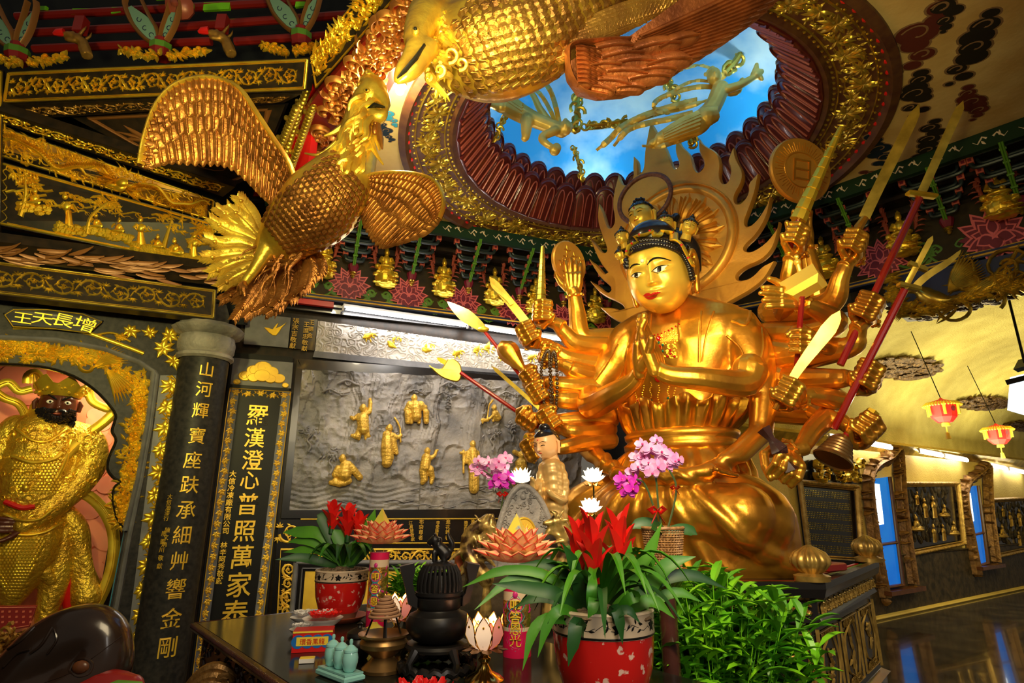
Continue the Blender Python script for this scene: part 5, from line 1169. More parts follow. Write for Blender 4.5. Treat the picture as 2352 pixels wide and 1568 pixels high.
obj('waist_ruffle',b,'gold',st,True,auto=80)
b=ringband([(1561,1042,116,.325,.36,0,0),(1561,1034,128,.355,.39,0,0),(1561,1022,130,.36,.4,0,0),(1562,1015,122,.34,.38,0,0),(1562,1008,128,.355,.39,0,0),(1562,998,130,.36,.39,0,0),(1562,990,118,.325,.36,0,0)],k=2);obj('belt',b,'gold',st,True,auto=80)
b=ringband([(1560,1120,168,.47,.46,0,.03),(1560,1085,160,.45,.44,0,.045),(1560,1055,145,.40,.42,0,.05),(1560,1036,124,.345,.38,0,.02)],k=22);obj('skirt_pleats',b,'gold',st,True,auto=80)
b=M()
for x,y in spline([(1484,768),(1500,770),(1520,766),(1540,757),(1560,744)],5)[::2]:
 h,n=hit(BB,x,y,.006)
 if h is not None:b.ell(h,2.0*pxm(h),6)
for x,y,r in((1514,778,6),(1514,799,7),(1512,870,7)):
 h,n=hit(BB,x,y,.008);h is not None and b.ell(h,(r*pxm(h),r*.7*pxm(h),r*1.1*pxm(h)),10)
for x,y in((1466,920),(1484,935),(1513,930),(1553,928),(1565,910),(1541,812),(1550,818),(1534,818),(1540,804)):
 h,n=hit(BB,x,y,.006);h is not None and b.ell(h,3.4*pxm(h),8)
obj('red_jewel',b,'jewel_red',st);b=M()
for x,y in((1497,920),(1535,914),(1505,792),(1523,792),(1505,806),(1523,806),(1514,811),(1514,787)):
 h,n=hit(BB,x,y,.006);h is not None and b.ell(h,3.2*pxm(h),8)
obj('green_jewel',b,'jewel_green',st);b=M();rg=random.Random(4)
for x,y0,y1 in((1462,880,930),(1478,880,938),(1495,878,920),(1513,885,945),(1535,880,925),(1550,880,942)):
 for k in range(12):
  y=y0+(y1-y0)*k/11;h,n=hit(BB,x+2*sin(k),y,.004);h is not None and b.ell(h,1.5*pxm(h),5)
for k in range(150):
 x=rg.uniform(1488,1556);y=rg.uniform(772-(x-1488)*.25,822);h,n=hit(BB,x,y,.002);h is not None and b.ell(h,rg.uniform(1.2,2.8)*pxm(h),5)
obj('necklace_chain',b,'gilt',st)
# --------- head ---------
def head_mesh(nz=110,nt=150,feat=1.0):
 vs=[]
 for i in range(nz+1):
  a=pi*i/nz;z=cos(a);s=max(0.,1-abs(z)**2.5)**(1/2.15)
  jaw=1-.20*max(0,(-.25-z)/.75)**1.6;top=1-.05*max(0,z)
  for k in range(nt):
   t=2*pi*k/nt;cx,sy=cos(t),sin(t);e=.90 if sy<0 else 1.0
   x=.80*s*jaw*top*abs(cx)**e*(1 if cx>0 else-1)
   y=(.90 if sy<0 else .92)*s*sy*(1-.10*max(0,-.4-z));
   if sy<0:
    g=lambda u,u0,w:math.exp(-((u-u0)/w)**2);ax=abs(x);d=0
    d-=.055*g(ax,.34,.17)*g(z,.12,.10)
    d+=.030*g(ax,.36,.20)*g(z,.27,.06)
    d+=.060*g(ax,.34,.13)*g(z,.06,.060)
    nz_=min(1,max(0,(.36-z)/.58));end=1 if z>-.20 else g(z,-.20,.045)
    d+=(.045+.165*nz_**1.3)*g(x,0,.060+.035*nz_)*end*(1 if z<.36 else g(z,.36,.05))
    d+=.075*g(ax,.095,.050)*g(z,-.20,.045)
    d+=.050*g(x,0,.22)*g(z,-.43,.13)
    d+=.042*g(x,0,.15)*g(z,-.385,.028)+.045*g(x,0,.12)*g(z,-.475,.034)-.035*g(x,0,.19)*g(z,-.428,.013)
    d-=.030*g(x,0,.14)*g(z,-.56,.04);d+=.070*g(x,0,.17)*g(z,-.74,.12);d+=.03*g(ax,.42,.2)*g(z,-.25,.2)
    y-=d*feat*min(1,-sy*2.2)
   vs.append((x,y,z))
 fs=[(i*nt+k,(i+1)*nt+k,(i+1)*nt+(k+1)%nt,i*nt+(k+1)%nt)for i in range(nz)for k in range(nt)]
 return vs,fs
def head_mat(yaw,pitch=0.,roll=0.):return Matrix.Rotation(yaw,3,'Z')@Matrix.Rotation(roll,3,'Y')@Matrix.Rotation(pitch,3,'X')
HC=at(1514,632,4.55);HS=.325;HR=head_mat(radians(-28),radians(19),radians(-4))
def HP(x,y,z):return HC+HR@(V(x,y,z)*HS)
vs,fs=head_mesh(feat=1.25);b=M();b.add([HP(*q)for q in vs],fs);hb=BVHTree.FromPolygons([tuple(q)for q in b.v],b.f)
HEAD=obj('head',b,'gold_face',st,True,auto=180)
def decal(bv,up,lo,off=.003,rows=4,steps=6):
 """painted patch between two pixel curves, projected on the surface"""
 U_=spline(up,steps);L2=spline(lo,steps);n=min(len(U_),len(L2));b=M();vs=[]
 for j in range(rows+1):
  for i in range(n):
   x=U_[i][0]+(L2[i][0]-U_[i][0])*j/rows;y=U_[i][1]+(L2[i][1]-U_[i][1])*j/rows;h,_=hit(bv,x,y,off)
   vs.append(h if h is not None else at(x,y,4.6))
 b.add(vs,[(j*n+i,(j+1)*n+i,(j+1)*n+i+1,j*n+i+1)for j in range(rows)for i in range(n-1)]);return b
def pstroke(bv,pts,w,off=.004):
 P=spline(pts,6);m_=len(P);up=[];lo=[]
 for i,p in enumerate(P):
  a=P[max(i-1,0)];c=P[min(i+1,m_-1)];dx,dy=c[0]-a[0],c[1]-a[1];q=hypot(dx,dy)or 1;ww=w*(.25+.75*sin(pi*min(1,max(0,i/(m_-1)))))/2
  up.append((p[0]-dy/q*ww,p[1]+dx/q*ww));lo.append((p[0]+dy/q*ww,p[1]-dx/q*ww))
 return decal(bv,up,lo,off,1,1)
b=decal(hb,[(1498,622),(1508,615),(1522,611),(1533,610)],[(1498,622),(1508,625),(1522,621),(1533,610)]);obj('eye_white',b,'white',HEAD)
b=decal(hb,[(1451,634),(1458,629),(1466,627),(1474,628)],[(1451,634),(1458,637),(1466,636),(1474,628)]);obj('eye_white',b,'white',HEAD)
b=decal(hb,[(1509,616),(1514,613),(1519,613)],[(1509,625),(1514,625),(1519,622)],.005,2);obj('iris',b,'black',HEAD);b=decal(hb,[(1458,630),(1462,628),(1466,628)],[(1458,637),(1462,637),(1466,636)],.005,2);obj('iris',b,'black',HEAD)
for pts,w in([(1496,624),(1508,614),(1522,610),(1536,609)],3.2),([(1450,635),(1458,628),(1466,626),(1476,627)],3),([(1487,608),(1496,597),(1512,592),(1541,598)],4.5),([(1447,617),(1453,610),(1461,607),(1471,607)],4),([(1498,624),(1512,627),(1526,622)],1.4):obj('brow_line',pstroke(hb,pts,w),'black',HEAD)
b=decal(hb,[(1477,679),(1484,673),(1491,672),(1496,675),(1502,671),(1510,670),(1517,671)],[(1477,679),(1485,680),(1492,679),(1497,679),(1503,677),(1510,674),(1517,671)],.004,2);obj('upper_lip',b,'lip',HEAD)
b=decal(hb,[(1480,680),(1488,681),(1496,680),(1504,678),(1512,674)],[(1480,680),(1488,686),(1496,687),(1504,684),(1512,674)],.004,2);obj('lower_lip',b,'lip',HEAD)
h,n=hit(hb,1475,599,.0);b=M();b.ell(h,4.6*pxm(h),10);obj('forehead_pearl',b,'metalwhite',HEAD)
b=M()
for s in(1,-1):
 m=M();HQ=HP;HP=(lambda x,y,z:HQ(x*(.93 if x<0 else 1),y+(.22 if x<0 else 0),z));P=[HP(s*.83,.02,.30),HP(s*.90,.10,.42),HP(s*.93,.20,.30),HP(s*.93,.20,.05),HP(s*.89,.12,-.2),HP(s*.86,.05,-.42),HP(s*.84,.0,-.62)]
 for i,(p,r)in enumerate(zip(P,(.05,.06,.07,.085,.08,.085,.075))):pass
 limb(m,[(*p,r*HS)for p,r in zip(P,(.06,.07,.075,.08,.075,.085,.08))],10);limb(m,[(*HP(s*.84,.04,.28),.03*HS),(*HP(s*.88,.12,.10),.05*HS),(*HP(s*.84,.04,-.15),.06*HS)],8)
 obj('ear',fuse(m,.010,3,.6),'gold',st);HP=HQ
def cap_mesh(zf,sc=1.06,sc2=1.0):
 vs,fs=head_mesh(44,60,0);b=M();P=[]
 for(x,y,z)in vs:P.append(HP(x*sc,y*sc+.03,z*sc+.02))
 keep=[f for f in fs if sum(vs[i][2]-(zf if vs[i][1]<0 else zf-.9*min(1,vs[i][1]*1.6))for i in f)/4>0]
 b.add(P,keep);return b
b=cap_mesh(.62,1.07);b.ell(HP(0,.1,.95),(.20,.20,.16),20);obj('hair',b,'hair',st);b=M()
curve=spline([(1443,612),(1438,598),(1442,584),(1455,574),(1475,566),(1500,563),(1525,566),(1546,573),(1562,583),(1572,598),(1580,616),(1586,640)],4)
for x,y in curve:
 h,n=hit(hb,x,y,0)
 if h is None:h=HP(.8,0,.5)
 b.ell(h+(n or SF)*.01,(8.5*pxm(h),8*pxm(h),7*pxm(h)),10)
 h2,n2=hit(hb,x,y-9,0)
 if h2 is not None:b.ell(h2+n2*.012,(7.5*pxm(h),)*3,8)
obj('hairline_curls',b,'hair',st)
b=M();cb_=spline([(1440,588),(1446,566),(1470,556),(1490,552),(1510,541),(1528,548),(1560,555),(1578,584),(1592,610)],5);pts=[];HBf=at(1530,560,4.62)
for x,y in cb_:
 h,n=hit(hb,x,y,0,fb=None)
 p=h+n*.055 if h is not None else atpl(x,y,HP(0,-.6,.7),SF);pts.append(p)
b.tube(pts,[.034]*len(pts),8,flat=.35,up=(0,0,1));b2=M()
for i in range(2,len(pts)-2,5):b2.ell(pts[i]+SF*.024,.012,8)
cr=obj('crown_band',b,'gilt',st);obj('jewel',b2,'jewel_red',cr)
def painted_head(parent,c,s,yaw,pitch=0.,roll=0.,hairst='bun',name='crown_head',skin='gold_face'):
 R=head_mat(yaw,pitch,roll);P=lambda x,y,z:Vector(c)+R@(V(x,y,z)*s)
 vs,fs=head_mesh(44,56);b=M();b.add([P(*q)for q in vs],fs);b.tube([P(0,.1,-.7),P(0,.15,-1.5)],[.5*s,.62*s],14);o=obj(name,b,skin,parent,True,auto=60)
 def fy(x,z):
  best=min((q for q in vs if q[1]<0),key=lambda q:(q[0]-x)**2+(q[2]-z)**2);return best[1]
 def stroke(pts,w,m_,nm):
  b=M();P3=[P(x,fy(x,z)-.02,z)for x,z in pts];b.tube(P3,[w*s*(.5+.5*sin(pi*i/(len(pts)-1)))for i in range(len(pts))],5,flat=.5);obj(nm,b,m_,o)
 for sg in(-1,1):
  stroke([(sg*x,z)for x,z in((.18,.06),(.26,.09),(.36,.10),(.46,.07))],.050,'black','eye_line');stroke([(sg*x,z)for x,z in((.12,.24),(.24,.32),(.38,.33),(.52,.26))],.034,'black','brow')
 stroke([(x,z)for x,z in((-.17,-.42),(-.07,-.40),(0,-.42),(.07,-.40),(.17,-.42))],.065,'lip','lips')
 b=M();b.ell(P(0,fy(0,.45)-.02,.46),.06*s,6);obj('forehead_pearl',b,'red',o)
 b=M()
 for sg in(-1,1):b.tube([P(sg*.84,.05,.25),P(sg*.92,.12,.1),P(sg*.88,.08,-.3),P(sg*.84,.02,-.62)],[.06*s,.12*s,.10*s,.09*s],8)
 obj('ears',b,skin,o);b=M()
 for(x,y,z)in vs:pass
 keep=[f for f in fs if sum(vs[i][2]-(.62 if vs[i][1]<0 else .62-1.0*min(1,vs[i][1]*1.8))for i in f)/4>0];b.add([P(x*1.09,y*1.09+.03,z*1.08)for x,y,z in vs],keep)
 if hairst=='curl':
  rg=random.Random(1)
  for k in range(150):
   a=rg.uniform(0,6.28);zz=rg.uniform(.35,1.0)**.8;r=sqrt(max(0,1-zz*zz));y=sin(a)*r*.95+.03
   if y<0 and zz<.66:continue
   b.ell(P(cos(a)*r*.88,y,zz*1.05),.11*s,6)
  b.ell(P(0,.1,1.08),(.4*s,.4*s,.28*s),10)
  for k in range(20):b.ell(P(.35*cos(k*2.4),.1+.35*sin(k*2.4),1.15+.12*(k%3)*.5),.11*s,6)
 elif hairst=='plain':b.ell(P(0,.12,1.08),(.42*s,.42*s,.30*s),14)
 else:
  for k in range(9):a=-pi*.05-pi*.9*k/8;b.ell(P(.78*cos(a)*1.02,.85*sin(a)*.95,.56),(.13*s,)*3,8)
  b.ell(P(0,.15,1.15),(.34*s,.34*s,.30*s),12);b.ell(P(0,.15,1.45),(.16*s,)*3,8)
 obj('hair',b,'hair',o);return o
for(x,y,yl,s,yw,pt,rl,hs)in[(1474,500,-.10,.140,-42,6,-6,'curl'),(1529,516,-.02,.092,-20,6,0,'bun'),(1583,522,-.0,.080,-8,10,20,'bun'),(1430,546,-.0,.078,-62,8,-4,'bun'),(1425,585,.02,.056,-80,20,10,'bun')]:
 painted_head(st,T(x,y,yl),s,radians(yw),radians(pt),radians(rl),hs)
m=M();limb(m,[TP(1478,560,.02,34),TP(1482,535,-.04,20)],12);limb(m,[TP(1505,560,.1,26),TP(1550,548,.12,28),TP(1590,570,.12,18),TP(1600,620,.1,12)],12);limb(m,[TP(1530,535,.05,16),TP(1552,500,.10,12)],10);limb(m,[TP(1430,575,.05,12),TP(1450,560,.05,14)]);obj('hair_mass',fuse(m,.012,2),'hair',st)
m=M();limb(m,[TP(1482,556,-.06,22),TP(1484,532,-.09,16)],12);obj('neck',fuse(m,.01,2),'gold_face',st)
b=M();c=T(1480,456,.02);Rr=58*pxm(c);b.tube([c+SR*Rr*1.12*cos(t)+V(0,0,1)*Rr*sin(t)for t in np.linspace(0,2*pi,60)],5.5*pxm(c),8,cap=False);obj('small_halo_ring',b,'ringrust',st)
# --------- flame halo ---------
HF=Fr(SC+SB*.42,SR,(0,0,1));FL=[(450,1420),(330,1370),(245,1290),(330,1285),(400,1312),(416,1292),(385,1258),(250,1200),(175,1110),(215,1122),(290,1188),(322,1172),(315,1140),(240,1080),(165,955),(220,990),(272,1057),(300,1050),(230,960),(170,800),(215,850),(262,912),(300,900),(255,790),(222,680),(235,570),(265,620),(292,722),(320,747),(350,690),(322,560),(370,370),(385,410),(402,440),(440,440),(475,390),(468,310),(475,243),(505,270),(510,330),(505,372),(545,345),(550,200),(592,0),(640,80),(700,180),(745,310),(770,338),(795,300),(755,200),(780,100),(800,165),(872,230),(885,290),(905,345),(932,358),(972,300),(922,205),(925,115),(962,168),(1060,215),(1082,300),(1070,380),(1092,438),(1130,425),(1150,340),(1120,270),(1168,183),(1190,270),(1238,350),(1228,430),(1172,520),(1182,575),(1222,570),(1272,500),(1262,430),(1342,363),(1325,480),(1275,620),(1243,700),(1262,738),(1322,692),(1365,630),(1427,518),(1410,650),(1330,790),(1247,862),(1240,897),(1290,907),(1380,850),(1440,780),(1490,698),(1455,870),(1370,965),(1240,1015),(1182,1070),(1200,1107),(1290,1085),(1372,992),(1456,968),(1392,1090),(1290,1172),(1180,1232),(1060,1300),(900,1400),(600,1460)]
FLp=[HF.px(1300+x/3.015,280+y/3.015)for x,y in FL]
def smooth_closed(P,it=2):
 for _ in range(it):
  Q=[];n=len(P)
  for i in range(n):
   a,c,d_=P[i-1],P[i],P[(i+1)%n];u1=(a[0]-c[0],a[1]-c[1]);u2=(d_[0]-c[0],d_[1]-c[1]);cs=(u1[0]*u2[0]+u1[1]*u2[1])/((hypot(*u1)*hypot(*u2))or 1)
   if cs>.35:Q.append(c);continue
   Q.append((c[0]*.75+a[0]*.25,c[1]*.75+a[1]*.25));Q.append((c[0]*.75+d_[0]*.25,c[1]*.75+d_[1]*.25))
  P=Q
 return P
FLs=smooth_closed(FLp);b=M();b.ext(FLs,HF,-.03,.03,.012);obj('flame_halo',b,'halo',st,True,auto=35)
hcx,hcy=HF.px(1553,556);Rh=128*pxm(HF.p(hcx,hcy));b=M();kx=1.10
b.ridge([(hcx+Rh*kx*.92*cos(t),hcy+Rh*.98*sin(t))for t in np.linspace(0,2*pi,70)],.085,HF,.03,.03);b.ridge([(hcx+Rh*kx*1.01*cos(t),hcy+Rh*1.07*sin(t))for t in np.linspace(0,2*pi,70)],.02,HF,.025,.03)
for k in range(16):
 a=2*pi*k/16;b.leaf((hcx+Rh*.35*cos(a),hcy+Rh*.35*sin(a)),a,Rh*.55,Rh*.34,HF,.05,.03)
 for j in(-1,0,1):b.ridge([(hcx+Rh*.4*cos(a+j*.05),hcy+Rh*.4*sin(a+j*.05)),(hcx+Rh*.8*cos(a+j*.11),hcy+Rh*.8*sin(a+j*.11))],.01,HF,.05,.045)
obj('halo_lotus',b,'halo',st,True)
# --------- hands ---------
FIST=[[(.90,y,.05),(1.14,y,.36),(.98,y*.96,.72),(.62,y*.92,.74),(.48,y*.9,.55)]for y in(-.44,-.15,.145,.42)]
OPENH=[[(.9,y,.05),(1.25,y*1.1,.10+.1*abs(i-1)*.3),(1.58-.1*abs(i-1),y*1.15,.20),(1.85-.16*abs(i-1),y*1.15,.32)]for i,y in enumerate((-.38,-.13,.13,.36))]
PRAY=[[(.9,y*.8,0),(1.25,y*.72,.02),(1.6-.1*abs(i-1),y*.62,.03),(1.92-.20*abs(i-1.2),y*.5,.04)]for i,y in enumerate((-.38,-.13,.13,.36))]
def hand(m,w,X,Yd,s,pose='fist',flip=1,toward=None):
 X=Vector(X).normalized();Yd=Vector(Yd);Yd=(Yd-X*Yd.dot(X)).normalized();Z=X.cross(Yd)
 tw=Vector(toward)if toward is not None else(V(0,0,CZ)-Vector(w))
 if Z.dot(tw)*flip<0:Z=-Z
 P=lambda a,b_,c:Vector(w)+X*(a*s)+Yd*(b_*s)+Z*(c*s)
 for y in(-.34,-.12,.12,.32):m.tube([P(-.1,y*.6,0),P(.45,y,-.02),P(.92,y*1.12,.02)],[.22*s,.215*s,.17*s],8);m.ell(P(.92,y*1.12,.02),.175*s,8);m.ell(P(-.1,y*.6,0),.22*s,8)
 for f in(FIST if pose=='fist' else PRAY if pose=='pray' else OPENH):
  Q=[P(*q)for q in f];r=[.138*s,.132*s,.126*s,.118*s,.10*s][:len(Q)];m.tube(Q,r,8)
  for q,rr in zip(Q,r):m.ell(q,rr*1.03,8)
 th=[(.15,-.42,.1),(.45,-.66,.38),(.80,-.52,.66),(1.02,-.28,.86)]if pose=='fist' else[(.15,-.38,.06),(.5,-.56,.08),(.85,-.60,.08),(1.15,-.56,.08)]if pose=='pray' else[(.15,-.38,.1),(.5,-.72,.30),(.85,-.92,.42),(1.1,-.98,.48)]
 Q=[P(*q)for q in th];r=[.22*s,.19*s,.16*s,.13*s];m.tube(Q,r,8)
 for q,rr in zip(Q,r):m.ell(q,rr*1.03,8)
 return P(.72,0,.38)
ARMG={}
def arm(nm,chain,hs,rod=None,pose='fist',flip=1,vox=.0068,mats='gold',brace=True,hdir=None,toward=None,Yv=None):
 """chain of (px,py,Y,r px) from shoulder to wrist, then the hand"""
 if pose!='pray':k0=.38 if chain[0][0]<1550 else .16;chain=[(c[0],c[1],c[2]+(k0,k0*.5)[i]if i<2 else c[2],c[3])for i,c in enumerate(chain)]
 m=M();pts=[AP(*c)for c in chain];limb(m,pts,12,6);w=Vector(pts[-1][:3]);X=(w-Vector(pts[-2][:3])).normalized()
 if hdir is not None:X=at(*hdir)-w
 Yd=Yv if Yv is not None else(at(*rod[1])-at(*rod[0])if rod else V(0,0,1))
 if pose=='fist':
  hs*=1.12;g=at(*hdir);cd=(V(0,0,CZ)-w).normalized();X=X*.45+cd*.9;X=(X-Yd.normalized()*X.dot(Yd.normalized())).normalized();toward=V(-1,0,0)if chain[0][0]>1550 else V(1,0,0);Z=X.cross(Yd).normalized();Z=Z if Z.dot(toward)>0 else-Z
  w2=g-X*.66*hs-Z*.36*hs;m.tube([w.lerp(w2,-.3),w2],[pts[-1][3]*1.0,pts[-1][3]*.95],12);m.ell(w2,pts[-1][3]*.98,12);m.ell(w,pts[-1][3]*1.02,12);w=w2;flip=1
 g=hand(m,w,X,Yd,hs,pose,flip,toward);o=obj('arm',fuse(m,vox,2,.5),mats,st,True,auto=60)
 if brace:
  b=M();Xd=(w-Vector(pts[-2][:3])).normalized();c=w-Xd*hs*.28;r=pts[-1][3]*1.18;u=Xd.orthogonal().normalized();v_=Xd.cross(u)
  b.tube([c+(u*cos(t)+v_*sin(t))*r for t in np.linspace(0,2*pi,20)],r*.20,6,cap=False)
  for k in range(8):t=2*pi*k/8;b.ell(c+(u*cos(t)+v_*sin(t))*r*1.12,r*.26,6)
  obj('bracelet',b,'gold',o)
 return g
arm('a',[(1722,850,4.02,40),(1705,880,3.98,33),(1610,870,3.93,28),(1540,862,3.96,23),(1508,846,4.0,19)],.215,pose='pray',hdir=(1479,755,4.02),brace=False,Yv=SF,toward=-SR)
arm('a',[(1356,915,4.70,32),(1362,930,4.66,32),(1410,905,4.45,28),(1455,875,4.25,21),(1470,850,4.16,17)],.215,rod=((1500,800,4.0),(1500,800,5)),pose='open',hdir=(1462,770,4.08),brace=False)
def rodthing(name,label,cat,parts,group=None):
 """parts: list of (part name, material, builder fn(b))"""
 base=None;t=thing(name,(0,0,0),label,cat,group)
 bs=[]
 for nm,mt,fn in parts:b=M();fn(b);bs.append((nm,mt,b))
 t.location=Vector(bs[0][2].v[0])
 for nm,mt,b in bs:obj(nm,b,mt,t,True,auto=35)
 return t
def blade(b,P0,P1,wd,th=.012,curve=0.0,tip=.12,prof=None,n=12,back=None):
 """sword blade from P0 to P1, flat side to the viewer"""
 P0,P1=Vector(P0),Vector(P1);d=(P1-P0);L=d.length;d.normalize();view=((P0+P1)/2-V(0,0,CZ)).normalized();s=d.cross(view).normalized();n_=s.cross(d).normalized();fr=Fr(P0,d,s,n_)
 up=[];lo=[]
 for i in range(n+1):
  t=i/n;c=curve*L*sin(t*pi*.5)**2;w=wd*(1 if t<1-tip else sqrt(max(0,(1-t)/tip)))*(prof(t)if prof else 1)
  up.append((t*L,c+w*.5));lo.append((t*L,c-w*.5))
 b.ext(up+lo[::-1],fr,-th/2,th/2,wd*.12);return fr
g=arm('a',[(1780,700,4.50,30),(1830,705,4.35,30),(1878,700,4.25,26),(1868,640,4.22,24),(1850,560,4.20,16)],.155,rod=((1800,480,4.2),(1900,480,4.2)),pose='open',hdir=(1832,470,4.15))
c_=at(1838,392,4.24);fd=Fr(c_,(1,.12,0),(-.05,-.22,1));b=M();R_=74*pxm(c_);b.ext([(R_*cos(t*pi/30),R_*1.03*sin(t*pi/30))for t in range(60)],fd,-.02,.02,.01);t=thing('sun_disc',c_,'raised round copper-gold disc engraved with a sun character and rays','disc');obj('disc',b,'halo',t,True,auto=30)
b=M();b.ridge([(R_*.55*cos(a),R_*.55*sin(a))for a in np.linspace(0,2*pi,40)],.012,fd,.006,.02)
for k in range(56):a=2*pi*k/56;b.ridge([(R_*.60*cos(a),R_*.60*sin(a)),(R_*(.78 if k%2 else .88)*cos(a),R_*(.78 if k%2 else .88)*sin(a))],.006,fd,.005,.02)
text(Fr(fd.p(0,0,.02),fd.U,fd.V,fd.N),'日',0,0,R_*.85,.010,mb=b,rot=-.12,bold=-.005);obj('engraving',b,'gold',t,False)
g=arm('a',[(1800,720,4.35,26),(1812,680,4.15,24),(1812,640,4.05,20),(1818,592,3.98,16)],.150,rod=((1810,540,3.95),(1830,490,3.95)),hdir=(1826,545,3.93))
def segclub(p0,p1,r0,r1,n):
 def f(b):
  for k in range(n):
   a=p0.lerp(p1,k/n);c=p0.lerp(p1,(k+1)/n);ra=r0+(r1-r0)*k/n;rb=r0+(r1-r0)*(k+1)/n;b.tube([a,a.lerp(c,.9),a.lerp(c,.92),c],[ra,rb*.98,rb*.8,rb*.8],8)
 return f
P0,P1=at(1833,505,3.93),at(1932,292,3.72);rodthing('segmented_club','yellow gilded segmented club held up in front of the round sun disc','club',[('club','gilt',segclub(P0,P1,.062,.02,9)),('handle','rod',lambda b:b.tube([P0,at(1812,585,4.0)],.016,8))])
g=arm('a',[(1770,715,4.45,30),(1850,712,4.25,30),(1912,690,4.05,27),(1930,640,3.95,20),(1945,606,3.92,16)],.150,rod=((1960,560,3.9),(1985,500,3.9)),hdir=(1958,560,3.88))
rodthing('long_sabre','long thin gently curved golden sword, left one of the two tall blades','sword',[('blade','olive',lambda b:blade(b,at(1985,500,3.86),at(2105,238,3.62),.075,.014,-.02,.12)),('grip','gold',lambda b:b.tube([at(1945,600,3.93),at(1962,545,3.88),at(1972,522,3.87),at(1987,500,3.86)],[.018,.02,.034,.026],8))])
g=arm('a',[(1760,770,4.45,30),(1850,765,4.2,29),(1920,742,4.02,26),(1880,712,3.88,22),(1832,690,3.80,17)],.155,rod=((1845,640,3.7),(1840,760,3.7)),hdir=(1770,678,3.70),pose='open',flip=-1)
def hammer(b):
 c=at(1845,652,3.72);U=V(.62,-.55,.30).normalized();b.box(c,(.24,.15,.17),U,U.cross(V(.2,.3,1)).normalized(),bev=.035);b.ell(c+V(-.02,0,.16),.026,10);b.ell(c+V(-.02,0,.20),.018,8);b.tube([c,c+V(-.02,0,.15)],.016,8)
rodthing('war_hammer','big golden block hammer on a dark red rod in front of the raised arms','hammer',[('hammer_head','gold_face',hammer),('handle','rod',lambda b:b.tube([at(1842,680,3.72),at(1826,892,3.98)],.019,8))])
g=arm('a',[(1760,810,4.4,31),(1850,815,4.2,30),(1925,800,4.05,25),(1900,795,3.98,21),(1880,792,3.95,17)],.145,rod=((1836,700,3.8),(1832,860,3.9)),hdir=(1840,785,3.86))
g=arm('a',[(1765,860,4.35,31),(1850,890,4.2,28),(1925,918,4.05,25),(1890,912,3.95,23),(1856,908,3.88,17)],.150,rod=((1800,890,3.8),(1880,760,3.7)),hdir=(1810,900,3.78))
rodthing('broad_knife','broad curved golden knife slanting up right in the middle of the right arms','knife',[('blade','olive',lambda b:blade(b,at(1812,884,3.76),at(1908,705,3.62),.075,.014,-.10,.25,lambda t:.6+.9*t)),('grip','gold',lambda b:(b.tube([at(1780,940,3.80),at(1812,884,3.76)],.02,8),b.ell(at(1808,882,3.76),(.065,.03,.022),10)))])
g=arm('a',[(1770,830,4.4,32),(1870,815,4.1,30),(1955,795,3.92,25),(1968,770,3.86,20),(1974,748,3.82,17)],.155,rod=((1960,760,3.8),(2020,650,3.7)),hdir=(1990,705,3.76))
rodthing('sword_staff','short golden sword blade with cross guard on a long dark red staff, tallest at right','sword',[('staff','rod',lambda b:b.tube([at(2112,455,3.66),at(1930,838,3.86)],.024,10)),('blade','olive',lambda b:blade(b,at(2118,440,3.65),at(2212,232,3.45),.055,.02,0,.1)),('cross_guard','gilt',lambda b:(b.box(at(2117,447,3.65),(.20,.05,.04),V(.95,0,-.15).normalized(),V(0,1,0),bev=.012),))])
g=arm('a',[(1770,870,4.4,31),(1850,872,4.15,29),(1920,870,3.98,24),(1948,868,3.92,19)],.158,rod=((1960,900,3.9),(2010,800,3.85)),hdir=(1990,862,3.85))
def trident(b):
 a=at(2080,655,3.60);
 blade(b,at(2078,662,3.60),at(2142,542,3.50),.035,.02,0,.1);blade(b,at(2102,660,3.60),at(2175,560,3.50),.045,.02,-.25,.4)
 b.box(at(2108,612,3.56),(.12,.03,.03),V(.9,0,-.4).normalized(),V(0,1,0));b.box(at(2088,658,3.60),(.14,.045,.04),V(.95,0,-.25).normalized(),V(0,1,0),bev=.01)
rodthing('halberd','two-pronged olive-gold halberd on a long dark red staff before the phoenix lintel','halberd',[('staff','rod',lambda b:b.tube([at(2078,665,3.60),at(1915,985,3.92)],.024,10)),('head','olive',trident)])
g=arm('a',[(1765,905,4.35,31),(1850,935,4.15,28),(1905,962,4.0,23),(1935,968,3.94,18)],.158,rod=((1940,1000,3.9),(2010,935,3.9)),hdir=(1985,985,3.86))
rodthing('gilt_peg','short golden faceted peg gripped in the lowest right fist','peg',[('peg','gilt',lambda b:b.tube([at(1975,985,3.84),at(2006,944,3.82)],[.035,.042],6))])
BL=at(1945,1008,3.86)-V(0,.02,0)
ax=(at(1952,1000,3.86)-at(1925,1062,3.84)).normalized()
rodthing('hand_bell','ribbed bronze hand bell hanging from the lowest right fist','bell',[('bell','bronze',lambda b:b.lathe([(0,.012),(.112,.010),(.118,0),(.125,.008),(.114,.026)]+[(.108-.0045*k+(.006 if k%2 else 0),.032+.013*k)for k in range(11)]+[(.045,.185),(.02,.20),(0,.20)],at(1912,1058,3.84),28,ax=ax)),('stem','rod',lambda b:b.tube([at(1938,1005,3.86),at(1955,985,3.86)],.02,8))])
g=arm('a',[(1760,940,4.35,30),(1830,948,4.2,28),(1895,955,4.05,25),(1866,990,3.92,23),(1840,1030,3.82,18)],.165,rod=((1780,1050,3.75),(1840,1085,3.75)),hdir=(1800,1072,3.72),mats='gold')
def vaj(b):
 for(x0,y0,x1,y1)in((1755,985,1790,1032),(1790,1032,1815,1080)):
  b.tube([at(x0,y0,3.68),at((x0+x1)/2,(y0+y1)/2,3.66),at(x1,y1,3.66)],[.05,.025,.06],6)
 b.ell(at(1790,1032,3.66),.05,8)
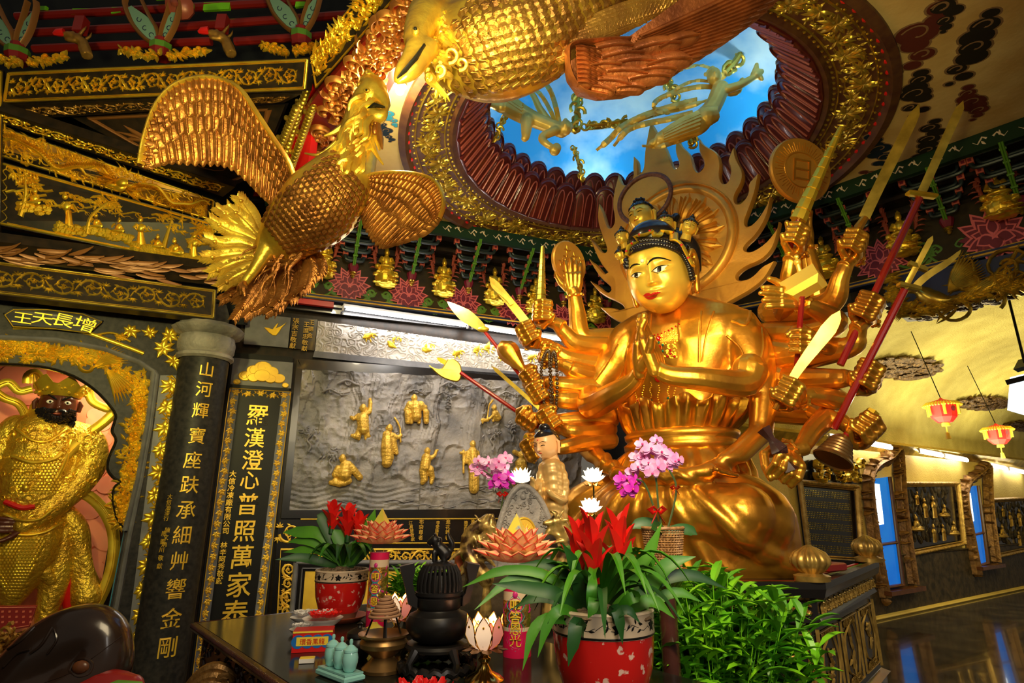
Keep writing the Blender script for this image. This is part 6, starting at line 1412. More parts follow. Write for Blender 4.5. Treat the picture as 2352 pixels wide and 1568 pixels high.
rodthing('ritual_sceptre','dark brown two-ended ritual sceptre lying over the lowest right hand','sceptre',[('sceptre','wood_dark',vaj)])
g=arm('a',[(1440,785,4.9,30),(1400,778,5.05,26),(1338,775,5.15,24),(1326,720,5.15,20),(1318,668,5.12,14)],.165,rod=((1280,620,5.1),(1340,620,5.1)),pose='open',hdir=(1318,610,5.05),flip=-1)
c_=at(1307,604,5.18);fd=Fr(c_,(.80,.5,0),(-.03,-.22,1));b=M();R_=47*pxm(c_);b.ext([(R_*cos(t*pi/30),R_*1.08*sin(t*pi/30))for t in range(60)],fd,-.02,.02,.01);t=thing('moon_disc',c_,'orange-gold engraved disc on the raised left palm, in front of the frieze','disc');obj('disc',b,'halo',t,True,auto=30)
b=M();rg=random.Random(3)
for k in range(9):
 a=k*2.4;r=R_*.72*sqrt((k+.6)/9)
 for j in range(4):b.leaf((r*cos(a),r*sin(a)),j*1.6+k,.05,.02,fd,.005,.02,1)
obj('engraving',b,'gold',t,True)
g=arm('a',[(1430,800,4.9,29),(1385,795,5.0,27),(1325,788,5.1,23),(1298,765,5.05,18),(1280,744,5.02,15)],.165,rod=((1243,715,5.0),(1246,640,5.0)),hdir=(1248,716,4.98))
rodthing('ribbed_sword','slender upright ribbed golden sword left of the raised moon disc','sword',[('blade','olive',segclub(at(1242,692,4.98),at(1246,566,4.95),.050,.018,9)),('grip','gilt',lambda b:b.tube([at(1242,730,4.98),at(1242,690,4.98)],[.025,.05],8))])
g=arm('a',[(1425,840,4.85,31),(1370,838,5.0,28),(1305,825,5.12,25),(1275,805,5.08,19),(1250,790,5.04,15)],.165,rod=((1220,780,5.0),(1170,690,5.0)),hdir=(1214,765,5.0))
def bsword(b):
 blade(b,at(1212,745,4.98),at(1129,632,4.98),.075,.018,.04,.2);blade(b,at(1176,700,4.97),at(1142,640,4.97),.035,.03,.25,.3)
rodthing('broad_sabre','heavy olive-gold sabre with a notched back pointing up left, behind the spear','sword',[('blade','olive',bsword),('guard','gilt',lambda b:b.ell(at(1212,748,4.98),(.06,.04,.025),12))])
g=arm('a',[(1420,868,4.85,30),(1370,862,4.98,27),(1320,850,5.08,22),(1300,840,5.06,17)],.15,rod=((1265,800,5.0),(1250,860,5.0)),hdir=(1262,815,5.02))
b=M();rg=random.Random(2);BP=[]
for k in range(60):t=2*pi*k/60;BP.append(at(1256+11*cos(t)+3*sin(t*3),885+80*sin(t),4.93))
for k in range(46):t=2*pi*k/46;BP.append(at(1272+8*cos(t),880+72*sin(t),4.90))
for p in BP:b.ell(p,.016,8)
solo('prayer_beads',b,'bead','double loop of dark prayer beads hanging between the left fists','beads')
g=arm('a',[(1415,895,4.8,28),(1360,888,4.95,26),(1300,885,5.08,22),(1262,878,5.08,16)],.155,rod=((1205,850,5.05),(1235,890,5.05)),hdir=(1222,868,5.05))
rodthing('gourd_duster','copper-gold gourd-shaped bulb on a red rod crossing the pale stone strip','sceptre',[('bulb','gold',lambda b:b.tube(spline([at(1152,783,5.1),at(1158,795,5.1),at(1172,812,5.1),at(1186,830,5.08),at(1200,846,5.06),at(1208,856,5.05)],4),[r*.001 for r in(12,30,52,66,78,86,92,94,92,88,80,70,62,54,46,38,34,34,40,44,36)],14,fn=lambda t,a:1+.06*sin(a*6))),('rod','rod',lambda b:b.tube([at(1204,852,5.06),at(1236,896,5.04)],.019,8))])
g=arm('a',[(1410,925,4.8,28),(1350,920,4.95,26),(1300,918,5.05,22),(1272,914,5.06,16)],.15,rod=((1225,885,5.02),(1250,925,5.02)),hdir=(1236,900,5.0))
rodthing('spear','long spear with leaf-shaped golden blade and dark red shaft before the light tube','spear',[('shaft','rod',lambda b:b.tube([at(1112,760,5.25),at(1262,945,5.0)],.017,8)),('blade','olive',lambda b:blade(b,at(1108,754,5.25),at(1032,688,5.3),.105,.02,.06,.5,lambda t:.75+.45*sin(t*pi))),('collar','gilt',lambda b:b.ell(at(1110,756,5.24),(.06,.03,.03),10))])
g=arm('a',[(1400,960,4.75,25),(1350,965,4.9,24),(1290,968,5.05,20),(1256,968,5.08,15)],.155,rod=((1190,945,5.05),(1240,980,5.05)),hdir=(1215,962,5.02))
rodthing('battle_axe','golden crescent axe head on a long dark red shaft in front of the stone relief','axe',[('shaft','rod',lambda b:b.tube([at(1058,856,5.3),at(1252,990,5.0)],.018,8)),('axe_head','olive',lambda b:(lambda fr:b.ext([fr.px(x,y)for x,y in spline([(984,838),(996,852),(1014,866),(1034,874),(1052,876),(1060,862),(1060,846),(1054,832),(1042,824),(1030,824),(1024,832),(1014,846),(1000,846),(984,838)],4)[:-1]],fr,-.012,.012,.01))(Fr(at(1025,850,5.3),(1,.1,0),(0,-.1,1)))),('spur','gilt',lambda b:blade(b,at(1026,834,5.3),at(1004,822,5.3),.045,.02,0,.5))])
g=arm('a',[(1395,985,4.75,24),(1360,990,4.85,24),(1315,990,4.95,20),(1296,985,4.98,16)],.16,rod=((1250,945,4.95),(1275,985,4.95)),hdir=(1262,962,4.92))
rodthing('thin_sword','thin plain brown-gold sword blade between the axe shaft and the spear shaft','sword',[('blade','olive',lambda b:blade(b,at(1262,958,4.98),at(1129,840,5.1),.034,.014,.0,.06)),('grip','gilt',lambda b:b.ell(at(1262,956,4.96),(.055,.04,.02),10))])
g=arm('a',[(1400,1010,4.75,22),(1350,1015,4.8,21),(1300,1025,4.88,18),(1268,1030,4.9,15)],.155,rod=((1205,1005,4.9),(1230,1050,4.9)),hdir=(1225,1030,4.85))
rodthing('gilt_peg','short golden peg gripped in the lowest left fist behind the standing Buddha','peg',[('peg','gilt',lambda b:b.tube([at(1228,1032,4.86),at(1208,998,4.86)],[.04,.03],6))])
# ================= carved phoenixes hung under the ceiling =================
def lob(pts,steps=5):return spline(pts,steps)
def plume(b,pts,wd,seed,fr=None,barbs=True,eye=True):
 """curved carved feather: thick midrib, swept barbs and an eye near the tip; pts = (px,py,Y)"""
 P=[at(*p)for p in spline(pts,5)];n=len(P);rg=random.Random(seed);k0=pxm(P[0]);w=wd*k0
 view=(P[n//2]-V(0,0,CZ)).normalized()
 prof=[(.25+.95*sin(pi*min(1,(i/(n-1))*.86+.10))**.8)*w*.5 for i in range(n)];prof[-1]=w*.03
 b.tube(P,prof,8,flat=.30,up=-view);b.tube([p-view*w*.16 for p in P],[w*.09*(1-.6*i/n)for i in range(n)],6)
 if barbs:
  for i in range(2,n-1):
   T_=(P[i+1]-P[i-1]).normalized();S_=T_.cross(view).normalized()
   for s in(-1,1):
    for j in(0,.5):
     a=P[i].lerp(P[i+1],j);L=w*rg.uniform(.55,.85)*(.5+.6*sin(pi*i/n));q=a+T_*L*.75+S_*s*L*.62
     b.tube([a-view*w*.10,a.lerp(q,.5)-view*w*.12+S_*s*L*.12,q-view*.002],[w*.085,w*.10,w*.01],5,flat=.6,up=-view)
 if eye:c=P[int(n*.78)]-view*w*.18;b.ell(c,w*.16,8);
def feather(b,fr,r,t,wd,h,w0,bend=0.0):
 dx,dy=t[0]-r[0],t[1]-r[1];L=hypot(dx,dy)or 1;nx,ny=-dy/L,dx/L;pts=[(r[0]+dx*s+nx*bend*L*sin(pi*s),r[1]+dy*s+ny*bend*L*sin(pi*s))for s in(0,.2,.4,.6,.8,.92,1.0)]
 b.ridge(pts,[wd*q for q in(.7,.9,1,1,.9,.6,.08)],fr,h,w0);b.ridge(pts[:-1],[wd*.16]*6,fr,h*.5,w0+h*.92)
def wing(name,fr,lead,tips,parent,mats,layers=4,wd=26,flip=1,label=None,thick=.03,backing=True):
 """lead: px outline of leading edge; tips: px positions of primary tips (same order along edge)"""
 LP_=[fr.px(*p)for p in spline(lead,6)];TP_=[fr.px(*p)for p in spline(tips,6)];nL,nT=len(LP_),len(TP_);k=pxm(fr.O)
 def L(s):s=max(0,min(.9999,s))*(nL-1);i=int(s);f=s-i;return(LP_[i][0]*(1-f)+LP_[i+1][0]*f,LP_[i][1]*(1-f)+LP_[i+1][1]*f)
 def Tt(s):s=max(0,min(.9999,s))*(nT-1);i=int(s);f=s-i;return(TP_[i][0]*(1-f)+TP_[i+1][0]*f,TP_[i][1]*(1-f)+TP_[i+1][1]*f)
 mixp=lambda a,c,t:(a[0]+(c[0]-a[0])*t,a[1]+(c[1]-a[1])*t)
 if backing:b=M();b.ext([L(i/20)for i in range(21)]+[mixp(L(1-i/20),Tt(1-i/20),.86)for i in range(21)],fr,-thick,.0);obj(name+'_back',b,mats,parent,False)
 b=M();rg=random.Random(len(lead)*7+len(tips))
 n=max(8,int(nT*.36));
 for i in range(n):s=(i+.5)/n;feather(b,fr,mixp(L(s),Tt(s),.25),mixp(L(s),Tt(s),1.0),wd*k*1.05,.022,.0,.03*flip)
 for lay,(a0,a1,m_,wf,w0)in enumerate(((.14,.64,1.0,.96,.018),(.08,.44,1.1,.90,.034),(.04,.28,1.25,.8,.048),(.01,.15,1.5,.66,.058))[:layers]):
  mm=int(n*m_)
  for i in range(mm):s=(i+.5)/mm+rg.uniform(-.004,.004);feather(b,fr,mixp(L(s),Tt(s),a0),mixp(L(s),Tt(s),a1*rg.uniform(.95,1.05)),wd*k*wf,.020,w0,.04*flip)
 obj(name+'_feathers',b,mats,parent,True);b=M();b.ridge([L(i/40)for i in range(41)],wd*k*.42,fr,.045,.045);b.ridge([L(i/40)for i in range(41)],wd*k*.35,fr,-.03,.0);obj(name+'_edge',b,'bird_gold',parent,True)
def scales(bv,cells,size,b,dirf):
 for(x,y)in cells:
  h,n=hit(bv,x,y,.0)
  if h is None:continue
  dx,dy=dirf(x,y);h2=atpl(x+dx*2,y+dy*2,h,n);t=(h2-h);
  if t.length<1e-7:continue
  t.normalize();s=n.cross(t).normalized();L=size*pxm(h)
  P=[h-t*L*.45-n*.002,h-t*L*.1+s*L*.52+n*L*.04,h+t*L*.35+s*L*.38+n*L*.12,h+t*L*.62+n*L*.20,h+t*L*.35-s*L*.38+n*L*.12,h-t*L*.1-s*L*.52+n*L*.04,h+n*L*.22,h+t*L*.30+n*L*.26]
  b.add(P,[(0,1,6),(1,2,7,6),(2,3,7),(3,4,7),(4,5,6,7),(5,0,6)])
  for j in(-1,0,1):b.tube([h+n*L*.22-t*L*.1,h+t*L*.5+s*j*L*.25+n*L*.17],[L*.05,L*.02],4)
ph=thing('phoenix_carving',at(740,470,3.35),'golden phoenix flying with open beak, spread wings and flame tail, at left centre','phoenix','carved phoenixes under the ceiling')
m=M()
limb(m,[AP(585,620,3.55,22),AP(620,585,3.5,42),AP(668,535,3.42,68),AP(730,478,3.32,88),AP(780,420,3.28,78),AP(812,362,3.28,54),AP(822,305,3.25,42),AP(834,255,3.22,36)],16,5)
limb(m,[AP(842,232,3.20,34),AP(858,212,3.18,34),AP(850,195,3.2,26)],14)
limb(m,[AP(860,215,3.17,28),AP(876,225,3.15,20),AP(886,240,3.13,12),AP(888,254,3.12,5)],12)
limb(m,[AP(845,262,3.18,24),AP(862,268,3.14,22),AP(878,264,3.12,14),AP(884,252,3.12,7)],12)
limb(m,[AP(640,500,3.4,30),AP(618,560,3.38,24),AP(590,610,3.36,15),AP(560,650,3.36,11)],10)
me=fuse(m,.012,2);bv=bvh_of(me);obj('body',me,'bird_gold',ph,True,auto=60);b=M();b.tube([at(722,480,3.45),at(722,480,5.35)],.02,8);obj('support_bar',b,'ironblack',ph)
b=M();cells=[]
ax_,ay_=cos(radians(-40)),sin(radians(-40))
for i in range(-9,10):
 for j in range(-6,7):cx=735+i*13*.78+j*13*.64+(6 if i%2 else 0)*.64;cy=475-i*13*.64+j*13*.78+(6 if i%2 else 0)*.78;cells.append((cx,cy))
def inbody(x,y):return True
scales(bv,[c for c in cells if-150<(c[0]-735)*.78-(c[1]-475)*.64<110],17,b,lambda x,y:(-.78,.64));obj('scales',b,'bird',ph,False)
b=M();rg=random.Random(19)
for k in range(46):
 t=rg.random();x0=850-35*t+rg.uniform(-28,28);y0=215+150*t+rg.uniform(-12,12);L=rg.uniform(40,95);a=radians(rg.uniform(108,142));h,n=hit(bv,x0,y0,.01)
 p0=h if h is not None else at(x0,y0,3.25);y_=p0.y
 P=[at(x0+L*s*cos(a)+5*sin(s*7+k),y0+L*s*sin(a)+4*cos(s*6+k),y_-.02*sin(s*3))for s in np.linspace(0,1,8)];b.tube(P,[r*pxm(p0)for r in(6,7.5,8,7,6,5,3.5,1)],6)
for pts in([(800,300),(770,330),(735,355),(700,352)],[(808,330),(775,360),(730,375)],[(790,290),(765,305),(745,312)],[(850,320),(862,350),(880,378)],[(860,300),(868,330),(872,345)],[(812,340),(780,385),(750,420),(700,440)],[(800,380),(765,425),(720,450)],[(830,350),(815,400),(790,425)]):P=[at(x,y,3.2)for x,y in spline(pts,4)];b.tube(P,[9*pxm(P[0])*(1-.85*i/len(P))for i in range(len(P))],6)
for x,y,r in((838,186,10),(850,178,11),(862,184,9),(872,196,7),(828,200,9),(845,170,8)):c=at(x,y,3.16);fr=Fr(c,(1,0,0),(0,-.3,1));k_=pxm(c);b.tube([fr.p(k_*r*(1-.07*i)*cos(i*.5),k_*r*(1-.07*i)*sin(i*.5),.01)for i in range(12)],[4*k_*(1-.05*i)for i in range(12)],6)
obj('mane',b,'bird_gold',ph,True);b=M()
for x,y in((824,285),(846,290),(862,288)):c=at(x,y,3.13);k_=pxm(c);b.ell(c-V(0,0,.03),(7*k_,7*k_,14*k_),10);b.ell(c+V(0,0,.015),6*k_,8)
b.tube([at(868,285,3.12),at(874,320,3.12),at(878,342,3.12)],[.016,.02,.006],8);obj('wattles',b,'bird',ph,True)
h,n=hit(bv,843,208,.004);h=h if h is not None else at(843,208,3.1);b=M();b.ell(h,(.022,.012,.014),12);o=obj('eye',b,'bird_gold',ph);b=M();b.ell(h+n*.010 if n is not None else h,.008,8);obj('pupil',b,'black',o)
b=M();b.tube([at(845,250,3.10),at(862,241,3.08),at(884,246,3.08)],[.010,.022,.008],8,flat=.5);obj('mouth_hollow',b,'black',ph)
FW=Fr(at(500,300,3.30),(1,.10,0),(.02,-.32,1));wing('left_wing',FW,[(332,384),(345,320),(372,250),(415,205),(470,188),(520,192),(560,215),(592,262),(630,320),(664,372),(682,420)],[(326,390),(352,388),(392,380),(430,382),(470,384),(505,384),(540,398),(572,425),(598,452),(618,470),(636,490),(655,500)],ph,'bird',wd=36)
FW2=Fr(at(930,480,3.35),(1,.05,0),(-.05,-.30,1));wing('right_wing',FW2,[(842,420),(872,409),(920,403),(965,404),(1000,415),(1016,440),(1019,470),(1008,500)],[(828,448),(832,470),(828,492),(830,512),(832,530),(842,548),(850,562),(866,576),(885,570),(920,556),(960,535)],ph,'bird',wd=30,flip=-1)
b=M();b2=M();rg=random.Random(5)
T1=[[(600,560),(560,540),(520,525),(480,500)],[(600,575),(555,560),(510,560),(470,545)],[(600,585),(555,585),(505,590),(465,590)],[(600,590),(560,600),(515,615),(480,628)],[(605,600),(575,620),(535,640),(500,660)],[(600,550),(575,520),(555,500),(520,470)],[(600,545),(580,500),(560,470),(545,450)],[(610,560),(560,520),(530,500),(495,475)]]
T2=[[(620,610),(595,650),(570,690),(535,735)],[(635,610),(615,660),(590,700),(560,730)],[(650,600),(640,650),(625,690),(590,715)],[(665,600),(662,640),(650,680),(628,705)],[(680,590),(685,630),(680,670),(665,690)],[(610,610),(575,645),(545,670),(505,690)],[(700,580),(712,610),(705,650),(688,672)],[(625,600),(600,640),(575,665),(545,700)],[(690,570),(722,590),(735,620),(720,640)],[(655,600),(650,660),(640,700),(610,722)]]
for i,p in enumerate(T1):plume(b,[(x,y,3.45-.02*k)for k,(x,y)in enumerate(p)],32,i)
for i,p in enumerate(T2):plume(b2,[(x,y,3.50+.03*(i%3)-.03*k)for k,(x,y)in enumerate(p)],30,i+20)
for k in range(26):
 a=radians(rg.uniform(95,175));x,y=640+rg.uniform(-20,50),590+rg.uniform(-50,10);L=rg.uniform(50,110);P=[at(x+L*s*cos(a)+8*sin(s*6+k),y+L*s*sin(a)+6*cos(s*5),3.38)for s in np.linspace(0,1,8)];b2.tube(P,[pxm(P[0])*6*(1.05-s)for s in np.linspace(0,1,8)],6)
obj('flame_plumes',b,'bird_gold',ph,True);obj('tail_plumes',b2,'bird',ph,True)
b=M()
for k,(x,y)in enumerate(((545,668),(552,676),(562,680),(568,662))):b.tube([at(560,650,3.34),at((560+x)/2-3,(650+y)/2,3.32),at(x,y,3.33)],[.02,.016,.006],6)
obj('talons',b,'bird',ph)
# ---- second phoenix, nearer, at the top edge
p2=thing('phoenix_carving',at(1120,120,2.4),'huge scaled golden phoenix overhead at the top edge with long rust-brown wing','phoenix','carved phoenixes under the ceiling');b=M();b.tube([at(1150,70,2.5),at(1150,70,3.34)],.02,8);obj('support_bar',b,'ironblack',p2);m=M()
limb(m,[AP(985,40,2.45,50),AP(1030,95,2.42,88),AP(1110,110,2.40,118),AP(1190,90,2.42,120),AP(1270,50,2.48,105),AP(1380,-20,2.6,90)],18,5)
limb(m,[AP(1000,30,2.30,48),AP(972,50,2.22,40),AP(955,90,2.16,30)],14)
limb(m,[AP(958,95,2.15,24),AP(942,130,2.12,19),AP(922,160,2.10,15),AP(906,184,2.1,6)],12)
limb(m,[AP(985,110,2.16,24),AP(965,140,2.12,22),AP(940,168,2.10,19),AP(914,188,2.1,8)],12)
me=fuse(m,.012,2);bv2=bvh_of(me);obj('body',me,'bird_gold',p2,True,auto=60);b=M();cells=[]
for i in range(-8,17):
 for j in range(-3,9):cells.append((1075+i*24+(12 if j%2 else 0)*.9-j*5,60+j*21-i*6+abs(i-4)*1.2))
scales(bv2,[c for c in cells if c[0]>1040+max(0,60-c[1])*.3],28,b,lambda x,y:(.93,-.28));obj('scales',b,'bird_dk',p2,False)
b=M();rg=random.Random(29)
for k in range(44):
 t=rg.random();x0=985+rg.uniform(-12,40);y0=20+150*t;a=radians(rg.uniform(40,95));L=rg.uniform(35,80);P=[at(x0+L*s*cos(a)+6*sin(s*7+k),y0+L*s*sin(a)+4*cos(s*6),2.20+.10*s)for s in np.linspace(0,1,8)];b.tube(P,[r*pxm(P[0])for r in(5,8,9,8,7,5,3,1)],6)
for x,y,r in((1040,40,22),(1055,90,20),(1035,130,20),(1010,165,16),(1060,150,16),(985,180,10)):
 c=at(x,y,2.22);fr=Fr(c,(1,0,0),(0,-.4,1));k_=pxm(c);b.tube([fr.p(k_*r*(1-.06*i)*cos(i*.5+x),k_*r*(1-.06*i)*sin(i*.5+x),.02)for i in range(14)],[6*k_*(1-.05*i)for i in range(14)],6)
obj('mane',b,'bird_gold',p2,True);b=M();rg=random.Random(31)
for k in range(10):plume(b,[(1180+12*k,110-6*k,2.42),(1230+18*k,60-8*k,2.40),(1290+26*k,5-6*k,2.42),(1350+30*k,-50-5*k,2.45)],30,k+50,eye=False)
for k in range(8):plume(b,[(1215+8*k,150-8*k,2.38),(1290+16*k,130-14*k,2.36),(1370+22*k,95-14*k,2.38),(1450+26*k,60-12*k,2.40)],26,k+80,eye=False)
obj('body_plumes',b,'bird_dk',p2,True);h,n=hit(bv2,955,72,.004)
if h is not None:b=M();b.ell(h,(.018,.012,.022),10);o=obj('eye',b,'bird_gold',p2);b=M();b.ell(h+n*.01,.009,8);obj('pupil',b,'black',o)
b=M();b.tube([at(975,105,2.10),at(955,135,2.07),at(930,162,2.06),at(912,180,2.07)],[.012,.016,.012,.004],8,flat=.6);obj('mouth_hollow',b,'black',p2)
FV=Fr(at(1480,100,2.38),(1,.12,.0),(0,-.45,1))
def sortpts(P):return P
b=M();k_=pxm(FV.O);ol=[(1296,150),(1300,120),(1330,112),(1400,115),(1440,90),(1520,30),(1640,-60),(1870,-80),(1750,15),(1660,75),(1590,128),(1560,160),(1500,195),(1430,222),(1370,230),(1325,222),(1302,190)]
b.ext([FV.px(*p)for p in ol],FV,-.06,.0);obj('wing_back',b,'bird_rust',p2,False);b=M()
for i in range(15):
 s=i/14;r=(1400+60*(1-s),175-70*(1-s)*1.0);r=(1430-20*s+40*(1-s),90+90*s);t=(1860-270*s**1.5,-110+250*s);feather(b,FV,FV.px(*r),FV.px(*t),24*k_,.03,.0+.001*i,-.015)
for(x0,y0,x1,y1,w)in[(1360,130,1450,118,40),(1370,150,1475,132,42),(1400,160,1500,150,42),(1380,180,1480,180,42),(1440,130,1560,105,42),(1470,160,1580,140,44),(1430,195,1530,182,40),(1500,120,1600,85,36),(1360,200,1440,208,36),(1340,170,1420,162,38),(1345,215,1400,225,30),(1400,215,1470,212,34),(1450,175,1545,165,38)]:feather(b,FV,FV.px(x0,y0),FV.px(x1,y1),w*k_,.035,.045,.05)
for i in range(9):
 for j in range(3):x0=1312+j*14;y0=130+i*10;feather(b,FV,FV.px(x0,y0),FV.px(x0+34,y0+6),16*k_,.03,.06-.01*j,.1)
obj('wing_feathers',b,'bird_rust',p2,True);b=M();b.ridge([FV.px(*p)for p in spline([(1440,100),(1380,105),(1310,118),(1298,145),(1304,190),(1330,222),(1380,232)],6)],12*k_,FV,.06,.02);obj('wing_edge',b,'bird_rust',p2,True)
# ---- flying figures and cloud scrolls inside the painted dome
def cloudscroll(pts,r,label,n=None):
 P=[at(*p)for p in spline(pts,5)];b=M();k_=pxm(P[0]);b.tube(P,r*k_*.9,10,flat=.5)
 for i in range(0,len(P),2):
  c=P[i]-V(0,r*k_*.3,0);fr=Fr(c,(1,0,0),(0,-.5,1));s=1 if i%4 else-1
  b.tube([fr.p(s*r*k_*.25+r*k_*(1-.07*j)*.95*cos(j*.55*s+i),r*k_*(1-.07*j)*.95*sin(j*.55*s+i),.01)for j in range(12)],[r*k_*.30*(1-.05*j)for j in range(12)],6)
 return solo('cloud_scroll',b,'olive',label,'ornament','gilded cloud scrolls in the sky dome')
for pts,r,lab in(([(1735,60,5.0),(1712,100,5.0),(1690,140,5.0),(1662,172,5.0)],17,'gilded cloud scroll at the upper right edge of the painted sky'),([(1326,225,5.2),(1326,255,5.2),(1322,285,5.2),(1322,300,5.2)],15,'short upright gilded cloud scroll between the two flying figures'),([(1345,292,5.2),(1375,290,5.2),(1410,285,5.2),(1440,280,5.2)],12,'copper-gold cloud scroll running right from the smaller flying figure'),([(1160,270,5.1),(1148,295,5.1),(1140,315,5.1),(1125,325,5.1)],9,'small gilded cloud scroll under the feet of the smaller flying figure'),([(1318,340,5.4),(1328,370,5.4),(1334,395,5.4),(1338,415,5.4)],9,'pale gold cloud wisp rising over the dark petals'),([(1580,300,5.0),(1585,320,5.0),(1588,332,5.0)],12,'small gilded cloud knob right of the tallest flame'),([(1530,180,5.1),(1540,205,5.1),(1548,225,5.1)],13,'gilded cloud scroll left of the larger flying figure'),([(1440,290,5.1),(1480,270,5.1),(1530,255,5.1),(1580,240,5.1)],10,'long gilded cloud bank under the larger flying figure')):cloudscroll(pts,r,lab)
def apsara(label,chains,head,ribbons,wings,dY,vox=.010):
 t=thing('flying_figure',at(head[0],head[1],dY),label,'figurine','gilded flying figures in the sky dome');m=M()
 for ch in chains:limb(m,[AP(x,y,dY+w,r*1.2)for x,y,r,w in ch],10,4)
 x,y,r=head;c=at(x,y,dY-.03);k_=pxm(c);m.ell(c,(r*k_*.85,r*k_*.9,r*k_*1.1),14)
 for j in range(14):a=j*.7;m.ell(c+V(r*k_*.9*cos(a),.03,r*k_*(.35+.75*abs(sin(a)))),r*k_*.28,6)
 m.ell(c+V(0,.02,r*k_*1.25),r*k_*.4,8);m.ell(c+V(-.2*r*k_,-r*k_*.9,-.1*r*k_),r*k_*.16,6)
 obj('figure',fuse(m,vox,1,.4),'apsara',t,True,auto=60);b=M()
 for rb,w in ribbons:P=[at(x,y,dY+.05*sin(i*.9))for i,(x,y)in enumerate(spline(rb,6))];b.tube(P,[w*pxm(P[0])*(1 if i<len(P)-3 else .5)for i in range(len(P))],6,flat=.35,up=(0,-.8,-.3))
 L0=chains[0];mid=[AP(x,y,dY+w,r*1.3)for x,y,r,w in L0[len(L0)//2:]]
 for k in range(9):
  a=-1.3+2.6*k/8;P=[Vector(q[:3])+V(0,-q[3]*cos(a)*.9,q[3]*sin(a)*.9)for q in mid];b.tube(P,[q[3]*.16 for q in mid],5)
 obj('ribbons',b,'apsara',t,True);return t
apsara('larger gilded flying figure reaching right with a lotus, upper right of the sky opening',[[(1655,205,17,0),(1640,240,17,0),(1622,265,19,0),(1600,285,22,0),(1560,300,20,0),(1520,318,14,0)],[(1622,268,20,-.05),(1645,262,14,-.05),(1630,270,13,-.05)],[(1600,290,18,0),(1550,315,14,.05),(1500,330,9,.05)],[(1668,205,9,-.05),(1700,195,8,-.08),(1735,175,6,-.1)],[(1645,205,9,.05),(1690,212,7,0),(1705,185,6,-.05)],[(1735,172,10,-.1),(1748,165,6,-.1)],[(1740,170,7,-.1),(1750,182,4,-.1)],[(1735,165,7,-.1),(1738,148,4,-.1)]],(1640,175,19),[([(1650,200),(1600,200),(1540,215),(1505,235),(1510,255),(1560,250),(1640,225)],6),([(1640,160),(1610,150),(1580,155),(1560,165)],4),([(1600,230),(1540,245),(1480,265),(1430,290),(1400,320),(1370,345)],7),([(1590,260),(1530,275),(1480,285),(1440,300),(1410,335)],7),([(1560,320),(1520,335),(1475,335)],6),([(1645,190),(1600,185),(1560,200),(1530,225)],4)],[],4.75)
apsara('smaller gilded flying figure upside down reaching down with a ball, left part of sky opening',[[(1290,300,14,0),(1265,290,14,0),(1235,278,15,0),(1200,262,18,0),(1165,240,20,.05),(1140,222,16,.05)],[(1275,300,9,-.05),(1245,315,8,-.05),(1255,330,7,-.08),(1268,338,6,-.08)],[(1274,345,11,-.1),(1278,340,10,-.1)],[(1265,285,8,.05),(1240,250,7,.02),(1228,225,6,0),(1215,205,5,0)],[(1210,275,13,-.05),(1208,310,9,-.05),(1205,318,7,-.05)],[(1150,245,12,0),(1125,240,6,0),(1120,246,4,0)]],(1300,293,17),[([(1285,285),(1275,240),(1262,205),(1240,180),(1220,180),(1215,200)],6),([(1280,290),(1262,250),(1240,215),(1215,200)],5),([(1200,250),(1160,230),(1140,215)],8)],[],4.9)
# ================= statue altar =================
AZ=1.12
ap=[(1.07,1.25),(1.07,-.54),(.30,-1.10),(-.30,-1.10),(-1.07,-.54),(-1.07,1.25)]
def aw(x,y,z):return V(SC.x,SC.y,0)+SR*x+SB*y+V(0,0,z)
al=thing('statue_altar',aw(0,0,0),'black lacquered octagonal altar with gilt carving carrying the giant statue','altar')
b=M();prof=[(0,0),(.0,.10),(-.06,.13),(-.06,.28),(-.02,.31),(-.10,.34),(-.10,.86),(-.03,.89),(-.05,.92),(-.05,1.0),(.01,1.03),(.03,1.08),(.03,1.12),(-.05,1.12),(-.05,1.09),(-.5,1.09)]
vs=[]
for o_,z in prof:
 for(x,y)in ap:q=hypot(x,y);vs.append(aw(x*(1+o_/q),y*(1+o_/q),z))
n=len(ap);fs=[(i*n+k,i*n+(k+1)%n,(i+1)*n+(k+1)%n,(i+1)*n+k)for i in range(len(prof)-1)for k in range(n)];fs.append(tuple((len(prof)-1)*n+k for k in range(n)));fs=[f[::-1]for f in fs]
b.add(vs,fs);obj('body',b,'lacquer',al,False)
b=M();b2=M()
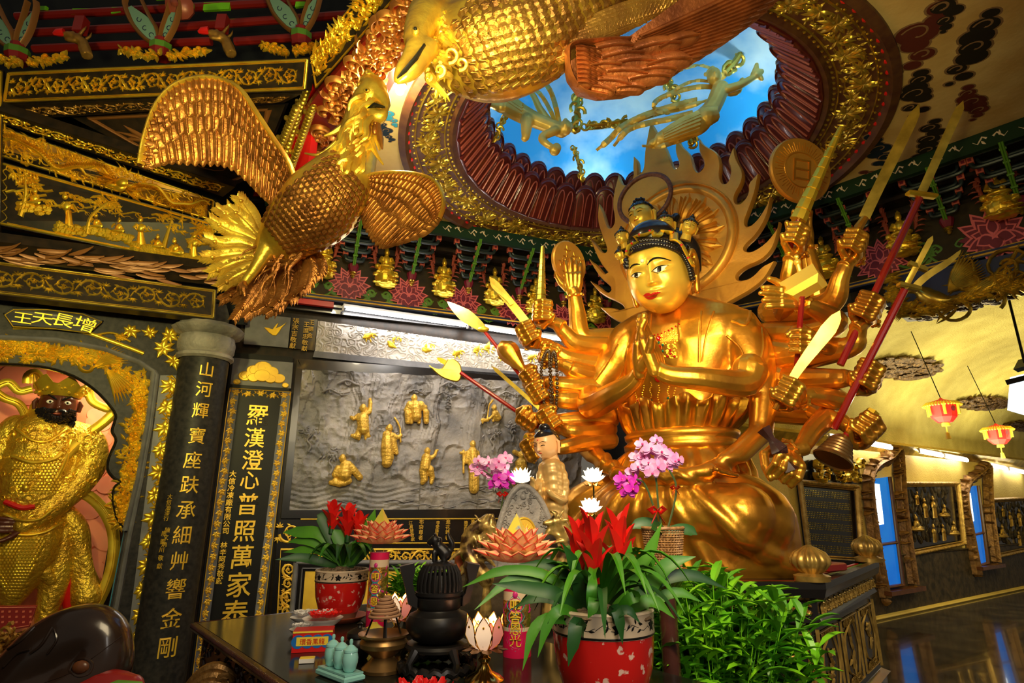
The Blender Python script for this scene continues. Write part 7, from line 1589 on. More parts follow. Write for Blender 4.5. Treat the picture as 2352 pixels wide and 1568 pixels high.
for i in range(5):
 def pt(k,o_,z):x,y=ap[k];q=hypot(x,y);return aw(x*(1+o_/q),y*(1+o_/q),z)
 q=Qd(pt(i,-.045,.925),pt(i+1,-.045,.925),pt(i+1,-.045,.995),pt(i,-.045,.995));q.N=(q.a+q.b)/2-aw(0,0,q.a.z);q.N.z=0;q.N.normalize();scroll(b,q,.05,.0,q.L-.05,q.H,i,.02,.02)
 q=Qd(pt(i,-.095,.36),pt(i+1,-.095,.36),pt(i+1,-.095,.84),pt(i,-.095,.84));N0=(q.a+q.b)/2-aw(0,0,q.a.z);N0.z=0;N0.normalize();q.N=N0;m_=max(1,int(q.L/.42))
 for k in range(m_):
  u0,u1=q.L*k/m_+.05,q.L*(k+1)/m_-.05;frame_lines(b,q,u0,.03,u1,q.H-.03,.014,.012)
  b.ridge([(u0+(u1-u0)*(.5+.42*cos(t)),q.H*(.5+.36*sin(t)+.04*sin(4*t)))for t in np.linspace(0,2*pi,30)],.012,q,.012)
  for s in(-1,1):
   for v_ in(.12,.88):scroll(b,q,(u0+u1)/2-.15,q.H*v_-.03,(u0+u1)/2+.15,q.H*v_+.03,k+i,.012,.012)
  for j in range(10):b.leaf(((u0+u1)/2+rnd(-.05,.05),q.H/2+rnd(-.1,.1)),rnd(0,6),.08,.03,q,.015)
 for s_ in(.03,q.L-.03):b.ridge([(s_,0),(s_,q.H)],.018,q,.02)
obj('gilt_carving',b,'gilt_dark2',al,True)
b=M()
for i,(mi,z,o_)in enumerate(((0,1.122,.0),)):pass
def strip(k0,k1,o0,o1,z,mt,nm):
 b=M();A=[pt(k,o0,z)for k in range(k0,k1+1)];B2=[pt(k,o1,z)for k in range(k0,k1+1)]
 for k in range(len(A)-1):b.hull8([A[k],A[k+1],B2[k+1],B2[k]],[p-V(0,0,.01)for p in(A[k],A[k+1],B2[k+1],B2[k])])
 obj(nm,b,mt,al,False)
strip(0,5,-.10,-.14,1.105,'leafgreen','green_edge');strip(0,5,-.16,-.20,1.107,'red','red_edge')
def finial(x,y,Y,label):
 c=at(x,y,Y);c.z=AZ;t=thing('lotus_finial',c,label,'ornament','carved bud finials on the altar rim');b=M()
 b.lathe([(.0,0),(.10,0),(.105,.03),(.06,.045),(.085,.065),(.112,.10),(.112,.13),(.09,.165),(.045,.19),(.015,.205),(0,.207)],c,112,fn=lambda a,z:1+(.05*sin(a*14)if z>.06 else 0));obj('bud',b,'gilt_dark2',t,True);return t
c1=pt(1,-.06,AZ);c2=pt(0,-.06,AZ);t=finial(1855,1310,c1.y,'ribbed golden bud finial at the near corner of the altar rim');t.location=c1;t2=finial(1990,1290,c2.y,'darker ribbed bud finial at the far right corner of the altar rim');t2.location=c2
b=M();p=atz(1905,1312,1.13);b.box(p+V(0,0,.03),(.22,.14,.06),V(.8,.5,0),V(-.5,.8,0),bev=.01);solo('red_box',b,'darkred','small dark red box on the altar corner between the two bud finials','box')
# ================= offering table =================
TZ=.95;TA=V(-1.70,3.44,TZ);d1=V(.63,-.776,0).normalized();d2=V(.776,.63,0).normalized();TWd,TLn=1.15,2.5
tb=thing('offering_table',TA*1,'long glossy black offering table with carved beaded edge in the foreground','table')
def tp(u,v,z=0.0):return TA+d1*u+d2*v+V(0,0,z)
b=M();b.box(tp(TLn/2,TWd/2,-.02),(TLn,TWd,.04),d1,d2);obj('tabletop',b,'blackmarble',tb,False)
b=M();b.tube([tp(-.01,-.01,-.02),tp(TLn,-.01,-.02)],.022,8);b.tube([tp(-.01,-.01,-.02),tp(-.01,TWd,-.02)],.022,8)
for k in range(150):b.ell(tp(k*TLn/150,-.028,-.012),(.009,.009,.012),6)
obj('beaded_edge',b,'wood_dark',tb,True)
b=M();b.box(tp(TLn/2,.05,-.16),(TLn-.06,.04,.24),d1,d2);b.box(tp(.05,TWd/2,-.16),(.04,TWd-.06,.24),d1,d2);b.tube([tp(.03,.03,-.30),tp(TLn,.03,-.30)],.03,8)
b.box(tp(TLn/2,.10,-.6),(TLn-.1,.04,.70),d1,d2);b.box(tp(.10,TWd/2,-.6),(.04,TWd-.1,.70),d1,d2);obj('apron',b,'wood_dark',tb,False)
q=Qd(tp(TLn-.05,.029,-.26),tp(.05,.029,-.26),tp(.05,.029,-.06),tp(TLn-.05,.029,-.06));q.N=-d2;b=M();rg=random.Random(6)
for k in range(260):b.leaf((rg.uniform(0,q.L),rg.uniform(.01,q.H-.01)),rg.uniform(0,6.3),.06,.02,q,.012,0,1)
obj('apron_carving',b,'wood_dark',tb,True)
q.a,q.b,q.c,q.d=tp(.1,.02,-.26),tp(TLn-.05,.02,-.26),tp(TLn-.05,.02,-.06),tp(.1,.02,-.06);q.L=TLn-.15
mb=text(q,'佛光普照',q.L*.30,q.H*.5,.12,.006);
b=M();c=atz(500,1540,.70);rg=random.Random(3)
for k in range(3):
 fr=Fr(at(490,1545,2.9),(1,.1,0),(0,-.2,1));kk=pxm(fr.O);b.tube([fr.p(kk*(-60+130*s),kk*(-30+42*sin(s*pi)-k*14),.02*k)for s in np.linspace(0,1,12)],[kk*r for r in(6,9,11,12,13,13,13,12,11,9,7,4)],8)
 b.tube([fr.p(kk*(30+20*(1-.06*i)*cos(i*.55+k)),kk*(-10-8*k+18*(1-.06*i)*sin(i*.55+k)),.04)for i in range(14)],[kk*6*(1-.05*i)for i in range(14)],6)
solo('carved_scroll_leg',b,'bronze2','brown and gold carved scroll rising beside the table corner at the bottom edge','ornament')
# ---------- pots and plants ----------
def pot(t,c,R,H,ring=True):
 b=M();b.lathe([(0,0),(R*.62,0),(R*.66,H*.10),(R*.70,H*.14)],c,40);obj('pot_foot',b,'clay',t);b=M();b.lathe([(R*.68,H*.13),(R*.80,H*.22),(R*.93,H*.45),(R*.98,H*.68),(R*.985,H*.76)],c,48);obj('red_glaze',b,'pot_red',t)
 b=M();b.lathe([(R*.99,H*.76),(R*1.0,H*.80),(R*1.0,H*.96),(R*1.02,H*.98),(R*1.0,H),(R*.93,H),(R*.92,H*.88)],c,48);o=obj('rim_band',b,'cream',t);rb=M();rg=random.Random(5)
 class CF_:
  def p(s,u,v,w=0.0):a=u/R;return c+V(cos(a)*(R*1.0+w),sin(a)*(R*1.0+w),v)
 cf_=CF_()
 for k in range(22):
  u=-pi*R+2*pi*R*k/22;v=H*.87
  if k%3==0:
   for j in range(5):rb.leaf((u,v),j*1.257+.3,R*.13,R*.09,cf_,.0015,.0)
  else:
   for j in range(3):rb.leaf((u+rg.uniform(-.03,.03)*R*3,v+rg.uniform(-.04,.04)*H),rg.uniform(0,6),R*.12,R*.045,cf_,.0012,0)
  rb.ridge([(u-R*.14,v-.02*H),(u,v+.03*H*(1 if k%2 else-1)),(u+R*.14,v)],R*.012,cf_,.001)
 rb.ridge([(2*pi*R*k/60,H*.775)for k in range(61)],H*.02,cf_,.0015);obj('painted_flowers',rb,'black',o,True)
 b=M();rg=random.Random(3)
 for k in range(90):a=rg.uniform(0,6.3);r=R*.9*sqrt(rg.random());b.ell(c+V(cos(a)*r,sin(a)*r,H*.90+rg.uniform(0,.012)+(.03*(1-r/R))),(R*rg.uniform(.08,.2),R*rg.uniform(.08,.2),R*.06),6)
 obj('moss',b,'soil',t)
def arch_leaf(b,base,az,L,rise,droop,wd,seed,tw=0.0):
 rg=random.Random(seed);d=V(cos(az),sin(az),0);P=[]
 for i in range(11):s=i/10;P.append(base+d*(L*(s**1.05))+V(0,0,rise*sin(s*pi*.62)*1.1-droop*s**2.4)+V(-sin(az),cos(az),0)*tw*s*s)
 b.blade(P,[wd*q for q in(.45,.7,.85,.95,1,1,.98,.9,.72,.42,.03)],.30)
def pleaf(b,pts,w):
 P=[at(*p)for p in spline(pts,4)];n=len(P);view=((P[n//2])-V(0,0,CZ)).normalized();W_=[w*pxm(P[0])*(.45+.6*sin(pi*min(1,.12+i/(n-1)*.80)))*(1 if i<n-3 else(.7,.42,.04)[i-(n-3)])for i in range(n)];b.blade(P,W_,.22,up=-view+V(0,0,.25))
def bract(b,b2,c,h,w,seed):
 rg=random.Random(seed)
 for k in range(11):
  lvl=k/10;az=k*2.4+seed;out=w*(.35+.35*(1-lvl));z0=h*(.12+.48*lvl);L=h*.42;d=V(cos(az),sin(az),0);P=[c+V(0,0,z0)+d*w*.10]
  for s in(.3,.6,.85,1):P.append(c+V(0,0,z0+L*s*(1-.12*s))+d*(w*.12+out*s**1.5))
  b.blade(P,[w*.42,w*.50,w*.46,w*.28,w*.02],.5,up=-d+V(0,0,.2))
 b2.tube([c,c+V(0,0,h*.5)],[w*.16,w*.13],8)
def potplant(c,R,H,label,leaves,brs,seed,name='bromeliad_plant',extra=None):
 t=thing(name,c,label,'plant','red bromeliads in red pots');pot(t,c,R,H);rg=random.Random(seed);top=c+V(0,0,H*.95);b=M();b2=M()
 for i in range(leaves):
  az=i*2.39996+rg.uniform(-.2,.2);lv=i/leaves;arch_leaf(b if i%3 else b2,top+V(cos(az),sin(az),0)*R*.08+V(0,0,R*.5*lv),az,R*rg.uniform(1.5,2.3)*(1.15-.45*lv),R*(.7+1.2*lv),R*(1.05-.6*lv)*rg.uniform(.5,1.3),R*.30,i+seed)
 if extra:
  for k,(pts,w)in enumerate(extra):pleaf(b if k%3 else b2,pts,w)
 obj('leaves',b,'leaf',t,True);obj('dark_leaves',b2,'leaf_dark',t,True);b=M();b2=M()
 for k,(dx,dy,dz,h,w)in enumerate(brs):bract(b,b2,top+V(dx,dy,dz),h,w,k*3+seed)
 obj('red_bracts',b,'bract',t,True);obj('flower_stalks',b2,'leaf_dark',t,True);return t
c=atz(778,1420,TZ+.012);k_=pxm(c);R1=60*k_
b=M();b.lathe([(0,0),(R1*.8,0),(R1*1.05,.025),(R1*1.08,.03),(R1*1.0,.03),(R1*.8,.012),(0,.012)],V(c.x,c.y,TZ+.001),40);solo('plant_saucer',b,'terracotta','orange-red saucer under the smaller bromeliad pot','saucer',loc=V(c.x,c.y,TZ))
ex=[([(790,1300,c.y),(740,1290,c.y),(690,1280,c.y-.05),(632,1285,c.y-.1)],20),([(790,1295,c.y),(735,1265,c.y),(700,1262,c.y),(650,1268,c.y)],18),([(790,1300,c.y),(740,1230,c.y),(690,1222,c.y),(650,1222,c.y)],26),([(795,1300,c.y),(760,1230,c.y),(740,1190,c.y),(728,1182,c.y)],28),([(800,1300,c.y),(830,1250,c.y),(850,1205,c.y),(862,1168,c.y)],26),([(795,1300,c.y),(740,1255,c.y),(700,1240,c.y),(660,1245,c.y)],22),([(800,1300,c.y),(830,1270,c.y),(845,1240,c.y),(850,1222,c.y)],26),([(800,1305,c.y),(790,1260,c.y),(775,1230,c.y),(765,1215,c.y)],30),([(805,1300,c.y),(812,1270,c.y),(822,1250,c.y),(842,1260,c.y)],24)]
t=thing('bromeliad_plant',c,'smaller red-flowered bromeliad in red pot at the left of the table','plant','red bromeliads in red pots');pot(t,c,R1,.255)
b=M();b2=M();tp_=c+V(0,0,.25)
for k,(pts,w)in enumerate(ex):pleaf(b if k%3 else b2,pts,w)
for i in range(14):az=i*2.4;arch_leaf(b if i%2 else b2,tp_,az,R1*1.3,R1*1.2,R1*.8,R1*.3,i)
obj('leaves',b,'leaf',t,True);obj('dark_leaves',b2,'leaf_dark',t,True);b=M();b2=M()
for k,(x,y,h,w)in enumerate([(760,1225,82,60),(797,1245,95,66),(822,1255,86,62)]):bs=at(x,y,c.y);bract(b,b2,bs,h*k_,w*k_*.62,k*3)
obj('red_bracts',b,'bract',t,True);obj('flower_stalks',b2,'leaf_dark',t,True)
c=V(.285,2.0,TZ);k_=.00142;R2=.158;t=thing('bromeliad_plant',c,'largest red bromeliad in red and white flowered pot, front centre','plant','red bromeliads in red pots');pot(t,c,R2,.30)
Yc=2.0;b=M();b2=M()
EX=[([(1380,1455,Yc),(1340,1400,Yc-.05),(1320,1300,Yc-.1),(1290,1245,Yc-.12)],34),([(1370,1450,Yc),(1260,1350,Yc),(1180,1330,Yc),(1090,1400,Yc-.05)],32),([(1370,1440,Yc),(1270,1330,Yc),(1160,1310,Yc),(1062,1348,Yc)],28),([(1375,1440,Yc),(1290,1370,Yc-.1),(1210,1350,Yc-.1),(1130,1340,Yc-.1)],36),([(1375,1455,Yc),(1290,1420,Yc-.1),(1230,1440,Yc-.12),(1200,1540,Yc-.14)],30),([(1375,1460,Yc),(1300,1400,Yc-.12),(1260,1430,Yc-.14),(1235,1510,Yc-.15)],28),([(1350,1460,Yc-.12),(1325,1430,Yc-.18),(1318,1470,Yc-.2),(1305,1530,Yc-.2)],36),([(1400,1455,Yc),(1440,1350,Yc),(1490,1270,Yc),(1520,1200,Yc)],34),([(1400,1455,Yc),(1470,1380,Yc),(1530,1300,Yc),(1598,1278,Yc)],44),([(1400,1455,Yc),(1490,1350,Yc),(1580,1320,Yc),(1670,1352,Yc)],34),([(1400,1455,Yc),(1470,1400,Yc),(1550,1360,Yc),(1612,1382,Yc)],30),([(1400,1455,Yc),(1450,1400,Yc-.05),(1500,1380,Yc-.05),(1550,1420,Yc-.05)],34),([(1395,1460,Yc-.1),(1410,1400,Yc-.16),(1422,1420,Yc-.18),(1430,1480,Yc-.18)],30),([(1380,1450,Yc-.1),(1362,1400,Yc-.15),(1360,1350,Yc-.16),(1368,1310,Yc-.1)],30),([(1400,1450,Yc),(1420,1380,Yc),(1440,1300,Yc),(1450,1240,Yc)],34),([(1380,1450,Yc+.1),(1330,1360,Yc+.1),(1270,1300,Yc+.1),(1190,1295,Yc+.1)],34),([(1385,1450,Yc+.1),(1400,1380,Yc+.1),(1400,1320,Yc+.1),(1390,1290,Yc+.1)],34),([(1400,1440,Yc+.05),(1460,1350,Yc+.1),(1490,1300,Yc+.1),(1500,1255,Yc+.1)],34),([(1370,1450,Yc),(1310,1390,Yc),(1240,1370,Yc),(1180,1395,Yc)],34),([(1400,1440,Yc-.1),(1440,1380,Yc-.15),(1460,1370,Yc-.15),(1440,1350,Yc-.1)],30),([(1380,1440,Yc-.12),(1365,1380,Yc-.18),(1362,1395,Yc-.2),(1350,1420,Yc-.2)],30),([(1400,1460,Yc-.1),(1405,1420,Yc-.16),(1440,1400,Yc-.18),(1470,1430,Yc-.18)],26)]
for k,(pts,w)in enumerate(EX):pleaf(b if k%3 else b2,pts,w*.80)
for i in range(34):az=i*2.4;arch_leaf(b if i%3 else b2,c+V(0,0,.27),az,R2*(1.1+.35*(i%4)),R2*(.9+.3*(i%3)),R2*.9,R2*.19,i)
obj('leaves',b,'leaf',t,True,);obj('dark_leaves',b2,'leaf_dark',t,True);b=M();b2=M()
for k,(x,y,h,w)in enumerate([(1330,1345,165,92),(1368,1368,190,104),(1428,1350,190,104)]):bs=at(x,y,Yc+(.04 if k!=1 else-.04));bract(b,b2,bs,h*k_*1.02,w*k_*.58,k*3+1);b2.tube([c+V(0,0,.28),bs],.012,6)
obj('red_bracts',b,'bract',t,True);obj('flower_stalks',b2,'leaf_dark',t,True)
def bush(name,label,cx,cy,Y,wpx,hpx,n,mt,lw,ll,seed,potm=None):
 base=at(cx,cy,Y);k_=pxm(base);t=thing(name,base,label,'plant');b=M();b2=M();rg=random.Random(seed)
 for i in range(n):
  x=rg.uniform(-1,1);y=rg.uniform(-.9,.9);hh=hpx*k_*(1-.35*abs(x)**2)*rg.uniform(.55,1.05);p0=base+V(x*wpx*.35*k_,y*wpx*.30*k_,0);top=p0+V(x*wpx*.30*k_,y*.10,hh)
  bb=b if rg.random()<.7 else b2;bb.tube([p0,p0.lerp(top,.5)+V(0,0,.0),top],.0022,5)
  for j in range(6):
   s=.35+.65*j/5;q=p0.lerp(top,s);az=rg.uniform(0,6.3);d=V(cos(az),sin(az)*.8-.25,rg.uniform(.5,1.3)).normalized();L=ll*k_*rg.uniform(.6,1.15);P=[q+d*L*f-V(0,0,L*.35*f*f)for f in(0,.25,.5,.75,1)];bb.blade(P,[lw*k_*f for f in(.25,.9,1,.7,.04)],.3)
 obj('bright_leaves',b,mt,t,True);obj('darker_leaves',b2,'leaf',t,True);return t,base
t,bs=bush('leafy_plant','dense bright green leafy plant in front of the statue altar, bottom right',1640,1650,3.15,350,300,230,'leaf_bright',22,105,4)
b=M();b.lathe([(0,-.35),(.17,-.35),(.22,-.02),(.23,.02),(.20,.02),(.19,-.02),(0,-.02)],bs,24);obj('planter',b,'wood_dark',t)
b=M();b.lathe([(.13,0),(.12,.03),(.05,.05),(.05,bs.z-.40),(.16,bs.z-.37),(.16,bs.z-.352),(0,bs.z-.352)],V(bs.x,bs.y,0),24);solo('plant_stand',b,'wood_dark','dark turned stand carrying the bright green leafy plant','stand',loc=V(bs.x,bs.y,0))
t,bs=bush('grass_plant','small tuft of bright green grass behind the black censer',958,1382,3.45,90,62,60,'leaf_bright',9,62,9)
b=M();b.lathe([(0,bs.z*0+TZ-bs.z+.0),(.07,TZ-bs.z),(.09,.0),(.0,.0)],bs,20);obj('planter',b,'ironblack',t)
# ================= things on the offering table =================
def tz(x,y):return atz(x,y,TZ+.001)
def lath(name,prof,c,mt,label,cat,n=32,group=None):b=M();b.lathe(prof,c,n);return solo(name,b,mt,label,cat,group,loc=c)
c=tz(1003,1540);k_=pxm(c)
t=thing('censer_stand',c,'low carved dark wooden stand under the black censer','stand');b=M();R=74*k_
b.lathe([(0,.08),(R*1.0,.08),(R*1.02,.09),(R*.95,.10),(0,.10)],c,32);obj('top_plate',b,'ironblack',t);b=M();b.tube([c+V(R*1.12*cos(a),R*1.12*sin(a),.02+.006*sin(a*20))for a in np.linspace(0,2*pi,80)],.016,8,cap=False);obj('base_ring',b,'ironblack',t)
for k in range(5):a=k*2*pi/5+.3;b=M();b.tube([c+V(R*1.1*cos(a),R*1.1*sin(a),.01),c+V(R*1.2*cos(a),R*1.2*sin(a),.05),c+V(R*.95*cos(a),R*.95*sin(a),.085)],[.016,.013,.02],8);obj('leg',b,'ironblack',t)
cc=c+V(0,0,.10);
def zs(b):b.v=[(x,y,cc.z+(z-cc.z)*.74)for x,y,z in b.v]
t=thing('black_censer',cc,'black domed incense censer with slotted lid, lion knob and two upswept handles','censer');b=M()
b.lathe([(0,0),(R*.55,.0),(R*.80,.02),(R*1.0,.07),(R*1.02,.10),(R*.92,.135),(R*.70,.15),(R*.66,.16),(R*.72,.175),(R*.74,.215),(R*.70,.22),(R*.76,.23),(R*.76,.245),(R*.68,.25)],cc,48);zs(b);obj('bowl',b,'ironblack',t)
b=M();nb=26
for k in range(nb):
 a=2*pi*k/nb;b.tube([cc+V(R*q*cos(a),R*q*sin(a),z)for q,z in((.67,.248),(.68,.29),(.62,.34),(.50,.375))],.0068,6)
b.lathe([(R*.60,.24),(R*.60,.28),(R*.5,.33),(0,.34)],cc,24);b.lathe([(R*.56,.36),(R*.50,.378),(R*.35,.392),(0,.398)],cc,32);zs(b);lid_=obj('slotted_lid',b,'ironblack',t)
m=M();lk=cc+V(0,0,.293);s=.055
for A in([(.35,0,.45,.50),(.1,0,.75,.46),(-.2,0,1.0,.42)],[(-.45,0,1.4,.40),(-.8,0,1.28,.24)],[(-.1,.2,1.45,.2),(-.1,-.2,1.45,.2)],[(-.15,-.25,1.1,.2),(-.1,.25,1.15,.2)],[(-.4,-.3,0,.16),(-.45,-.25,.6,.18)],[(-.35,.3,0,.16),(-.4,.25,.6,.18)],[(.3,-.3,.0,.2),(.25,-.2,.4,.26)],[(.3,.4,.0,.2),(.25,.3,.4,.26)],[(.7,0,.6,.18),(.85,0,1.1,.22),(.6,0,1.6,.20),(.5,0,1.95,.08)]):limb(m,[(*(lk+V(x*s,y*s,z*s)),r*s)for x,y,z,r in A],8,3)
for sg in(-1,1):m.ell(lk+V(-.4*s,sg*.22*s-.1*s,1.85*s),.11*s,6)
obj('lion_knob',fuse(m,.004,1),'ironblack',lid_)
for sg in(-1,1):b=M();fr=Fr(cc,(sg*.97,.24*sg,0),(0,0,1));P=[(R*.70,.17),(R*.98,.19),(R*1.10,.27),(R*1.30,.375),(R*.86,.39),(R*.80,.36),(R*.88,.30),(R*.78,.235),(R*.70,.22)];b.ext(P,fr,-.032,.032,.004);zs(b);obj('handle',b,'ironblack',t,False)
def tower(x,yb,yt,rp,lotx,loty,lw,pyt,label,seed,Yov=None):
 c=tz(x,yb)if Yov is None else V(*at(x,1300,Yov).xy,TZ);k_=pxm(c+V(0,0,.3));top=atpl(x,yt,c,V(0,-1,0)).z;r=rp*k_;t=thing('offering_tower',c,label,'paper offering','foil towers topped with folded paper lotuses')
 b=M();b.lathe([(0,0),(r*1.02,0),(r*1.02,.10),(r,.10)],c,28);obj('red_base',b,'pinkred',t);b=M();b.lathe([(r,.10),(r,top-TZ-.05)],c,28);obj('foil_tube',b,'foil',t);b=M();b.lathe([(r*1.01,top-TZ-.07),(r*1.01,top-TZ-.035)],c,28);b.lathe([(r*1.01,.095),(r*1.01,.115)],c,28);obj('cream_band',b,'cream',t);b=M();b.lathe([(r*1.0,top-TZ-.035),(r*1.01,top-TZ),(0,top-TZ)],c,28);obj('red_band',b,'pinkred',t)
 class TF:
  a0=-pi/2-.12
  def p(s,u,v,w=0.0):a=s.a0+u/r;return c+V(cos(a)*(r+w),sin(a)*(r+w),v)
 tf=TF();H=top-TZ;mb=M();rg=random.Random(seed);b=M();b2=M()
 for i,ch in enumerate('叩答恩光'):
  v=H*(.70-.155*i);b.ext([(r*.62*cos(t_*pi/8)*(1+.12*cos(t_*pi/2)),v+r*.62*sin(t_*pi/8)*(1+.12*cos(t_*pi/2)))for t_ in range(16)],tf,0,.0012);b2.ext([(r*.50*cos(t_*pi/8),v+r*.50*sin(t_*pi/8))for t_ in range(16)],tf,.0012,.0020);text(tf,ch,0,v,r*.85,.002,mb=mb)
 for q in mb.v:pass
 mb.v=[tuple(Vector(q)+(Vector(q)-V(c.x,c.y,q[2])).normalized()*.002)for q in mb.v]
 obj('medallion',b,'cyanp',t,False);obj('medallion_centre',b2,'magenta',t,False);obj('lettering',mb,'fringe',t,False);b=M();b.ell(tf.p(0,H*.84,.0),(r*.2,r*.1,r*.25),8);
 for k in range(12):b.leaf((rg.choice((-1,1))*rg.uniform(.9,1.5)*r,rg.uniform(.15,H*.85)),rg.uniform(0,6),r*.5,r*.22,tf,.002)
 obj('printed_clouds',b,'magenta',t,True)
 lc=V(c.x,c.y,atpl(x,loty,c,V(0,-1,0)).z);lR=lw*.5*k_;b=M();b2=M()
 for ring,(n,r0,r1,z,tip)in enumerate(((16,.35,1.0,-.05,.12),(15,.30,.90,.04,.30),(13,.25,.72,.14,.46),(10,.18,.50,.24,.58))):
  for k in range(n):
   a=2*pi*(k+.5*(ring%2))/n+seed;d=V(cos(a),sin(a),0);s_=V(-sin(a),cos(a),0);z0=lc+V(0,0,(z-.05)*lR);p0=z0+d*r0*lR;p1=lc+d*r1*lR+V(0,0,(tip+.04)*lR);w=lR*.20;mid=p0.lerp(p1,.5)
   b.add([p0-s_*w*.5,p0+s_*w*.5,mid+s_*w+V(0,0,.02*lR),p1,mid-s_*w+V(0,0,.02*lR),mid+V(0,0,.14*lR),mid-V(0,0,.06*lR)],[(0,1,2,5),(0,5,4),(5,2,3),(4,5,3),(1,0,6),(1,6,2),(0,4,6),(2,6,3),(6,4,3)])
   for sg in(-1,1):b2.tube([mid+s_*w*sg,mid.lerp(p1,.5)+s_*w*sg*.5,p1],[.0012,.003,.001],4)
 obj('paper_lotus',b,'paper',t,False);obj('red_fold_edges',b2,'paper_edge',t);b=M();pz=lc.z+.30*lR;pt_=atpl(x,pyt,c,V(0,-1,0)).z;a=lR*.42;P=[V(c.x+a*cos(q),c.y+a*sin(q),pz)for q in(.5,.5+pi/2,.5+pi,.5+1.5*pi)]+[V(c.x,c.y,pt_)];b.add(P,[(0,1,4),(1,2,4),(2,3,4),(3,0,4),(3,2,1,0)]);obj('foil_pyramid',b,'foil_print',t,False);return t
tower(862,1450,1268,22,888,1240,142,1166,'smaller foil incense tower with paper lotus and printed pyramid, beside the smaller bromeliad',1)
tower(1187,1560,1335,31,1190,1278,205,1178,'nearer foil incense tower with pink paper lotus and yellow pyramid, before the stone arch',2,2.72)
b=M();c=tz(858,1478);rg=random.Random(2)
for k in range(16):a=2*pi*k/16;d=V(cos(a),sin(a),0);s_=V(-sin(a),cos(a),0);b.add([c+V(0,0,.09)+s_*.012,c+V(0,0,.09)-s_*.012,c+d*.11-s_*.03,c+d*.125+V(0,0,.004),c+d*.11+s_*.03,c+d*.06+V(0,0,.055)],[(0,1,5),(1,2,5),(2,3,5),(3,4,5),(4,0,5)])
solo('foil_skirt',b,'foil_print','pleated printed foil paper fan standing behind the incense coil','paper offering',smooth=False)
def lotuslamp(x,yb,yc,rp,label):
 c=tz(x,yb);k_=pxm(c+V(0,0,.15));r=rp*k_;zc=atpl(x,yc,c,V(0,-1,0)).z-TZ;t=thing('lotus_lamp',c,label,'lamp','glass lotus lamps on brass stems');b=M()
 b.lathe([(0,0),(r*1.1,0),(r*1.12,.01),(r*.9,.022),(r*.45,.035),(r*.3,.05),(r*.2,.06),(r*.34,.075),(r*.18,.09),(r*.16,zc*.5),(r*.34,zc*.55),(r*.36,zc*.62),(r*.18,zc*.68),(r*.3,zc*.78),(r*.5,zc*.84),(0,zc*.84)],c,28);obj('brass_stem',b,'brass',t);b=M()
 for k in range(9):a=2*pi*k/9;b.blade([c+V(cos(a)*q*r,sin(a)*q*r,zc*.86+z*r)for q,z in((.2,0),(.7,.02),(1.1,-.05),(1.35,-.02))],[r*.3,r*.6,r*.5,r*.02],.2)
 obj('brass_sepals',b,'bronze',t);b=M();b2=M();b3=M()
 for ring,(n,s)in enumerate(((7,1.0),(7,.82))):
  for k in range(n):
   a=2*pi*(k+.5*ring)/n+.2;d=V(cos(a),sin(a),0);s_=V(-sin(a),cos(a),0);Q=[]
   for(z,o_,w)in((0,.42,.20),(.35,.80,.44),(.8,1.0,.50),(1.25,1.0,.38),(1.55,1.02,.20),(1.8,1.10,.02)):Q.append((c+V(0,0,zc*.86+z*r*s)+d*o_*r*s,w*r*s))
   bb=b if(k+ring)%3 else b2;vs=[]
   for p,w in Q:vs+=[p-s_*w,p+d*w*.15,p+s_*w]
   bb.add(vs,[(i*3+j,i*3+j+1,(i+1)*3+j+1,(i+1)*3+j)for i in range(5)for j in range(2)]);b3.tube([p-s_*w for p,w in Q]+[p+s_*w for p,w in Q[::-1]],.0022,4)
   b3.ell(Q[3][0]+d*.004,.005,6)
 obj('glass_petals',b,'lampglass',t);obj('pink_petals',b2,'lampglass2',t);obj('leading',b3,'brass',t);lamp('POINT',tuple(c+V(0,0,zc+r*.6)),.8,(1,.7,.45),.02);return t
lotuslamp(908,1492,1412,30,'smaller glass lotus lamp beside the foil tower');lotuslamp(1112,1566,1478,40,'larger glass lotus lamp left of the nearer foil tower')
c=tz(878,1540);k_=pxm(c);t=thing('incense_coil_holder',c,'brass bowl on foot carrying a brown cone-shaped incense coil','incense burner');R=58*k_
b=M();b.lathe([(0,0),(R*.8,0),(R*.82,.012),(R*.62,.03),(R*.42,.05),(R*.62,.065),(R*.92,.085),(R*.95,.10),(R*.86,.115),(R*1.02,.125),(R*1.03,.132),(R*.92,.125),(R*.6,.105),(0,.10)],c,40);obj('brass_bowl',b,'bronze',t)
b=M();P=[c+V(R*(.66-.5*s)*cos(s*40),R*(.66-.5*s)*sin(s*40),.185+.075*s)for s in np.linspace(0,1,190)];b.tube(P,.0062,6);obj('incense_coil',b,'coil',t);b=M()
for k in range(3):a=k*2.1+.8;b.tube([c+V(R*.8*cos(a),R*.8*sin(a),.12),c+V(R*.5*cos(a),R*.5*sin(a),.19)],.004,6)
b.tube([c+V(0,0,.1),c+V(0,0,.255)],.0045,6);obj('coil_stand',b,'ironblack',t)
c=tz(822,1512);R=33*pxm(c);t=thing('lidded_jar',c,'small glossy dark lidded jar between celadon cups and incense coil','jar');b=M();b.lathe([(0,0),(R*.6,0),(R*.7,.01),(R*1.0,.04),(R*1.02,.06),(R*.8,.078),(R*.88,.083),(R*.86,.09)],c,28,fn=lambda a,z:1+.03*sin(a*12));obj('jar_body',b,'ironblack',t);b=M();b.lathe([(R*.9,.088),(R*.85,.10),(R*.5,.112),(R*.2,.118),(R*.15,.125),(R*.22,.132),(0,.14)],c,28);obj('lid',b,'ironblack',t)
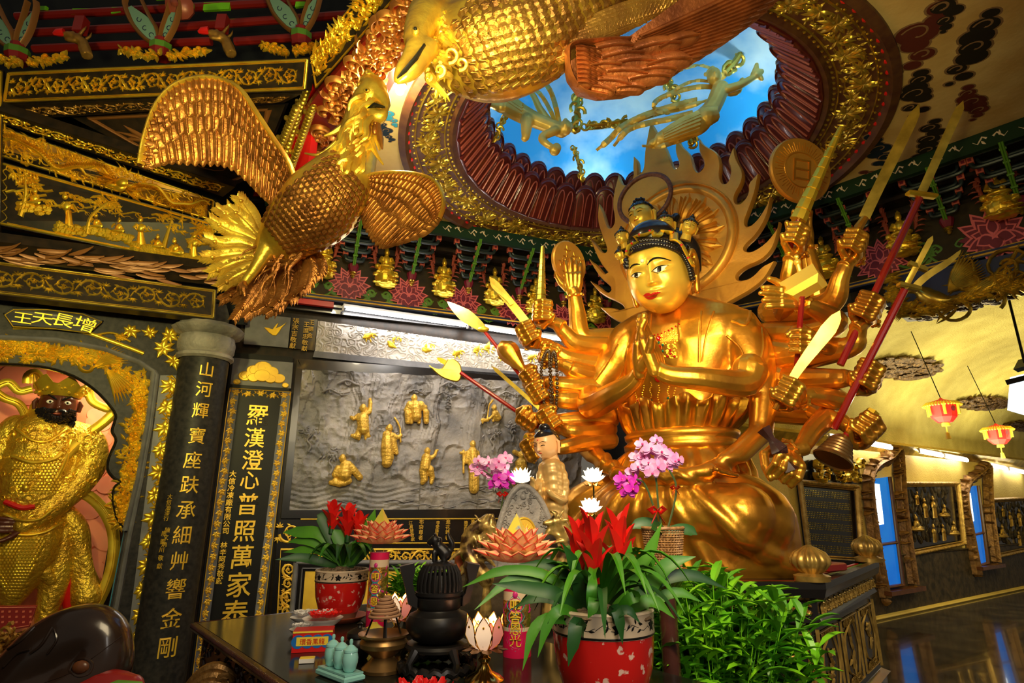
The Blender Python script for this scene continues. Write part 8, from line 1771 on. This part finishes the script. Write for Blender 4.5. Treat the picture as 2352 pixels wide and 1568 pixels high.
tc=tz(780,1556);b=M();U=V(.72,-.69,0).normalized();W_=V(.69,.72,0).normalized();b.box(tc+V(0,0,.012),(.20,.085,.022),U,W_,bev=.006);b.box(tc+V(0,0,.027),(.19,.075,.006),U,W_);solo('cup_tray',b,'celadon','pale blue-green oblong tray under three celadon cups','tray',loc=tc,smooth=False)
for i,(x,lab)in enumerate(((-.062,'leftmost'),(0,'middle'),(.062,'rightmost'))):
 c=tc+U*x+V(0,0,.031);R=.029;t=thing('celadon_cup',c,lab+' of three lidded pale blue-green cups on the celadon tray','cup','lidded celadon cups');b=M();b.lathe([(0,0),(R*.55,0),(R*.75,.006),(R*.98,.03),(R*1.0,.045),(R*.86,.062),(R*.80,.066)],c,24);obj('cup_body',b,'celadon',t);b=M();b.lathe([(R*.9,.065),(R*.88,.072),(R*.4,.084),(R*.15,.088),(R*.24,.096),(R*.2,.104),(0,.107)],c,20);obj('lid',b,'celadon',t)
c=tz(716,1496);U=V(.98,.2,0).normalized();W_=V(-.2,.98,0).normalized();k_=pxm(c);t=thing('incense_box',c,'red cardboard incense box with blue and yellow printed front','box');w=88*k_;b=M();b.box(c+V(0,0,.042)+W_*.04,(w,.10,.084),U,W_);obj('carton',b,'red',t,False);fr=Fr(c-W_*.0105+V(0,0,.042),U,(0,0,1));b=M();fr.O=c+V(0,0,.042)-W_*.0105
for s in(-.36,-.12,.12,.36):b.ext([(w*s+.027*cos(a),.027*sin(a))for a in np.linspace(0,2*pi,20)[:-1]],fr,-.001,.001+.0002*s)
obj('blue_print',b,'bluep',t,False);b=M();b.ext([(-w*.40,-.016),(w*.40,-.016),(w*.40,.018),(-w*.40,.018)],fr,0,.002);b.ext([(-w*.5,.034),(w*.5,.034),(w*.5,.041),(-w*.5,.041)],fr,0,.002);obj('yellow_label',b,'fringe',t,False);fr.O=fr.O+fr.N*.002;mb=text(fr,'環香鳳龍',0,0,.026,.001);mb2=M();obj('lettering',mb,'red',t,False)
c=tz(705,1521);b=M();b.box(c+V(0,0,.009),(.058,.036,.016),U,W_,mi=None)if False else b.box(c+V(0,0,.009),(.058,.036,.016),U,W_);t=thing('matchbox',c,'small white and yellow matchbox in front of the incense box','matchbox');obj('sleeve',b,'white',t,False);b=M();b.box(c+V(0,0,.018),(.056,.034,.002),U,W_);obj('yellow_top',b,'fringe',t,False)
def flower(b,c,r,n,tilt,rg,cup=.5):
 for k in range(n):
  a=2*pi*k/n+rg.uniform(-.2,.2);d=V(cos(a),sin(a),0);up=V(0,0,1);P=[c+d*r*q+up*(r*cup*q*q*1.1+tilt)for q in(.05,.45,.8,1.0)];b.blade(P,[r*.25,r*.55,r*.6,r*.2],.25)
for x,y,R,lab in((692,1440,27,'upper small white saucer with white flowers beside the incense box'),(688,1470,25,'left small saucer with white flowers beside the incense box'),(738,1462,46,'wide white saucer heaped with red petals behind the incense box')):
 c=tz(x,y);c.z+=.0;R*=pxm(c);hz=.085 if R>.08 else .05;t=thing('flower_saucer',c,lab,'saucer','flower saucers on the table');b=M();b.lathe([(0,0),(R*.4,0),(R*.5,hz*.5),(R*.9,hz*.85),(R*1.0,hz),(R*.9,hz*.92),(0,hz*.8)],c,24);obj('dish',b,'white',t);rg=random.Random(int(x));b=M();b2=M()
 for k in range(16 if R>.08 else 6):
  a=rg.uniform(0,6.3);r=R*.75*sqrt(rg.random());flower(b if(R>.08 and k%5)or(k==0)else b2,c+V(r*cos(a),r*sin(a),hz+.006),R*(.34 if R>.08 else .55),7,.002,rg)
 if R>.08:obj('red_petals',b,'bract',t,True);obj('white_flowers',b2,'white',t,True)
 else:b2.v+=b.v if not b2.v else[];obj('white_flowers',b2,'white',t,True)
b=M();c=tz(968,1672);rg=random.Random(4)
for k in range(7):flower(b,c+V(rg.uniform(-.06,.06),rg.uniform(-.03,.03),.06),.05,5,0,rg,1.0)
b.lathe([(0,0),(.05,0),(.07,.05),(0,.05)],c,20);solo('red_flower_bowl',b,'red','red flowers just showing at the bottom edge below the censer','flowers')
SMc=at(1205,1290,3.55);sf=Fr(SMc,(.97,.25,0),(0,0,1));base=V(SMc.x,SMc.y,TZ);pb=M();pb.box(V(base.x+.0,base.y+.24,(TZ+.24)/2),(.92,.66,TZ+.24),V(.97,.25,0),V(-.25,.97,0),bev=.02);solo('shrine_block',pb,'darkstone','dark stone block carrying the grey arched stele and the standing Buddha','plinth',loc=base)
t=thing('stone_stele',base+V(0,0,.24),'grey flame-carved pointed stone stele with an oval gold niche','stele');OL=spline([(1138,1320),(1138,1260),(1146,1210),(1160,1165),(1180,1128),(1200,1116),(1222,1126),(1248,1160),(1266,1210),(1276,1265),(1278,1320)],5);OP=[sf.px(*p)for p in OL];zb=TZ+.24-sf.O.z
OP=[(OP[0][0],zb)]+OP+[(OP[-1][0],zb)];b=M();b.ext(OP,sf,-.07,0,.01);obj('slab',b,'slate',t,False);b=M();b.ridge(OP[1:-1],.035,sf,.014,0);cu_,cv_=sf.px(1203,1225);rg=random.Random(6)
for k in range(46):
 a=rg.uniform(.2,2.95);r=rg.uniform(.115,.19);u,v=cu_+r*cos(a)*.85,cv_+r*sin(a)*1.3;b.ridge(arc(u,v,.016,.004,rg.uniform(0,6),rg.uniform(6,11),10),.008,sf,.008)
b.ell(sf.p(*sf.px(1201,1140),.0),(.02,.01,.02),10);obj('flame_carving',b,'slate',t,True);b=M();b.ridge([(cu_+.068*cos(a),cv_+.085*sin(a))for a in np.linspace(0,2*pi,40)],.016,sf,.012)
b.ext([(cu_+.066*cos(a),cv_+.083*sin(a))for a in np.linspace(0,2*pi,40)[:-1]],sf,0,.004)
for k in range(16):a=2*pi*k/16;b.leaf((cu_,cv_),a,.06,.018,sf,.006,.004)
obj('gold_niche',b,'gilt_flat',t,True)
for sx,lab,pts in((1,'gnarled gold and dark dragon-shaped root left of the stone stele',[(1115,1330),(1085,1290),(1072,1260),(1080,1225),(1105,1205),(1125,1190),(1130,1215),(1100,1240),(1095,1280)]),(-1,'gnarled gold dragon-shaped root right of the stone stele',[(1262,1330),(1290,1290),(1305,1250),(1295,1215),(1280,1195),(1270,1210),(1290,1240)])):
 m=M();rg=random.Random(5+sx);P=[at(x,y,3.42)for x,y in pts];k_=pxm(P[0])
 limb(m,[(*p,k_*r)for p,r in zip(P,(22,20,17,16,15,12,9,9,8))],10,5)
 for k in range(26):
  p=P[rg.randrange(len(P))];q=p+V(rg.uniform(-1,1)*45*k_,-rg.uniform(0,.04),rg.uniform(-1,.6)*45*k_);limb(m,[(*p,8*k_),(*(p.lerp(q,.5)+V(.01,-.01,.015)),6*k_),(*q,3*k_)],6,3)
 c=P[4]+V(0,-.03,.01)
 for s in(-1,1):limb(m,[(*(c+V(s*.01,0,.01)),.008),(*(c+V(s*.03,0,.04)),.006),(*(c+V(s*.05,0,.05)),.003)],6,3)
 limb(m,[(*P[4],.028),(*(P[4]+V(.04*sx,-.02,-.01)),.022),(*(P[4]+V(.075*sx,-.03,-.015)),.012)],8,3);limb(m,[(*P[0],.03),(*V(P[0].x,P[0].y,TZ+.02),.05)],8,3)
 solo('dragon_root',fuse(m,.0065,1,.4),'rootgold',lab,'carving','carved dragon roots beside the stele',loc=V(P[0].x,P[0].y,TZ))
BY=3.85;t=thing('standing_buddha',at(1265,1290,BY),'standing Buddha figure with black hair in draped pale gold robe','statue');m=M()
def bp(x,y,r,dy=0.):return AP(x,y,BY+dy,r)
limb(m,[bp(1258,1052,14),bp(1265,1070,26),bp(1270,1110,27),bp(1272,1160,25),bp(1275,1220,24),bp(1276,1290,22)],16);limb(m,[bp(1284,1070,13),bp(1296,1110,12),bp(1292,1150,10,-.05),bp(1262,1130,8,-.12)],10);limb(m,[bp(1248,1070,11),bp(1238,1105,10,-.03),bp(1226,1120,8,-.10),bp(1222,1100,6,-.14)],10);limb(m,[bp(1296,1130,10),bp(1292,1200,12),bp(1288,1270,10)],10);limb(m,[bp(1240,1110,8,-.05),bp(1240,1170,9,-.04),bp(1246,1230,7)],10)
me=fuse(m,.006,3);v=np.empty(len(me.vertices)*3);me.vertices.foreach_get('co',v);v=v.reshape(-1,3);nn=np.empty(len(v)*3);me.vertices.foreach_get('normal',nn);nn=nn.reshape(-1,3);xc=at(1268,1150,BY).x;rr=np.hypot(v[:,0]-xc,v[:,2]-(at(1268,1010,BY).z));v+=nn*(.0026*np.sin(rr*120+2*np.sin(v[:,0]*30)))[:,None];me.vertices.foreach_set('co',v.ravel());me.update();obj('robed_body',me,'robe',t,True,auto=70)
painted_head(t,at(1256,1020,BY-.02),.098,radians(-42),radians(16),0,'plain','head','flesh')
b=M();b.lathe([(.08,-.24),(.085,-.22),(.06,-.02),(.075,0),(0,.0)],at(1276,1292,BY),20);z0=at(1276,1292,BY);b.tube([V(z0.x,z0.y,.02),z0-V(0,0,.2)],.08,12);obj('pedestal',b,'rootgold',t)
c=V(*at(1056,1290,3.5).xy,TZ);b=M();hz=at(1056,1300,3.5).z-TZ;b.lathe([(0,0),(.035,0),(.04,.02),(.03,hz*.6),(.026,hz),(.03,hz+.02),(.03,hz+.07),(.02,hz+.08),(0,hz+.08)],c,16);solo('brown_bottle',b,'terracotta','small brown cylinder bottle standing left of the dragon root','bottle',loc=c)
# ---- orchids, basket, glowing white lotus lamps ----
def orchid(t,clusters,Y,seed):
 rg=random.Random(seed)
 for nm,mt,L,r in clusters:
  b=M();b2=M()
  for(x,y)in L:
   c=at(x+rg.uniform(-3,3),y+rg.uniform(-3,3),Y+rg.uniform(-.05,.05));k_=pxm(c);R=r*k_*rg.uniform(.85,1.1);az=rg.uniform(-.5,.5);n=V(sin(az),-1,rg.uniform(-.3,.4)).normalized();u=n.cross(V(0,0,1)).normalized();v=u.cross(n)
   for a,L_,w in((pi/2,1,.55),(pi/2+2.1,.95,.5),(pi/2-2.1,.95,.5),(.15,1.05,1.0),(pi-.15,1.05,1.0)):
    d=u*cos(a)+v*sin(a);b.blade([c+d*R*q+n*R*(.10 if w>.8 else 0)-n*R*.25*q*q for q in(.03,.35,.7,1.0)],[R*w*.3,R*w*.85,R*w*.9,R*w*.2],.1,up=n)
   b2.ell(c+n*R*.18,R*.16,6)
  obj(nm,b,mt,t,True);obj('flower_lip',b2,'magenta',t)
def bow(x,y,Y,s,t):
 c=at(x,y,Y);k_=pxm(c)*s;b=M()
 for sg in(-1,1):b.tube([c,c+V(sg*9*k_,-.01,8*k_),c+V(sg*15*k_,0,2*k_),c+V(sg*8*k_,.01,-5*k_),c],[3*k_,6*k_,7*k_,5*k_,2*k_],6,flat=.3);b.tube([c,c+V(sg*7*k_,0,-14*k_),c+V(sg*14*k_,0,-26*k_)],[3*k_,5*k_,4*k_],6,flat=.2)
 obj('ribbon_bow',b,'bract',t)
YO=2.86;bc=V(*at(1527,1300,YO).xy,at(1527,1302,YO).z);k_=pxm(bc)
cs=M();cs.lathe([(.12,.002-bc.z),(.12,.03-bc.z),(.04,.06-bc.z),(.04,-.10),(.10,-.04),(.10,-.002),(0,-.002)],bc,24);
t=thing('wicker_basket',bc,'round wicker basket holding the pink orchid in front of the statue lap','basket');b=M();R=46*k_
for k in range(36):
 a=2*pi*k/36
 b.tube([bc+V(R*(.78+.22*s)*cos(a),R*(.78+.22*s)*sin(a),84*k_*s)for s in(0,.5,1)],.0028,5)
for j in range(17):
 s=j/16;m_=72;b.tube([bc+V((R*(.78+.22*s)+(.004 if(k+j)%2 else-.003))*cos(2*pi*k/m_),(R*(.78+.22*s)+(.004 if(k+j)%2 else-.003))*sin(2*pi*k/m_),84*k_*s)for k in range(m_+1)],.0036,5,cap=False)
b.tube([bc+V(R*1.03*cos(a),R*1.03*sin(a),86*k_)for a in np.linspace(0,2*pi,40)],.008,8,cap=False);b.lathe([(0,0),(R*.76,0)],bc,24);obj('woven_side',b,'wicker',t,True);
solo('basket_stand',cs,'wood_dark','dark round stand under the wicker basket','stand',loc=bc)
t=thing('orchid_plant',bc+V(0,0,.02),'pink and magenta orchid arching out of the wicker basket','orchid','pink orchids');b=M()
for pts in([(1522,1228),(1512,1160),(1508,1110),(1500,1060)],[(1530,1228),(1550,1150),(1552,1110),(1535,1075)],[(1516,1228),(1500,1160),(1480,1110),(1462,1100)]):b.tube([at(x,y,YO)for x,y in spline(pts,5)],.005,6)
obj('stems',b,'stem',t);b=M()
for pts,w in(([(1525,1222,YO),(1500,1205,YO),(1470,1202,YO),(1445,1215,YO)],26),([(1530,1222,YO),(1560,1215,YO),(1585,1218,YO),(1602,1228,YO)],24),([(1525,1222,YO),(1510,1212,YO-.1),(1495,1215,YO-.15)],26)):pleaf(b,pts,w)
obj('leaves',b,'leaf_dark',t);rg=random.Random(2)
orchid(t,[('pink_blooms','orchid',[(1500+42*cos(a*2.4)*sqrt((a+1)/22),1062+34*sin(a*2.4)*sqrt((a+1)/22)-8*(a%3))for a in range(24)]+[(1530,1045),(1548,1062),(1555,1058),(1470,1075),(1455,1085)],19),('magenta_blooms','orchid_deep',[(1442,1100),(1430,1115),(1450,1120),(1440,1130),(1462,1108),(1425,1100)],19)],YO,3);bow(1510,1172,YO-.05,1.1,t);bow(1551,1120,YO-.03,.6,t)
YL=3.95;t=thing('orchid_plant',V(*at(1150,1300,YL).xy,at(1150,1300,YL).z),'smaller pink and magenta orchid behind the stone stele','orchid','pink orchids');b=M()
for pts in([(1150,1290),(1150,1180),(1156,1140),(1150,1105)],[(1158,1290),(1165,1180),(1150,1110),(1110,1080)]):b.tube([at(x,y,YL)for x,y in spline(pts,5)],.005,6)
p=at(1154,1298,YL);b.lathe([(0,-(p.z-TZ)),(.05,-(p.z-TZ)),(.06,.02),(0,.02)],p,16);obj('stems',b,'stem',t)
orchid(t,[('pink_blooms','orchid',[(1095,1072),(1108,1085),(1120,1070),(1132,1090),(1140,1075),(1158,1050),(1150,1082),(1100,1060),(1125,1060),(1160,1072),(1145,1058)],17),('magenta_blooms','orchid_deep',[(1150,1100),(1165,1092),(1172,1100),(1140,1112),(1155,1115),(1148,1108)],17)],YL,5);bow(1154,1135,YL-.03,.7,t)
def wl_lamp(x,y,Y,s,label,yb):
 c=at(x,y,Y);k_=pxm(c)*s;t=thing('white_lotus_lamp',c,label,'lamp','glowing white lotus lamps');b=M()
 for ring,(n,r,z)in enumerate(((9,1.0,.5),(9,.8,.95),(7,.5,1.15))):
  for k in range(n):a=2*pi*(k+.5*ring)/n;d=V(cos(a),sin(a),0);b.blade([c+d*24*k_*r*q+V(0,0,24*k_*z*q*q)for q in(.1,.45,.8,1.0)],[5*k_,13*k_,12*k_,1*k_],.35)
 obj('glowing_petals',b,'whitelotus',t,True);b=M();e=at(x+(8 if s<1.1 else-4),yb,Y);b.tube([c,c.lerp(e,.4)+V(.012,0,0),e],.006,6)
 for k in range(6):a=k;b.blade([c-V(0,0,3*k_),c+V(cos(a)*14*k_,sin(a)*14*k_,-8*k_),c+V(cos(a)*20*k_,sin(a)*20*k_,-2*k_)],[6*k_,8*k_,1*k_],.2)
 obj('gilt_stem',b,'brass',t);return t
wl_lamp(1198,1108,3.95,1.2,'glowing white lotus lamp behind the tip of the stone stele',1290);wl_lamp(1363,1106,3.75,1.15,'upper glowing white lotus lamp above the red bromeliad',1300);wl_lamp(1357,1176,3.65,1.15,'lower glowing white lotus lamp half behind the red bromeliad',1320)
# ================= guardian in the niche =================
GY=Fr(W0.p(0,0,-.38),W0.U,W0.V)
def G(x,y,w,r):p=GY.p(*GY.px(x,y),w);return(*p,r*pxm(p))
gd=thing('guardian_statue',GY.p(*GY.px(90,1500)),'fierce dark-faced bearded guardian in gilded armour and crown inside the arch niche','statue');m=M()
limb(m,[G(95,1000,0,62),G(90,1060,.02,70),G(80,1130,.05,72),G(70,1190,.03,62)],18);limb(m,[G(40,985,0,34),G(10,1020,0,36),G(-30,1080,0,34)],14);limb(m,[G(160,1000,.0,36),G(200,1020,.02,38),G(205,1070,.05,34),G(170,1120,.12,32),G(110,1175,.20,26),G(60,1205,.24,20)],14);limb(m,[G(70,1200,.03,68),G(60,1280,.04,62),G(30,1360,.02,34),G(20,1400,.02,16)],14)
limb(m,[G(140,1200,.0,30),G(135,1300,.0,34),G(110,1400,0,24),G(105,1470,0,22)],12);limb(m,[G(95,960,.02,26),G(95,940,.02,24)],12)
limb(m,[G(0,1240,0,60),G(20,1330,0,50),G(20,1390,0,20)],12);me=fuse(m,.012,2);bg=bvh_of(me);obj('armoured_body',me,'guard_gold',gd,True,auto=60)
b=M();q_=GY.p(*GY.px(60,1470));rg=random.Random(9)
for k in range(60):a=rg.uniform(0,6.3);z=rg.uniform(0,1)*q_.z;r=.28+.22*(1-z/q_.z);b.ell(V(q_.x+cos(a)*r*rg.random(),q_.y+sin(a)*r*.7*rg.random(),z),rg.uniform(.08,.16),8)
obj('rock_base',b,'darkstone',gd,True);b=M()
def gsc(x,y):
 h,n=hit(bg,x,y,0);return h,n
scales(bg,[(10+i*8+(4 if j%2 else 0),1235+j*7)for i in range(-4,14)for j in range(20)if abs(i*8-20)<75-j*3],9,b,lambda x,y:(0,1));scales(bg,[(30+i*8+(4 if j%2 else 0),1045+j*7)for i in range(14)for j in range(13)],8,b,lambda x,y:(0,1));obj('scale_armour',b,'gilt',gd,False);b=M()
for k in range(130):
 x,y=rg.uniform(-10,225),rg.uniform(975,1215);h,n=hit(bg,x,y,.0)
 if h is None:continue
 k_=pxm(h);u=n.cross(V(0,0,1));u=u.normalized()if u.length>.01 else V(1,0,0);v=u.cross(n);s=rg.uniform(4,9)*k_;b.tube([h+(u*cos(q)+v*sin(q))*s*(1-.08*q)+n*.004 for q in np.linspace(0,6,10)],[s*.28*(1-.08*j)for j in range(10)],5)
for pts,r in(([(40,985),(75,1010),(110,1012),(150,985)],5),([(30,1048),(75,1062),(120,1055),(140,1040)],7),([(10,1180),(50,1195),(90,1192),(120,1170)],6),([(165,1010),(150,1060),(130,1100)],5),([(0,1215),(50,1228),(100,1222),(140,1200)],5)):
 q=surf_line(bg,pts,r,'','',gd);o_=len(b.v);b.v+=q.v;b.f+=[[i+o_ for i in f]for f in q.f];b.mi+=q.mi
for x,y in((60,1120),):h,n=hit(bg,x,y,0);b.ell(h,(.03,.03,.035),10);b.ell(h+V(.03,-.02,.03),.012,8);b.ell(h+V(-.03,-.0,.03),.012,8)
obj('armour_ornament',b,'gilt',gd,True);b=M()
q=surf_line(bg,[(14,1152),(50,1165),(80,1162)],9,'','',gd);obj('red_belt',q,'red',gd)
def gribbon(pts,w,name,mt,ww=.04):
 P=[GY.p(*GY.px(x,y),z)for x,y,z in spline(pts,6)];b=M();b.tube(P,w*pxm(P[0]),8,flat=.28,up=GY.N);
 for s in(-.6,0,.6):b.tube([p+GY.N*w*.0009+V(s*w*.0022,0,0)for p in P],w*.0003,5)
 obj(name,b,mt,gd,True)
gribbon([(268,945,.1),(235,975,.1),(195,1005,.12),(160,1040,.16),(140,1060,.18)],11,'scarf','gilt');gribbon([(170,1130,.1),(205,1140,.08),(240,1175,.05),(260,1225,.05),(258,1290,.05),(240,1350,.05),(215,1400,.05)],12,'scarf','gilt');gribbon([(268,945,.1),(240,940,.1),(212,925,.1),(205,900,.1),(218,880,.1),(228,885,.1)],9,'scarf','gilt');gribbon([(52,1000,.1),(62,965,.08),(45,930,.05),(10,915,.05),(-10,895,.05),(20,880,.05),(45,900,.05),(75,895,.05)],9,'scarf','gilt');gribbon([(95,870,0),(80,855,0),(65,862,0),(62,880,0)],9,'scarf','gilt')
m=M();limb(m,[G(150,1170,.02,18),G(175,1220,.02,26),G(185,1300,.0,24),G(200,1370,.0,34)],12);limb(m,[G(100,1240,.08,14),G(95,1290,.1,20),G(120,1330,.08,14)],10);limb(m,[G(180,1210,.05,12),G(195,1280,.05,14),G(205,1320,.05,12)],10);obj('cape_folds',fuse(m,.012,2),'guard_gold',gd,True);m=M();limb(m,[G(140,1250,-.02,22),G(165,1330,-.04,26),G(170,1390,-.04,22)],10);limb(m,[G(115,1240,.04,8),G(128,1262,.06,7),G(150,1190,.08,5)],8);obj('red_lining',fuse(m,.012,2),'red',gd,True)
m=M();hx=Vector(G(62,1205,.24,1)[:3]);hand(m,hx,GY.U*-1+V(0,0,.05),V(0,0,1),.12,'open',1);obj('hand',fuse(m,.008,2),'dark_skin',gd,True)
ghc=GY.p(*GY.px(134,935),.10);gs=.170;GR=head_mat(a_+radians(4),radians(2));gp=lambda x,y,z:ghc+GR@(V(x,y,z)*gs);vs,fs=head_mesh(60,80,1.15);b=M();b.add([gp(*q)for q in vs],fs);gb=BVHTree.FromPolygons([tuple(q)for q in b.v],b.f);hd=obj('head',b,'dark_skin',gd,True,auto=180)
b=M()
for s in(-1,1):b.tube([gp(s*.84,.05,.3),gp(s*.92,.1,.1),gp(s*.88,.08,-.25)],[.05*gs,.12*gs,.09*gs],8);
obj('ears',b,'dark_skin',hd);b=M();b2=M();fy_=lambda x,z:min((q for q in vs if q[1]<0),key=lambda q:(q[0]-x)**2+(q[2]-z)**2)[1]
for s in(-1,1):
 e=gp(s*.34,fy_(s*.34,.08)-.01,.08);b.ell(e,(.15*gs,.07*gs,.10*gs),12,R=GR);b2.ell(e+GR@V(0,-.065*gs,0),(.055*gs,)*3,8)
obj('eye_white',b,'white',hd);obj('pupil',b2,'black',hd);b=M();rg=random.Random(1)
for s in(-1,1):b.tube([gp(s*x,fy_(s*x,z)-.03,z)for x,z in((.10,.20),(.25,.30),(.42,.42),(.58,.46))],[.035*gs,.06*gs,.05*gs,.01*gs],6)
for k in range(230):
 a=rg.uniform(-1.15,1.15);z=rg.uniform(-.95,-.28)if abs(a)>.35 or rg.random()<.35 else rg.uniform(-1.0,-.6);x=.86*sin(a);
 if abs(x)<.22 and-.58<z<-.38:continue
 if z>-.5 and abs(x)<.5 and z>-.33:continue
 y=fy_(x*.95,z)-.07 if abs(x)<.74 else-.15;b.ell(gp(x,y,z),.095*gs*rg.uniform(.8,1.3),6)
for s in(-1,1):b.tube([gp(s*x,fy_(s*x,z)-.10,z)for x,z in((.05,-.30),(.25,-.33),(.45,-.45),(.6,-.5))],[.06*gs,.09*gs,.08*gs,.03*gs],6)
b.ell(gp(0,.15,.75),(.80*gs,.8*gs,.4*gs),14);obj('hair_and_beard',b,'hair',hd);b=M();b.ell(gp(0,fy_(0,-.48)-.02,-.48),(.16*gs,.05*gs,.05*gs),8,R=GR);obj('lips',b,'petal_light',hd)
b=M();n=40;vs2=[]
for i in range(n):
 a=2*pi*i/n;tip=.35+.75*(abs(((i*7/n)%1)-.5)*-2+1)
 for z,r,w in((.42,.88,0),(.62,1.0,0),(.62+tip*.75,1.22,0),(.62+tip*.75,1.16,0),(.62,.92,0),(.42,.82,0)):vs2.append(gp(cos(a)*r,sin(a)*r*1.0,z))
b.add(vs2,[(i*6+k,((i+1)%n)*6+k,((i+1)%n)*6+k+1,i*6+k+1)for i in range(n)for k in range(5)])
for k in range(60):a=rg.uniform(0,6.28);z=rg.uniform(.5,1.0);r=1.0+.2*(z-.6);b.ell(gp(cos(a)*r*1.02,sin(a)*r*1.02,z),.07*gs*rg.uniform(.6,1.4),6)
obj('crown',b,'gilt',gd,True,auto=50)
b=M();P=[(-60,1392),(86,1390),(68,1440),(-60,1460)];Wc=Fr(W0.p(0,0,.06),W0.U,W0.V);b.ext([Wc.px(*p)for p in P],Wc,-.03,0,.004);t=thing('donation_plaque',Wc.p(*Wc.px(20,1420)),'dark red signboard with faint writing at the foot of the arch','sign');obj('board',b,'darkred',t,False);b=M();Wc.O=Wc.O+Wc.N*.001;b.ridge([Wc.px(*p)for p in((-60,1396),(82,1394),(66,1436),(-60,1456))],.006,Wc,.003)
for k in range(18):u,v=Wc.px(-10+(k%6)*16,1404+(k//6)*12);b.box(Wc.p(u,v,.002),(.014,.014,.003),Wc.U,Wc.V)
obj('writing',b,'salmon',t,False)
b=M();rg=random.Random(13)
for k in range(70):
 x,y=rg.uniform(-40,120),rg.uniform(1440,1530);c=at(x,y,3.3+rg.uniform(-.05,.05));k_=pxm(c);fr=Fr(c,(1,0,0),(0,-.2,1));a=rg.uniform(0,6);b.tube([fr.p(k_*14*(1-.07*i)*cos(i*.55+a),k_*12*(1-.07*i)*sin(i*.55+a),.01)for i in range(11)],[k_*5*(1-.06*i)for i in range(11)],6)
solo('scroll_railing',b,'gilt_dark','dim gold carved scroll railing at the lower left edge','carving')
wf=thing('wooden_fish_drum',at(170,1600,1.9),'large dark polished wooden fish drum in the lower left corner','drum');m=M();D=1.9
limb(m,[AP(60,1560,D,80),AP(130,1490,D,78),AP(200,1455,D,66),AP(240,1470,D,54),AP(225,1540,D,70),AP(150,1590,D,80)],20,5);limb(m,[AP(20,1590,D,60),AP(100,1600,D,90),AP(200,1600,D,80)],16)
me=fuse(m,.008,6,.7);bw=bvh_of(me);obj('body',me,'fishwood',wf,True,auto=80);b=M()
for pts,r in(([(100,1568),(160,1545),(220,1505),(280,1460)],1.6),([(20,1450),(60,1430),(110,1415)],4),([(70,1500),(95,1480),(120,1440)],5),([(110,1500),(130,1470),(125,1445)],4),([(20,1490),(50,1470),(80,1440)],5),([(10,1530),(40,1500),(70,1490)],5),([(160,1540),(172,1518),(195,1512),(212,1524),(205,1545),(180,1552),(160,1540)],3)):
 q=surf_line(bw,pts,r,'','',wf);o_=len(b.v);b.v+=q.v;b.f+=[[i+o_ for i in f]for f in q.f];b.mi+=q.mi
obj('carved_grooves',b,'fishwood',wf,True);h,n=hit(bw,185,1532,0);b=M();b.ell(h,(.024,.012,.018),12);obj('eye',b,'wood',wf)
m=M();limb(m,[AP(180,1600,1.85,46),AP(250,1580,1.85,40),AP(300,1580,1.85,30)],12);solo('drum_cushion',fuse(m,.008,2),'darkred','dark red cushion under the wooden fish drum','cushion',loc=at(240,1600,1.85));b=M();b.tube([AP(220,1592,1.80,1)[:3],AP(270,1572,1.80,1)[:3],AP(320,1575,1.82,1)[:3],AP(332,1600,1.85,1)[:3]],.012,8);solo('cushion_piping',b,'leafgreen','dark green piping along the drum cushion edge','cushion')
b=M();q=quadfr(W1,[(1412,1290),(1424,1290),(1424,985),(1412,985)],.02);vine(b,q,0,0,q.L,q.H,3,.01);setp(obj('gold_vine_strip',b,'gilt_flat',None,True),'thin gold vine strip glimpsed behind the statue left elbow','moulding')
